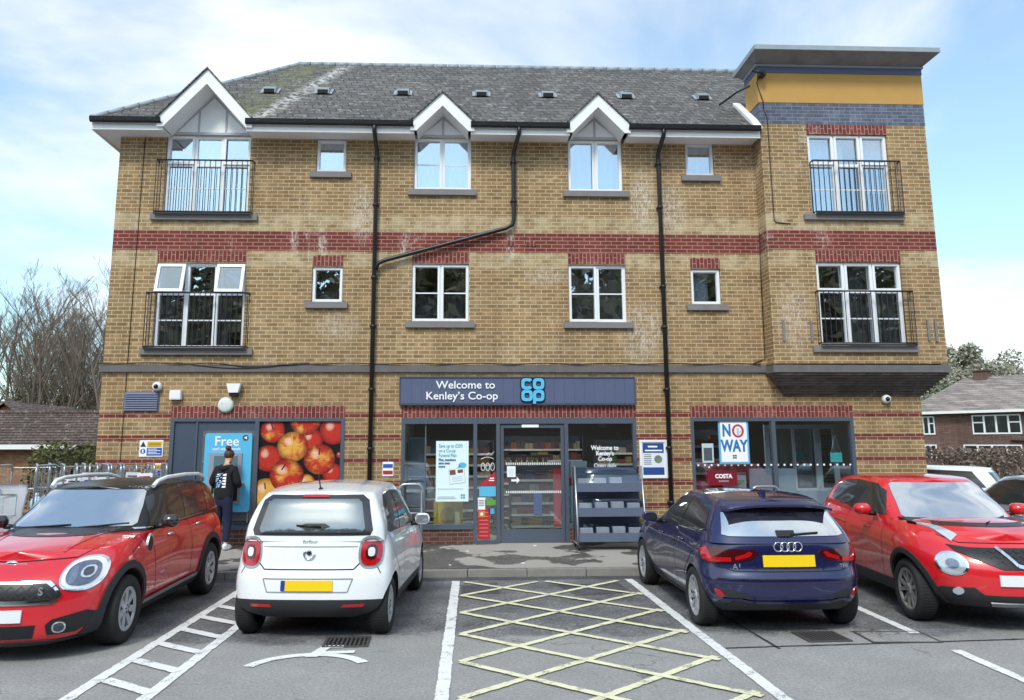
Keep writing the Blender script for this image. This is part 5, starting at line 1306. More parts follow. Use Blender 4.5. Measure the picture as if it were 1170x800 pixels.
for a,b_ in (((.05,1.085),(.60,1.125)),((-.55,1.085),(.0,1.12))):
    c.tubeon('wiper',[c.hit('front',a[0],a[1])[0]+Vector((.025,0,.01)),c.hit('front',(a[0]+b_[0])/2,(a[1]+b_[1])/2)[0]+Vector((.03,0,.01)),c.hit('front',*b_)[0]+Vector((.02,0,.005))],.009,M['black'])
# grille
hexo=[(u_*.93,v_-.075) for u_,v_ in ((-.56,.735),(-.48,.80),(.48,.80),(.56,.735),(.60,.675),(.53,.60),(-.53,.60),(-.60,.675))]
hexi=[(u*.94,.625+(v-.625)*.78) for u,v in hexo]
gr=c.patch('grille',hexo,'front',M['chrome'],.016,.05); gi=c.patch('mesh',hexi,'front',M['black'],.020,.05,parent=gr)
L=[]
for k in range(-6,7):
    for r_ in range(2):
        x_=k*.09+(.045 if r_ else 0); z_=.60+.065*r_
        if abs(x_)<.50: L.append([(x_-.04,z_-.02),(x_,z_+.02),(x_+.04,z_-.02)])
c.seam(L,M['trim'],'front',(1,),.010,.023,name='lattice',parent=gr); c.seam([[(-.52,.575),(-.34,.572),(-.26,.557),(.26,.557),(.34,.572),(.52,.575)]],M['chrome'],'front',(1,),.022,.026,name='grille_bar',parent=gr)
lc,n_=c.hit('front',.40,.642); text('letter','S',.10,lc+Vector((.030,0,0)),M['galv'],gr,rot=(PI/2,0,PI/2),depth=.004,bold=.003)
lc,n_=c.hit('front',0,.87); 
b=MB(); b.ell(lc,(.015,.06,.03)); b.box(lc.x-.005,lc.x+.006,-.15,.15,lc.z-.008,lc.z+.008); b.build('emblem',M['chrome'],c.t)
for sg in (1,-1):
    el=lambda ru,rv,cu=.665,cv=.765: [(sg*cu+ru*math.copysign(abs(math.cos(a))**.85,math.cos(a)),cv+rv*math.copysign(abs(math.sin(a))**.85,math.sin(a))+.03*ru*math.cos(a)*sg) for a in np.linspace(0,2*PI,33)[:-1]]
    hl=c.patch('headlight',el(.160,.145),'front',M['chrome'],.010,.04); c.patch('light_ring',el(.143,.127),'front',M['lens_white'],.017,.04,parent=hl); c.patch('lens',el(.115,.100),'front',M['lamp_glass'],.021,.03,parent=hl)
    c.patch('projector',el(.050,.050,.70,.775),'front',M['lens_clear'],.028,.03,parent=hl); c.patch('projector_eye',el(.034,.034,.70,.775),'front',M['lamp_dark'],.033,.02,parent=hl); c.patch('reflector',el(.030,.075,.60,.755),'front',M['lamp_mid'],.025,.03,parent=hl)
    f_=lambda P: [(sg*u,v) for u,v in P][::sg]
    iv=c.patch('bumper_vent',f_([(.47,.25),(.66,.255),(.78,.32),(.80,.41),(.74,.44),(.50,.385),(.455,.34)]),'front',M['black'],.010,.05)
    c.patch('fog_light',el(.050,.048,.555,.315),'front',M['chrome'],.020,.03,parent=iv); c.patch('fog_lens',el(.038,.036,.555,.315),'front',M['lamp_dark'],.025,.03,parent=iv)
c.patch('lower_grille',[(-.36,.23),(.36,.23),(.38,.345),(-.38,.345)],'front',M['black'],.008,.06)
c.patch('number_plate',rc(-.26,.26,.375,.485),'front',M['plate_w'],.022,.1)
c.patch('chin_trim',[(-.66,.125),(.66,.125),(.70,.20),(-.70,.20)],'front',M['trim'],.012,.06)
for xw in (0,2.67): c.arch_trim(xw,.385,.075,M['trim'],.016,.22)
for sg in (1,-1):
    c.patch('bumper_corner_trim',[(2.98,.215),(3.22,.22),(3.16,.40),(3.04,.50),(2.99,.40)],'side',M['trim'],.014,.05,sg)
    c.patch('sill_trim',[(.42,.22),(2.26,.22),(2.24,.33),(.44,.33)],'side',M['trim'],.014,.07,sg); c.seam([[(.48,.345),(2.22,.325)]],M['galv'],'side',(sg,),.045,.022,name='sill_strip')
wpts=[(-.50,1.13),(.3,1.10),(1.6,1.08),(1.88,1.085),(1.58,1.38),(1.35,1.455),(.6,1.485),(-.15,1.46),(-.42,1.38)]
for sg in (1,-1):
    sw=c.patch('side_window',wpts,'side',M['carglass'],.006,.06,sg)
    for a in (.76,-.10): c.patch('window_pillar',[(a-.05,1.09),(a+.05,1.09),(a+.01,1.49),(a-.07,1.49)],'side',P_BLACK,.010,.06,sg,parent=sw)
    c.seam([[(-.52,1.115),(.3,1.085),(1.6,1.065),(2.05,1.07)]],M['chrome'],'side',(sg,),.016,.008,name='window_trim')
    lc,n_=c.hit('side',2.10,.905,sg); 
    sc=MB(); sc.prism([(lc.x+u,lc.z+v) for u,v in [(.075*math.cos(a)-.03*math.sin(a)*.6,.12*math.sin(a)) for a in np.linspace(0,2*PI,25)[:-1]]],min(lc.y-.01*sg,lc.y+.014*sg),max(lc.y-.01*sg,lc.y+.014*sg)); so=sc.build('side_scuttle',M['chrome'],c.t,bevel=.004)
    sc=MB(); sc.prism([(lc.x+u,lc.z+v) for u,v in [(.05*math.cos(a)-.02*math.sin(a)*.6,.09*math.sin(a)) for a in np.linspace(0,2*PI,25)[:-1]]],min(lc.y+.0145*sg,lc.y+.019*sg),max(lc.y+.0145*sg,lc.y+.019*sg)); sc.build('insert',M['black'],so)
    rl=c.tubeon('roof_rail',[(1.40,sg*.60,1.50),(1.30,sg*.615,1.56),(1.05,sg*.63,1.595),(.4,sg*.63,1.605),(-.15,sg*.62,1.59),(-.42,sg*.60,1.545),(-.50,sg*.585,1.49)],.024,M['upvc'],10)
    lc,n_=c.hit('side',1.72,.55,sg); o=text('badge','ALL4',.05,lc+n_*.004,M['chrome'],c.t,rot=(PI/2,0,PI if sg>0 else 0),depth=.002)
c.seam([[(.76,1.06),(.76,.38)],[(-.32,1.08),(-.22,.88),(.34,.66),(.44,.38)],[(2.0,1.05),(1.98,.70),(1.90,.38)],[(2.02,1.02),(2.55,.88)]],M['dark'])
c.seam([[(2.3,.74),(2.5,.80)]],M['dark'],'top',(1,),.004)
c.seam([[(-.66,.985),(-.55,.905),(0,.88),(.55,.905),(.66,.985)]],M['dark'],'front',(1,),.008,.003); c.seam([[(-.82,.70),(-.64,.665)],[(.64,.665),(.82,.70)]],M['dark'],'front',(1,),.008,.003)
c.handles([(.46,.97),(1.45,.95)],M['chrome']); c.mirror(1.78,.86,1.13,P_BLACK,(.095,.10,.085))
for sg in (1,-1): c.seam([[(2.25,sg*.5),(3.05,sg*.40)]],P_RED,'top',(1,),.03,.006,name='bonnet_rib')
c.wheels((0,2.67),.805,.335,.225,.225,7,M['grey_alloy'],sw=.5)

# --- red rounded crossover, front to the camera, at the right
c=Car('parked_car','bulbous red crossover with round headlights facing the camera at the right','car',(6.27,-3.24,0),-PI/2-.10)
body=dict(bot=[(-.7,.30),(0,.22),(2.5,.22),(3.2,.24)],top=[(-.75,1.06),(-.3,1.12),(.4,1.11),(1.4,1.05),(2.2,1.06),(2.6,1.03),(3.0,.95),(3.3,.86)],
    W=[(0,.74),(.12,.80),(.3,.85),(.5,.88),(.70,.882),(.86,.85),(1,.765)],
    XR_=[(0,-.60),(.15,-.72),(.4,-.74),(.7,-.68),(1,-.56)],
    XF_=[(0,3.10),(.08,3.26),(.2,3.34),(.4,3.345),(.6,3.34),(.78,3.30),(.92,3.20),(1,3.06)],lr=.45,lf=.85,p=2.5,pf=2.25,crown=[(-.7,.02),(2,.04),(2.6,.08),(3.2,.07)],dark_t=.14,
    waist=lambda x,t: 1+.030*math.exp(-((x-2.53)/.42)**2)*math.sin(PI*min(1,t*1.0))**.8+.035*math.exp(-((x-.05)/.42)**2)*math.sin(PI*t)**.8-.035*math.exp(-((x-1.3)/.6)**2)*math.exp(-((t-.45)/.3)**2))
cabin=dict(bot=[(-.6,1.02),(2.6,1.0)],top=[(-.45,1.40),(-.1,1.48),(.4,1.53),(.95,1.545),(1.4,1.51),(1.65,1.46)],W=[(0,.80),(.3,.765),(.6,.71),(.88,.645),(1,.585)],
    XR_=[(0,-.58),(.4,-.48),(.8,-.34),(1,-.22)],XF_=[(0,2.22),(.3,2.05),(.6,1.86),(.85,1.66),(1,1.52)],lr=.28,lf=.5,p=2.8,crown=[(-.4,.025),(.4,.035),(1.6,.03)],nrow=14)
c.bodies(body,cabin,[P_RED2,M['trim'],M['dark']],(0,2.53),.385,.90)
c.patch('windscreen',[(-.61,1.085),(.61,1.085),(.635,1.11),(.545,1.455),(.51,1.475),(-.51,1.475),(-.545,1.455),(-.635,1.11)],'front',M['windscreen'],.014,.025,only=c.bvh_c)
c.patch('scuttle',[(-.68,1.06),(.68,1.06),(.68,1.09),(-.68,1.09)],'front',M['black'],.004,.06)
c.tubeon('wiper',[c.hit('front',-.05,1.085)[0]+Vector((.025,0,.01)),c.hit('front',.55,1.11)[0]+Vector((.03,0,.0))],.009,M['black'])
wpts=[(-.05,1.20),(.35,1.15),(1.5,1.10),(1.82,1.10),(1.53,1.38),(1.32,1.465),(.8,1.49),(.3,1.475),(.05,1.38)]
for sg in (1,-1):
    f_=lambda P: [(sg*u,v) for u,v in P][::sg]
    el=lambda ru,rv,cu,cv: [(sg*cu+ru*math.cos(a),cv+rv*math.sin(a)) for a in np.linspace(0,2*PI,29)[:-1]]
    hl=c.patch('headlight',el(.125,.120,.63,.70),'front',M['chrome'],.012,.03); c.patch('lens',el(.105,.10,.63,.70),'front',M['lens_clear'],.018,.03,parent=hl); c.patch('projector',el(.050,.046,.63,.70),'front',M['lamp_mid'],.026,.03,parent=hl)
    # raised side lamp on the wing
    wl=c.patch('wing_lamp',[(2.98,sg*.56),(2.62,sg*.66),(2.36,sg*.745),(2.42,sg*.70),(2.60,sg*.60),(2.92,sg*.46)][::sg],'top',M['lens_clear'],.020,.04); c.patch('lamp_corner',[(2.50,sg*.70),(2.36,sg*.748),(2.40,sg*.705)][::sg],'top',M['black'],.028,.04,parent=wl)
    fl=c.patch('fog_light',el(.040,.038,.60,.425),'front',M['lens_clear'],.022,.03); 
    c.patch('side_window',wpts,'side',M['carglass'],.006,.06,sg); c.patch('window_pillar',[(.68,1.12),(.79,1.11),(.75,1.49),(.66,1.49)],'side',P_BLACK,.010,.06,sg)
    c.patch('sill_trim',[(.40,.22),(2.14,.22),(2.12,.36),(.42,.36)],'side',M['trim'],.014,.07,sg)
gr=c.patch('grille',[(-.62,.885),(-.45,.865),(.45,.865),(.62,.885),(.58,.83),(.30,.70),(.20,.66),(-.20,.66),(-.30,.70),(-.58,.83)],'front',M['black'],.010,.05)
c.seam([[(x_,z_),(x_+.04,z_+.03),(x_+.08,z_)] for r_,z_ in enumerate((.72,.77,.82)) for x_ in [-.5+.085*k+(.04 if r_%2 else 0) for k in range(12)] if abs(x_+.04) < .18+.9*(z_-.66)],M['trim'],'front',(1,),.010,.016,name='mesh',parent=gr)
for sg in (1,-1): c.seam([[(sg*.19,.87),(sg*.06,.70),(0,.685)]],M['chrome'],'front',(1,),.035,.022,name='chrome_vee',parent=gr)
c.patch('number_plate',rc(-.26,.26,.50,.61),'front',M['plate_w'],.022,.1)
c.patch('bumper_trim',[(-.80,.36),(-.72,.45),(-.48,.47),(-.40,.40),(.40,.40),(.48,.47),(.72,.45),(.80,.36),(.70,.27),(-.70,.27)],'front',M['trim'],.010,.05)
c.patch('skid_plate',[(-.30,.285),(.30,.285),(.34,.33),(-.34,.33)],'front',M['galv'],.018,.06)
for xw in (0,2.53): c.arch_trim(xw,.385,.06,M['trim'],.016,.22)
c.seam([[(.72,1.08),(.72,.38)],[(1.92,1.08),(1.90,.70),(1.80,.38)],[(-.05,1.12),(.1,.86),(.40,.66),(.44,.38)],[(-.05,.80),(.4,.93),(.72,.90)]],M['dark'])
c.seam([[(-.64,.975),(-.50,.91),(.50,.91),(.64,.975)]],M['dark'],'front',(1,),.008,.003)
c.handles([(1.42,.92)],P_RED2); c.mirror(1.62,.86,1.16,P_RED2,(.10,.11,.085))
c.wheels((0,2.53),.785,.335,.215,.24,5,M['dark_alloy'],twin=True,sw=.45)

# --- two pale cars further right, mostly hidden
def pale_car(label,loc,rz,mat,sc=1):
    c=Car('parked_car',label,'car',loc,rz)
    body=dict(bot=[(-.8,.28),(3.3,.24)],top=[(-.8,1.02),(.5,1.0),(2.2,.96),(3.2,.78)],W=[(0,.74),(.2,.84),(.6,.87),(1,.79)],XR_=[(0,-.65),(.3,-.8),(.7,-.76),(1,-.68)],XF_=[(0,3.1),(.4,3.35),(.8,3.25),(1,3.05)],lr=.45,lf=.6,p=2.7,crown=[(-.7,.02),(3,.05)],dark_t=.15)
    cabin=dict(bot=[(-.7,.96),(2.6,.9)],top=[(-.55,1.40),(0,1.45),(.8,1.46),(1.6,1.38)],W=[(0,.79),(.4,.74),(.8,.66),(1,.58)],XR_=[(0,-.68),(.5,-.58),(1,-.42)],XF_=[(0,2.3),(.5,1.9),(1,1.45)],lr=.3,lf=.5,p=2.8,crown=[(-.3,.03),(1.6,.03)],nrow=12)
    c.bodies(body,cabin,[mat,M['trim'],M['dark']],(0,2.6),.345,.87)
    c.patch('rear_window',[(-.60,1.04),(.60,1.04),(.52,1.36),(-.52,1.36)],'rear',M['carglass'],.008,.05); c.patch('windscreen',[(-.62,1.02),(.62,1.02),(.52,1.36),(-.52,1.36)],'front',M['windscreen'],.008,.05)
    for sg in (1,-1):
        c.patch('side_window',[(-.35,1.06),(1.5,1.0),(2.0,1.0),(1.5,1.33),(.8,1.41),(-.1,1.38)],'side',M['carglass'],.006,.06,sg)
        c.patch('tail_light',[(sg*.60,.75),(sg*.84,.75),(sg*.82,.95),(sg*.66,.95)],'rear',M['lens_red'],.01,.05)
    c.patch('number_plate',rc(-.26,.26,.62,.73),'rear',M['plate_y'],.012,.1)
    c.mirror(1.7,.82,1.02,mat); c.handles([(.5,.88),(1.5,.86)],mat); c.wheels((0,2.6),.775,.315,.2,.22,8,M['grey_alloy'])
    return c
pale_car('silver car with dark windows cut by the right edge of the picture',(9.35,-3.4,0),PI/2-.05,P_SILVER)
pale_car('white car of which only the roof shows behind the red crossover',(11.0,2.0,0),PI/2+.9,P_WHITE)
# ------------------------------------------------------------------ grey display stand by the door
t=empty('display_stand',(2.60,-.62,.16),0,'grey three tier display stand of clear bins on castors beside the shop door','display stand')
W=.60
m=MB()
for x in (-W,W): m.tube([(x,-.30,.10),(x,-.28,.45),(x,-.04,1.42),(x,.22,1.42),(x,.24,.10)],.017,8); m.tube([(x,-.30,.10),(x,.24,.10)],.017,8)
m.build('frame',M['galv'],t)
m=MB(); m.box(-W+.02,W-.02,.18,.21,.12,1.40); m.build('back_panel',M['alu_dark'],t)
for i,(z,y) in enumerate(((.14,-.30),(.56,-.22),(.98,-.12))):
    m=MB(); m.prism([(y,z),(y-.012,z+.0),(y-.012,z+.15),(y,z+.15),(y+.02,z+.02),(.17,z+.02),(.17,z)],-W+.02,W-.02,plane='yz'); sh=m.build('shelf',plain('stand_grey',(92,102,122),.45,var=.08) if 'stand_grey' not in bpy.data.materials else bpy.data.materials['stand_grey'],t)
    m=MB(); n=4
    for k in range(n+1):
        x=-W+.03+(2*W-.06)*k/n; m.box(x-.004,x+.004,y+.01,.15,z+.03,z+.30)
    m.box(-W+.03,W-.03,y-.008,y-.003,z+.153,z+.30)
    m.build('clear_bin',glass('clear_acrylic',(.93,.95,.97),.05) if 'clear_acrylic' not in bpy.data.materials else bpy.data.materials['clear_acrylic'],sh)
    m=MB()
    for k in range(n):
        if (i,k)==(2,3): continue
        x=-W+.05+(2*W-.06)*k/n; m.box(x,x+.22,y+.03,y+.16,z+.10,z+.225+.03*((k*7+i*3)%3)/3)
    m.build('leaflet_stack',M['strip'],sh,bevel=.01)
m=MB(); m.box(-W-.0,W+.0,.12,.17,1.30,1.52); m.build('header',bpy.data.materials['clear_acrylic'],t)
for x in (-W+.02,W-.02):
    for y in (-.27,.2):
        m=MB(); m.lathe([(.0,-.015),(.045,-.015),(.045,.015),(.0,.015)],Matrix.Translation((x,y,.045))@Matrix.Rotation(PI/2,4,'Z'),18); m.box(x-.022,x+.022,y-.012,y+.02,.05,.10); m.build('castor',M['trim'],t)
# trolley guard hoops
def hoop(x,y,w_,h_,label,rz=0):
    t=empty('guard_rail',(x,y,.16),rz,label,'guard rail','hoop rails at the shop front')
    m=MB(); r=.10; P=[(-w_,0,0),(-w_,0,h_-r)]+[(-w_+r-r*math.cos(a),0,h_-r+r*math.sin(a)) for a in np.linspace(0,PI/2,6)]+[(w_-r+r*math.sin(a),0,h_-r+r*math.cos(a)) for a in np.linspace(0,PI/2,6)]+[(w_,0,h_-r),(w_,0,0)]
    m.tube(P,.024,10); m.build('hoop',M['galv'],t)
    m=MB(); m.tube([(-w_,0,h_*.55),(w_,0,h_*.55)],.018,8); m.build('cross_bar',M['galv'],t)
    m=MB()
    for s in (-1,1): m.lathe([(.0,.0),(.06,.0),(.06,.012),(.0,.014)],Matrix.Translation((s*w_,0,0))@Matrix.Rotation(PI/2,4,'X'),16)
    m.build('foot_plate',M['steel'],t)
hoop(-.93,-.62,.20,1.12,'steel hoop rail standing behind the white car by the shop window')
hoop(5.47,-.62,.24,1.05,'steel hoop rail in front of the right hand shop window, behind the dark blue car')
# ------------------------------------------------------------------ roll cages
def cage_proto():
    t=empty('roll_cage',(0,0,0),0,'x','roll cage','roll cages along the left wall')
    w_,d_,h_=.36,.42,1.50; r=.014
    for sx in (-1,1):
        m=MB(); x=sx*w_
        P=[(x,-d_,.15),(x,-d_,h_-.1)]+[(x,-d_+.1-.1*math.cos(a),h_-.1+.1*math.sin(a)) for a in np.linspace(0,PI/2,5)]+[(x,d_-.1+.1*math.sin(a),h_-.1+.1*math.cos(a)) for a in np.linspace(0,PI/2,5)]+[(x,d_,h_-.1),(x,d_,.15)]
        m.tube(P,.017,8)
        for k in range(1,7): y=-d_+2*d_*k/7; m.tube([(x,y,.16),(x,y,h_)],.006,5,cap=False)
        for z in (.4,.75,1.1): m.tube([(x,-d_,z),(x,d_,z)],.008,5,cap=False)
        m.build('side_frame',M['galv'],t)
    m=MB()
    for k in range(0,8): x=-w_+2*w_*k/7; m.tube([(x,d_,.16),(x,d_,h_-.05)],.006,5,cap=False)
    for z in (.3,.7,1.1,h_-.05): m.tube([(-w_,d_,z),(w_,d_,z)],.010,6,cap=False)
    m.build('back_frame',M['galv'],t)
    m=MB(); m.box(-w_,w_,-d_,d_,.13,.16); m.build('base',M['steel'],t)
    for sx in (-1,1):
        for sy in (-1,1):
            m=MB(); x,y=sx*(w_-.06),sy*(d_-.06); m.lathe([(.0,-.014),(.05,-.014),(.05,.014),(.0,.014)],Matrix.Translation((x,y,.052))@Matrix.Rotation(PI/2,4,'Z'),14); m.box(x-.02,x+.02,y-.012,y+.012,.06,.13); m.build('castor',M['trim'],t)
    m=MB(); m.box(-w_+.02,w_-.02,-d_-.006,-d_+.006,.62,.70); m.build('front_bar',M['galv'],t); m=MB(); m.tube([(-w_,-d_,1.12),(w_,-d_,1.12)],.010,6); m.build('front_bar',M['galv'],t)
    return t
cg=cage_proto()
lab=['leftmost roll cage, with a white printed sheet hung on its front', 'second roll cage from the left in the nested row', 'third roll cage from the left in the nested row', 'fourth roll cage from the left in the nested row', 'fifth roll cage from the left in the nested row', 'sixth roll cage from the left in the nested row', 'seventh roll cage from the left, last but one', 'rightmost roll cage of the row, nearest the grey wall unit']
pos=[(-7.32,-1.30,.1),(-7.06,-.62,.5),(-6.84,-.60,.46),(-6.62,-.62,.52),(-6.40,-.60,.48),(-6.16,-.60,.42),(-5.90,-.62,.55),(-5.66,-.60,.46)]
cgs=[]
for i,(x,y,a) in enumerate(pos):
    o=cg if i==0 else copy_tree(cg); o.location=(x,y,.155); o.rotation_euler=(0,0,a if i else .1); o['label']=lab[i]; cgs.append((x,y,a if i else .1))
rg_=random.Random(4)
for i,(x,y,a) in enumerate(cgs[1:]):
    m=MB(); m.box(-.12,.12,-.004,.004,-.17,.17); o=m.build('cage_label',M['letter'],None,(x-.45*math.sin(-a)*-1*0+.02+.43*math.sin(a),y-.43*math.cos(a),1.30+rg_.uniform(-.05,.06))); o.rotation_euler=(R(rg_.uniform(-6,6)),R(rg_.uniform(-4,4)),a)
    tag(o,'white and blue paper label hung on the %s roll cage' % ('second','third','fourth','fifth','sixth','seventh','last')[i],'label','paper labels on the roll cages')
    pics(o,'blue_field',[rc(-.07,.05,-.06+.02*(i%3),.05)],bp_,-.0075); pics(o,'line_print',[rc(-.09,.08,.10,.12),rc(-.09,.04,-.13,-.11)],ink if i%2 else redp,-.0075)
# white poster bag on the first cage
x,y,a=cgs[0]
b=MB()
n=14; pr=None
for k in range(n+1):
    u=-.27+.54*k/n; row=[]
    for j in range(13):
        v=-.62+1.0*j/12; row.append(b.bm.verts.new((u+.02*math.sin(v*7)*(k/n)+.06*(.5-j/12)*(k/n-.5),-.03*math.sin(u*9+v*4)-.02*math.cos(v*6)-.46,v)))
    if pr:
        for j in range(12): b.bm.faces.new((pr[j],row[j],row[j+1],pr[j+1])).smooth=True
    pr=row
bmesh.ops.solidify(b.bm,geom=b.bm.faces[:],thickness=.008)
o=b.build('hanging_sheet',plain('crumpled_white_plastic',(232,234,238),.45,var=.06),None,(x,y,1.0)); o.rotation_euler=(0,0,a); tag(o,'crumpled white printed sheet hung on the outermost roll cage','sheet')
def on_sheet(name,P,mat):
    q=MB(); q.prism(P,-.52,-.512); q.build(name,mat,o)
on_sheet('pink_print',rc(-.12,.24,-.58,-.36),plain('pink_print_sheet',(214,70,120),.5,var=.1)); on_sheet('line_print',rc(-.10,.14,.20,.215),ink)
for P in (rc(-.10,-.09,-.1,.2),rc(.13,.14,-.1,.2),rc(-.10,.14,-.1,-.09),rc(-.2,-.19,-.3,.1)): on_sheet('line_print',P,greyp)
b=MB(); b.tube([(-.36,-.47,.62),(-.30,-.50,.45),(-.24,-.5,.35),(-.12,-.5,.28)],.018,6); b.tube([(-.36,-.46,.30),(-.33,-.5,.1),(-.36,-.48,-.1)],.02,6); st_=b.build('blue_strap',plain('blue_webbing',(40,84,170),.6),None,(x,y,1.0)); st_.rotation_euler=(0,0,a); tag(st_,'blue strap tied to the outermost roll cage','strap')
b=MB(); b.ell((0,0,.12),(.10,.08,.13)); b.tube([(0,0,.22),(.0,0,.30)],.03,8); o=b.build('plastic_bottle',plain('pale_blue_bottle',(176,208,226),.25),None,(-7.12,-1.2,.90)); tag(o,'pale blue bottle standing inside the outermost roll cage','bottle')
m=MB(); m.box(-.30,.30,-.36,.36,0,.58); o=m.build('cardboard_box',plain('brown_card',(150,112,72),.85),None,(-7.32,-1.30,.32)); o.rotation_euler=(0,0,.1); tag(o,'brown cardboard box in the outermost roll cage under the bottle','box')
# ------------------------------------------------------------------ person at the cash machine, seen from behind
M['skin']=plain('skin',(206,158,132),.55,var=.06); M['hair']=plain('brown_hair',(74,48,36),.6,var=.3,scale=40)
M['hood']=plain('black_sweatshirt',(22,23,28),.9,var=.25,scale=14); M['jean']=plain('navy_jeans',(28,34,62),.9,var=.3,scale=18); M['shoe']=plain('white_trainers',(230,232,234),.5,var=.05)
pr=empty('person',(-4.25,-.50,.162),-.22,'person in a black hoodie and navy jeans using the cash machine with head bowed','person')
def skinned(name,V,E,rad,mat,sub=2,root=0):
    me=bpy.data.meshes.new(name); me.from_pydata(V,E,[]); o=link(name,me,None)
    md=o.modifiers.new('s','SKIN'); md.use_smooth_shade=True
    for i,r_ in enumerate(rad):
        sv=me.skin_vertices[0].data[i]; sv.radius=(r_,r_) if not isinstance(r_,tuple) else r_; sv.use_root=(i==root)
    sb=o.modifiers.new('u','SUBSURF'); sb.levels=sub; sb.render_levels=sub
    ev=bpy.data.meshes.new_from_object(o.evaluated_get(bpy.context.evaluated_depsgraph_get())); bpy.data.objects.remove(o)
    for f in ev.polygons: f.use_smooth=True
    r_=link(name,ev,mat,pr); return r_
# body: one continuous figure (pelvis, spine, neck, head, arms, hands, legs)
V=[(0,0,.93),(0,.02,1.06),(0,.03,1.22),(0,.04,1.36),(0,.06,1.44),(0,.10,1.52),(0,.135,1.58),(0,.15,1.66),
   (-.15,.05,1.38),(-.23,.02,1.15),(-.22,.22,1.06),(-.20,.30,1.08),
   (.15,.05,1.38),(.23,.04,1.14),(.16,.24,1.10),(.12,.33,1.13),
   (-.085,0,.86),(-.10,.03,.48),(-.11,-.02,.09),(.085,0,.86),(.095,.02,.48),(.10,-.03,.09)]
E_=[(0,1),(1,2),(2,3),(3,4),(4,5),(5,6),(6,7),(3,8),(8,9),(9,10),(10,11),(3,12),(12,13),(13,14),(14,15),(0,16),(16,17),(17,18),(0,19),(19,20),(20,21)]
rad=[(.11,.085),(.105,.08),(.115,.085),(.11,.08),.06,.052,.085,.075,.065,.045,.036,.026,.065,.045,.036,.026,.085,.058,.040,.085,.058,.040]
body_=skinned('body',V,E_,rad,M['skin'])
# fingers and thumbs, each its own bent chain rooted in the palm
fm=MB()
for hx,hy,hz,s in ((-.20,.30,1.08,-1),(.12,.33,1.13,1)):
    fm.ell((hx,hy+.04,hz),(.038,.05,.018),12,8)
    for k,L in enumerate((.068,.078,.074,.058)):
        ox=hx+(-.028+.0187*k); fm.tube([(ox,hy+.07,hz),(ox,hy+.07+L*.5,hz+.004),(ox,hy+.07+L*.85,hz-.014),(ox,hy+.07+L,hz-.034)],[.010,.0095,.0085,.006],8)
    fm.tube([(hx-s*.03,hy+.025,hz),(hx-s*.055,hy+.055,hz-.004),(hx-s*.055,hy+.085,hz-.012)],[.012,.010,.007],8)
fm.build('hands',M['skin'],body_)
# face and ears
fc=MB(); hc=(0,.155,1.615)
fc.ell((hc[0],hc[1],hc[2]),(.074,.092,.105),18,12); fc.tube([(0,.235,1.62),(0,.262,1.592),(0,.245,1.585)],[.010,.014,.010],8)
for s in (-1,1): fc.ell((s*.078,.15,1.61),(.012,.022,.032),10,7); fc.ell((s*.032,.236,1.632),(.013,.010,.009),8,6,1)
fc.ell((0,.232,1.555),(.026,.010,.008),10,6,2)
fc.build('head',[M['skin'],plain('eye_dark',(40,30,28),.3,var=0),plain('lip',(170,96,90),.5,var=0)],body_)
hr=MB(); hr.ell((0,.135,1.645),(.088,.098,.098),18,12)
for v in hr.bm.verts:
    if v.co.y > .19 and v.co.z < 1.67: v.co.y=.19-.3*(v.co.y-.19)
    v.co.x+=.003*math.sin(v.co.z*160+v.co.y*90)
hr.ell((0,.09,1.765),(.052,.050,.046),14,10); hr.ell((0,.10,1.72),(.028,.028,.02),10,7); hr.build('hair',M['hair'],pr)
# clothes follow the body
V2=[(0,0,.80),(0,.015,.98),(0,.03,1.20),(0,.035,1.36),(0,.055,1.44),(-.16,.045,1.38),(-.245,.015,1.15),(-.23,.20,1.065),(-.213,.265,1.07),(.16,.045,1.38),(.245,.035,1.14),(.175,.215,1.10),(.145,.285,1.12)]
E2=[(0,1),(1,2),(2,3),(3,4),(3,5),(5,6),(6,7),(7,8),(3,9),(9,10),(10,11),(11,12)]
hd=skinned('hoodie',V2,E2,[(.19,.15),(.195,.145),(.185,.135),(.165,.12),(.075,.07),.085,.070,.058,.046,.085,.070,.058,.046],M['hood'])
hq=MB(); hq.tube([(-.10,.07,1.45),(-.07,-.02,1.42),(0,-.055,1.40),(.07,-.02,1.42),(.10,.07,1.45)],[.03,.045,.055,.045,.03],10); hq.build('hood',M['hood'],hd)
skinned('jeans',[(0,0,1.04),(0,0,.95),(-.085,0,.80),(-.102,.03,.48),(-.112,-.02,.12),(.085,0,.80),(.097,.02,.48),(.102,-.03,.12)],[(0,1),(1,2),(2,3),(3,4),(1,5),(5,6),(6,7)],[(.15,.12),(.155,.13),.105,.080,.062,.105,.080,.062],M['jean'],root=1)
for s,yy in ((-1,-.02),(1,-.03)):
    sh=MB(); sh.ell((s*.107,yy+.06,.045),(.048,.14,.05),16,9); sh.ell((s*.107,yy-.02,.075),(.046,.06,.05),12,8)
    for v in sh.bm.verts: v.co.z=max(v.co.z,.006)
    so=sh.build('shoe',M['shoe'],pr)
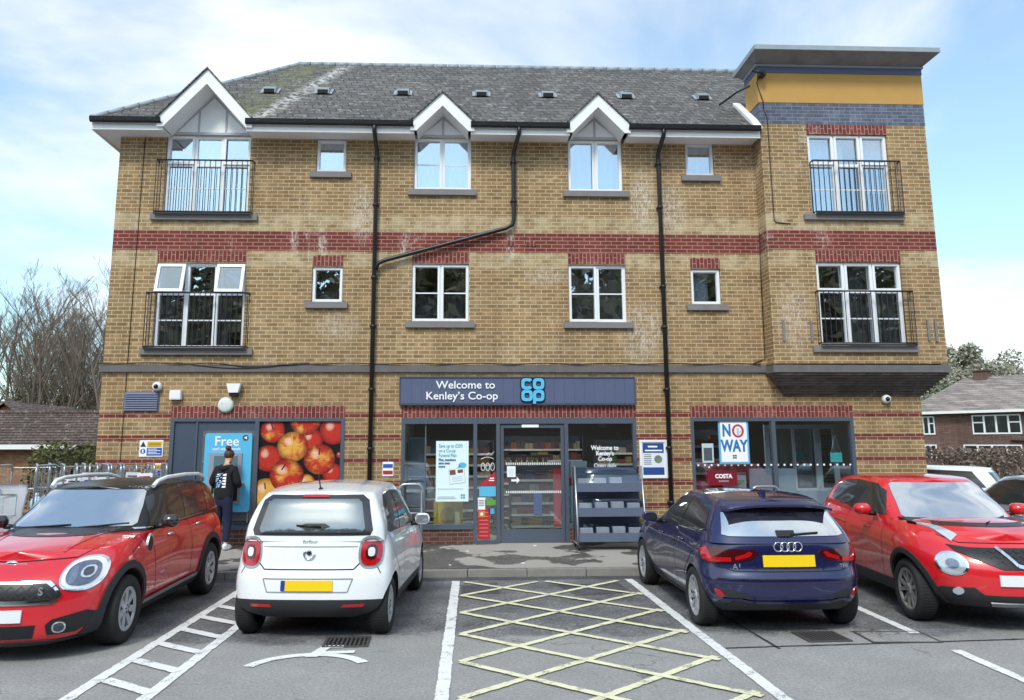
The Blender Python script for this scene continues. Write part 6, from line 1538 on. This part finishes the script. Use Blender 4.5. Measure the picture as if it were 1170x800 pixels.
# back print of the hoodie: loose white and blue brush shapes
bv=BVHTree.FromPolygons([v.co.copy() for v in hd.data.vertices],[tuple(f.vertices) for f in hd.data.polygons]); rp=random.Random(9)
for nm,mt,xs_,n_,wd in (('white_print',M['letter'],(.045,.10),5,.036),('blue_print',plain('pale_blue_print',(130,170,220),.6,var=.2),(-.085,.02),12,.030),('white_print',M['letter'],(-.08,.01),7,.014)):
    q=MB()
    for k in range(n_):
        z0_=1.08+.25*(k+.3)/n_; x0_=rp.uniform(*xs_)-.02 if n_>5 else xs_[0]; L=rp.uniform(.02,.05) if n_>5 else .058
        poly=[(x0_-L/2,z0_-wd/2+rp.uniform(-.008,.008)),(x0_+L*.6,z0_-wd/2+rp.uniform(-.01,.01)),(x0_+L*.7,z0_+wd/2+rp.uniform(-.01,.01)),(x0_-L*.3,z0_+wd/2*.6)]
        P_=[]
        for u,v in poly:
            l,n,i,d_=bv.ray_cast(Vector((u,-2,v)),Vector((0,1,0))); P_.append((l if l else Vector((u,-.13,v)))+Vector((0,-.007-.0006*k,0)))
        q.face(P_); q.face([p+Vector((0,.004,0)) for p in P_])
    q.build(nm,mt,hd)
b=MB(); b.ell((0,0,0),(.10,.05,.17),14,10); b.tube([(-.06,0,.14),(-.03,0,.27),(.03,0,.27),(.06,0,.14)],.008,6)
o=b.build('shopping_bag',plain('green_bag',(96,168,120),.5,var=.15),None,(-4.45,-.25,.98)); tag(o,'green bag hanging at the left hand of the person','bag')
# ------------------------------------------------------------------ behind, left: low tiled building, fence, shrub, bare wood
lb=empty('low_building',(-15,10,0),0,'single storey buff brick building with a long brown tiled roof at the left','building')
x0,x1,y0,y1=-8.5,4.2,-.9,5.1
m=MB(); m.box(x0,x1,0,y1-1,0,1.93); m.build('wall',M['brick_bg'],lb)
m=MB(); rz0,rz1=1.93,3.02
m.face([(x0-.2,-.35,rz0),(x1+.2,-.35,rz0),(x1+.2,2.2,rz1),(x0-.2,2.2,rz1)]); m.face([(x0-.2,4.6,rz0),(x0-.2,2.2,rz1),(x1+.2,2.2,rz1),(x1+.2,4.6,rz0)])
for xx in (x0-.2,x1+.2): m.face([(xx,-.35,rz0),(xx,2.2,rz1),(xx,4.6,rz0)])
for k in range(13):
    t_=k/13; y_=-.35+2.55*t_; z_=rz0+(rz1-rz0)*t_; m.box(x0-.2,x1+.2,y_-.02,y_+.015,z_-.005,z_+.03)
rf_=m.build('roof',M['pantile'],lb)
m=MB(); m.tube([(x0-.2,2.2,3.03),(x1+.2,2.2,3.03)],.09,8); m.build('ridge_tiles',M['pantile'],rf_)
m=MB(); m.box(x0-.2,x1-.9,-.42,-.36,1.84,1.98); m.build('fascia',M['white'],lb)
m=MB(); m.box(2.35,2.72,-.05,-.003,1.30,1.80)
wo=m.build('window',M['upvc'],lb,bevel=.02); m=MB(); m.box(2.43,2.64,-.058,-.051,1.38,1.72); m.build('pane',M['carglass'],wo)
m=MB(); m.box(2.25,2.82,-.006,-.0005,1.80,1.92); m.build('lintel',M['brick_red'],lb)
gh=empty('gable_house',(-17.5,16,-.55),0,'orange brick gable showing above the low tiled roof at the left','house')
m=MB(); m.prism([(-1.1,0),(1.1,0),(1.1,3.2),(.0,4.05),(-1.1,3.2)],0,5); m.build('wall',M['brick_orange'],gh)
m=MB()
for s in (-1,1): m.face([(0,-.2,4.16),(s*1.35,-.2,3.10),(s*1.35,5.2,3.10),(0,5.2,4.16)]); m.face([(0,-.2,4.08),(s*1.35,-.2,3.02),(s*1.35,-.2,3.10),(0,-.2,4.16)])
m.box(-5,-1.1,.5,4.5,3.0,3.3); m.face([(-6,.2,3.2),(-.8,.2,3.2),(-.8,2.6,4.3),(-6,2.6,4.3)]); m.build('roof',M['pantile'],gh)
fn=empty('timber_fence',(-10.2,1.2,.0),0,'dark timber boarded fence at the left edge behind the roll cages','fence')
m=MB()
for k in range(26):
    x=-6+k*.235; m.box(x,x+.225,-.012+.006*(k%2),.012+.006*(k%2),.1,1.55+.02*(k%3))
m.build('boards',plain('dark_brown_boards',(74,62,54),.85,var=.3,scale=6),fn)
m=MB()
for k in range(4): m.box(-6+k*2,-5.9+k*2,-.06,-.013,.05,1.65)
m.box(-6,0,-.05,-.013,.95,1.03); m.build('posts',plain('weathered_posts',(96,84,74),.85,var=.3),fn)
lowall=MB(); lowall.box(-7.5,0,0,.22,.0,.75); o=lowall.build('garden_wall',M['brick_bg'],None,(-9.6,.95,0)); tag(o,'low buff brick wall below the fence at the left','wall')

def leafcloud(mb, n, fn_, size, rr, mi=0, flat=.5):
    for _ in range(n):
        c=Vector(fn_()); a=Vector((rr.gauss(0,1),rr.gauss(0,1),rr.gauss(0,1)*flat)).normalized(); b=a.cross(Vector((rr.gauss(0,1),rr.gauss(0,1),rr.gauss(0,1)))).normalized(); s=size*rr.uniform(.5,1.4)
        mb.face([c-a*s,c-b*s*.55,c+a*s,c+b*s*.55],mi)
def leafmat(name,a,b):
    N=NT(name); P,S=N.pos(); f=N.noise(P,1.1,4,.6); g=N.noise(P,14,2,.5); N.set(Base_Color=N.mix(N.math('MULTIPLY_ADD',g,.5,N.math('MULTIPLY',f,.6)),lin(a),lin(b)),Roughness=.8,Specular_IOR_Level=.2); return N.m
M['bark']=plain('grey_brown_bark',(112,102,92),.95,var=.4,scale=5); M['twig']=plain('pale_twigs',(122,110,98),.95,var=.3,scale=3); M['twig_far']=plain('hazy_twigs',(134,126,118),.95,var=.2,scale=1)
M['ivy']=leafmat('ivy_leaves',(72,80,50),(112,112,76)); M['ivy_dull']=leafmat('dull_winter_leaves',(92,88,66),(128,120,92)); M['hedge']=leafmat('brown_beech_hedge',(96,82,72),(150,132,120)); M['far_leaf']=leafmat('hazy_far_leaves',(128,128,110),(166,164,146))  # distance haze is put into the pale colour of the far leaves

def bare_tree(name,loc,h,label,group,seed,spread=.35,ivy=0,twigmat='twig',stems=1,levels=4):
    rr=random.Random(seed); t=empty(name,loc,0,label,'tree',group)
    tr=MB(); cr=MB()
    def branch(p,d,L,r,lv):
        n=3; P=[p]; rs=[r]; dd=d.copy()
        for k in range(n):
            dd=(dd+Vector((rr.gauss(0,.13),rr.gauss(0,.13),rr.gauss(.05,.08)))).normalized(); P.append(P[-1]+dd*L/n); rs.append(r*(1-.62*(k+1)/n))
        (tr if lv==0 else cr).tube(P,rs,7 if lv==0 else (5 if lv==1 else 3),cap=False)
        if lv>=levels: return
        m_= rr.randint(6,9) if lv==0 else rr.randint(3,5)
        for k in range(m_):
            f=rr.uniform(.30 if lv==0 else .2,1.0); i=min(n-1,int(f*n)); q=P[i].lerp(P[i+1],f*n-i); a=rr.uniform(0,2*PI); up=rr.uniform(.5,1.2)
            nd=(dd*up+Vector((math.cos(a),math.sin(a),.25))*spread*rr.uniform(.9,1.7)).normalized()
            branch(q,nd,L*rr.uniform(.34,.58)*(1.15-f*.4),max(.008,rs[i]*.55),lv+1)
    for s in range(stems):
        a=2*PI*s/stems+rr.random(); st=Vector((math.cos(a)*.3*(stems>1),math.sin(a)*.3*(stems>1),0))
        branch(st,Vector((math.cos(a)*.12*(stems>1),math.sin(a)*.12*(stems>1),1)).normalized(),h*rr.uniform(.72,1.0),h*.0125,0)
    if ivy:
        def f_():
            z=rr.random()**1.1*h*.62; w_=(.55+.5*math.sin(z*1.7+seed))*(1.1-z/h); a=rr.uniform(0,2*PI); q=w_*math.sqrt(rr.random())*1.5; return (q*math.cos(a),q*math.sin(a),z)
        leafcloud(cr,ivy,f_,.10,rr,1)
    tr.build('trunk',M['bark'],t,recalc=False); cr.build('crown',[M[twigmat],M['ivy_dull']],t,recalc=False)
    return t
# the wood: a few kinds of tree, each built once, then copied
protos=[bare_tree('bare_tree',(0,0,0),11.5,'x','bare trees of the wood at the left',s,.34,iv,stems=st) for s,iv,st in ((1,250,1),(2,900,2),(3,120,3),(5,1500,1))]
rw=random.Random(21); n_=0
used=set()
for row,(y,num,xa,xb,hs) in enumerate(((24,11,-21,-12.0,.56),(27,13,-23,-13.5,.64),(31,13,-26,-15,.72),(36,12,-30,-17.5,.80))):
    for k in range(num):
        i=rw.randrange(4); o=protos[i] if i not in used else copy_tree(protos[i]); used.add(i)
        x=xa+(xb-xa)*(k+rw.uniform(.1,.9))/num; s=hs*rw.uniform(.82,1.12)*(1.0 if k > 2 else 1.05)
        o.location=(x,y+rw.uniform(-1.5,1.5),0); o.scale=(s,s,s); o.rotation_euler=(0,0,rw.uniform(0,6.28))
        o['label']='tall bare leafless tree in the dense wood behind the low tiled roof'
# undergrowth under the wood
ub=MB(); ru=random.Random(8)
leafcloud(ub,9000,lambda:(ru.uniform(-33,-11),ru.uniform(23,40),min(3.6,abs(ru.gauss(0,1))*2.0)),.17,ru,0,.8)
o=ub.build('wood_undergrowth',M['ivy_dull'],None,recalc=False); tag(o,'dense dull green undergrowth and ivy between the bare trunks','undergrowth',kind='stuff')
sb=MB(); rs_=random.Random(3)
def shr():
    a=rs_.uniform(0,2*PI); q=math.sqrt(rs_.random()); z=rs_.random()**.7; return (1.5*q*math.cos(a)*(1-.3*z),.7*q*math.sin(a),.2+1.75*z+.15*math.sin(a*3))
leafcloud(sb,3600,shr,.055,rs_,0)
t=empty('evergreen_shrub',(-11.4,8.6,0),0,'olive green evergreen shrub in front of the low building beside the block','shrub')
sb.build('foliage',M['ivy'],t,recalc=False); q=MB()
for k in range(5): q.tube([(random.uniform(-.6,.6),0,0),(random.uniform(-1,1),0,1.4)],[.04,.015],6)
q.build('stem',M['bark'],t)
# ------------------------------------------------------------------ behind, right: brick house, hedge, far trees
ang=R(-56); hs=empty('brick_house',(36.6,36,0),ang,'two storey plum brick house with tiled roof and white windows at the right','house')
# local: facade along -x..+x at y=0, facing -y
L0,L1,D_,EH,RH=-7.0,11.5,7.0,4.05,6.6
m=MB(); m.box(L0,L1,0,D_,0,EH); m.build('wall',M['brick_house'],hs)
m=MB(); m.face([(L0-.4,-.45,EH-.05),(L1+.4,-.45,EH-.05),(L1+.2,D_/2,RH),(L0+2.6,D_/2,RH)]); m.face([(L0-.4,D_+.4,EH-.05),(L0+2.6,D_/2,RH),(L1+.2,D_/2,RH),(L1+.4,D_+.4,EH-.05)]); m.face([(L0-.4,-.45,EH-.05),(L0+2.6,D_/2,RH),(L0-.4,D_+.4,EH-.05)]); m.face([(L1+.4,-.45,EH-.05),(L1+.4,D_+.4,EH-.05),(L1+.2,D_/2,RH)])
rf_=m.build('roof',M['tile_far'],hs)
m=MB(); m.box(L0+3.4,L0+4.3,D_/2-.4,D_/2+.4,RH-.3,RH+.40); m.box(L0+3.3,L0+4.4,D_/2-.5,D_/2+.5,RH+.40,RH+.5); m.build('chimney',M['brick_house'],rf_)
m=MB(); m.box(L0-.4,L1+.4,-.52,-.46,EH-.16,EH+.02); m.build('gutter',M['white'],hs)
def hwin(cx,z0,z1,w_,n):
    m=MB(); m.box(cx-w_,cx-w_+.08,-.05,-.003,z0,z1); m.box(cx+w_-.08,cx+w_,-.05,-.003,z0,z1); m.box(cx-w_+.08,cx+w_-.08,-.05,-.003,z0,z0+.1); m.box(cx-w_+.08,cx+w_-.08,-.05,-.003,z1-.08,z1)
    for k in range(1,n): x=cx-w_+2*w_*k/n; m.box(x-.06,x+.06,-.055,-.003,z0+.1,z1-.08)
    m.box(cx-w_+.08,cx-w_+2*w_/n,-.052,-.003,z1-.55,z1-.47); m.box(cx+w_-2*w_/n,cx+w_-.08,-.052,-.003,z1-.55,z1-.47)
    o=m.build('window',M['upvc'],hs); m=MB(); m.box(cx-w_+.05,cx+w_-.05,-.03,-.002,z0+.05,z1-.05); m.build('pane',M['carglass'],o)
for cx,w_ in ((-1.2,1.5),(5.2,1.75),(-6.0,.8)): hwin(cx,2.45,3.75,w_,4)
for cx,w_ in ((-1.6,1.8),(5.6,1.9),(-6.0,.8)): hwin(cx,.8,1.75,w_,4)
m=MB(); m.tube([(1.6,-.45,4.0),(1.6,-.1,3.8),(1.6,-.1,.1)],.07,8); m.tube([(-.4,-.1,2.0),(1.6,-.1,1.92),(3.4,-.1,1.85)],.05,8); m.tube([(.6,-.1,2.3),(2.6,-.1,2.4)],.04,8); m.tube([(1.6,-.2,4.0),(1.6,-.3,4.9)],.05,8); m.build('downpipe',M['black'],hs)
hb=MB(); rh=random.Random(12)
leafcloud(hb,26000,lambda:(rh.uniform(0,16),rh.uniform(-.55,.55)*(1),(rh.random()**.75)*1.72+.10*math.sin(rh.uniform(0,16)*1.3)),.065,rh,0,1.0)
t=empty('hedge',(10.6,10.0,0),0,'clipped brown winter hedge in front of the plum brick house','hedge'); hb.build('foliage',M['hedge'],t,recalc=False)
m=MB(); 
for k in range(60): x=.1+k*.26; m.tube([(x,0,0),(x+rh.uniform(-.1,.1),rh.uniform(-.2,.2),.8),(x+rh.uniform(-.25,.25),rh.uniform(-.4,.4),1.75)],[.02,.012,.005],4,cap=False)
m.box(.1,15.9,-.25,.25,0,1.35); m.build('stems',M['hedge'],t)
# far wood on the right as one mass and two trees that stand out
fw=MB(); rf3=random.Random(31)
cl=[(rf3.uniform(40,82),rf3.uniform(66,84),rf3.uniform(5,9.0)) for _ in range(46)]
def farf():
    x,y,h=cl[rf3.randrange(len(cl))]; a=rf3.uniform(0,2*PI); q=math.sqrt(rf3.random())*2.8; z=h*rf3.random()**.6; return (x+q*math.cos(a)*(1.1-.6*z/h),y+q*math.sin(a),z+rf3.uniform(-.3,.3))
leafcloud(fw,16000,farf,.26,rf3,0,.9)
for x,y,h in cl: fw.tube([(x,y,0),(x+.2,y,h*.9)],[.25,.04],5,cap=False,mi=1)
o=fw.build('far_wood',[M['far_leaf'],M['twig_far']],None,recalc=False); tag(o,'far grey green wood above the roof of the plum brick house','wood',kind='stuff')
for k,(x,y,h) in enumerate(((49.0,62,11.3),(53.5,64,12.6))):
    t=empty('leafy_tree',(x,y,0),0,('round grey green tree rising over the house roof at the right edge','tallest grey green tree beyond the right edge of the house roof')[k],'tree')
    rr=random.Random(50+k); c_=MB(); cs_=[(rr.gauss(0,1.7),rr.gauss(0,1.5),h*rr.uniform(.42,.86),rr.uniform(.9,1.7)) for _ in range(16)]
    def tf():
        a,b_,z,q=cs_[rr.randrange(16)]; v=Vector((rr.gauss(0,1),rr.gauss(0,1),rr.gauss(0,1))).normalized()*q*rr.random()**.4; return (a+v.x,b_+v.y,z+v.z)
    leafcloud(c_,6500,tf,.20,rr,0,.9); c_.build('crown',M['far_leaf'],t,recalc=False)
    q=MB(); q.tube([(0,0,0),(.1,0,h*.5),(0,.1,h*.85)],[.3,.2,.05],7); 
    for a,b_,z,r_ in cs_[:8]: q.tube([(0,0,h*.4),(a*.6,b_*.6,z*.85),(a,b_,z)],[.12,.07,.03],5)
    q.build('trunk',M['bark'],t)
# what stands behind the photographer shows in the window glass: a wooded rise across the road
b=MB(); nx,ny=40,10
g=[[b.bm.verts.new((-90+180*i/nx,-34-45*j/ny,(19*(j/ny)**.75+1.5*math.sin(i*.7+j)*(j>0))*(j>0))) for i in range(nx+1)] for j in range(ny+1)]
for j in range(ny):
    for i in range(nx): b.bm.faces.new((g[j][i],g[j][i+1],g[j+1][i+1],g[j+1][i])).smooth=True
o=b.build('wooded_hill',plain('leaf_litter',(70,62,48),.95,var=.4,scale=.4)); o['kind']='structure'
bw=MB(); rb=random.Random(77)
cb=[(rb.uniform(-60,60),rb.uniform(-66,-36)) for _ in range(150)]
cb=[(x,y,19*(max(0,-34-y)/45)**.75,rb.uniform(7,10)) for x,y in cb]
def bf():
    x,y,z0,h=cb[rb.randrange(150)]; a=rb.uniform(0,2*PI); q=math.sqrt(rb.random())*3.4; z=h*rb.random()**.55; return (x+q*math.cos(a)*(1.15-.7*z/h),y+q*math.sin(a),z0+z)
leafcloud(bw,26000,bf,.55,rb,0,.9)
for x,y,z0,h in cb: bw.tube([(x,y,z0),(x+.2,y,z0+h*.95)],[.3,.05],5,cap=False,mi=1)
o=bw.build('wood_across_the_road',[M['ivy_dull'],M['bark']],None,recalc=False); tag(o,'wood across the road mirrored in the window glass','wood',kind='stuff')
# ------------------------------------------------------------------ sky, sun, camera
W_=bpy.data.worlds.new('World'); SC.world=W_; W_.use_nodes=True; nt=W_.node_tree; nd=nt.nodes; lk=nt.links
bg=nd['Background']
sky=nd.new('ShaderNodeTexSky'); sky.sky_type='NISHITA'; sky.sun_disc=False; SE,SR=R(48),R(200)
sky.sun_elevation=SE; sky.sun_rotation=SR; sky.air_density=1.0; sky.dust_density=1.2; sky.ozone_density=1.5
tc=nd.new('ShaderNodeTexCoord'); sp=nd.new('ShaderNodeSeparateXYZ'); lk.new(tc.outputs['Generated'],sp.inputs[0])
def mth(op,a,b=None,c=None):
    x=nd.new('ShaderNodeMath'); x.operation=op
    for k,v in enumerate((a,b,c)):
        if v is None: continue
        if hasattr(v,'links'): lk.new(v,x.inputs[k])
        else: x.inputs[k].default_value=v
    return x.outputs[0]
den=mth('ADD',mth('MAXIMUM',sp.outputs[2],0.0),.22)
cm=nd.new('ShaderNodeCombineXYZ'); lk.new(mth('DIVIDE',sp.outputs[0],den),cm.inputs[0]); lk.new(mth('DIVIDE',sp.outputs[1],den),cm.inputs[1]); cm.inputs[2].default_value=SKYSEED
n1=nd.new('ShaderNodeTexNoise'); lk.new(cm.outputs[0],n1.inputs['Vector']); n1.inputs['Scale'].default_value=.95; n1.inputs['Detail'].default_value=9; n1.inputs['Roughness'].default_value=.52; n1.inputs['Distortion'].default_value=.35
rp_=nd.new('ShaderNodeValToRGB'); rp_.color_ramp.interpolation='EASE'; e=rp_.color_ramp.elements; e[0].position=.42; e[0].color=(.16,.16,.16,1); e[1].position=.64; e[1].color=(1,1,1,1); lk.new(n1.outputs['Fac'],rp_.inputs[0])
n2=nd.new('ShaderNodeTexNoise'); lk.new(cm.outputs[0],n2.inputs['Vector']); n2.inputs['Scale'].default_value=2.4; n2.inputs['Detail'].default_value=6
cc=nd.new('ShaderNodeMix'); cc.data_type='RGBA'; lk.new(n2.outputs['Fac'],cc.inputs[0]); cc.inputs[6].default_value=CLOUD_A+(1,); cc.inputs[7].default_value=CLOUD_B+(1,)
mx=nd.new('ShaderNodeMix'); mx.data_type='RGBA'; lk.new(rp_.outputs[0],mx.inputs[0]); gn=nd.new('ShaderNodeVectorMath'); gn.operation='MULTIPLY'; gn.inputs[1].default_value=SKYTINT; lk.new(sky.outputs[0],gn.inputs[0]); lk.new(gn.outputs[0],mx.inputs[6]); lk.new(cc.outputs[2],mx.inputs[7])
lk.new(mx.outputs[2],bg.inputs['Color']); bg.inputs['Strength'].default_value=.10
sl_=bpy.data.lights.new('sun','SUN'); sl_.energy=1.5; sl_.angle=R(12); sl_.color=(1,.965,.90)
so_=bpy.data.objects.new('sun',sl_); COL.objects.link(so_)
# direction the light comes from: behind the photographer, to the left
d=Vector((math.sin(SR)*math.cos(SE),math.cos(SR)*math.cos(SE),math.sin(SE))); so_.rotation_euler=d.to_track_quat('Z','Y').to_euler()
cam=bpy.data.cameras.new('camera'); co=bpy.data.objects.new('camera',cam); COL.objects.link(co); SC.camera=co
cam.sensor_fit='HORIZONTAL'; cam.sensor_width=36; cam.lens=895/1170*36; cam.clip_end=900; cam.clip_start=.05
cam.shift_x=(585-567)/1170; cam.shift_y=-(400-357)/1170
rw_=((.9991,-.0414,-.0027),(.0041,.1632,-.9866),(.0413,.9857,.1632))   # rows: camera right, down, forward
r_=Vector(rw_[0]).normalized(); f_=Vector(rw_[2]); f_=(f_-r_*f_.dot(r_)).normalized(); u_=r_.cross(f_)
co.matrix_world=Matrix(((r_.x,u_.x,-f_.x,0),(r_.y,u_.y,-f_.y,-14.93),(r_.z,u_.z,-f_.z,2.02),(0,0,0,1)))
SC.render.resolution_x=1024; SC.render.resolution_y=700
SC.view_settings.view_transform='Standard'; SC.view_settings.look='None'; SC.view_settings.exposure=EXPO; SC.view_settings.gamma=1; SC.view_settings.use_curve_mapping=False
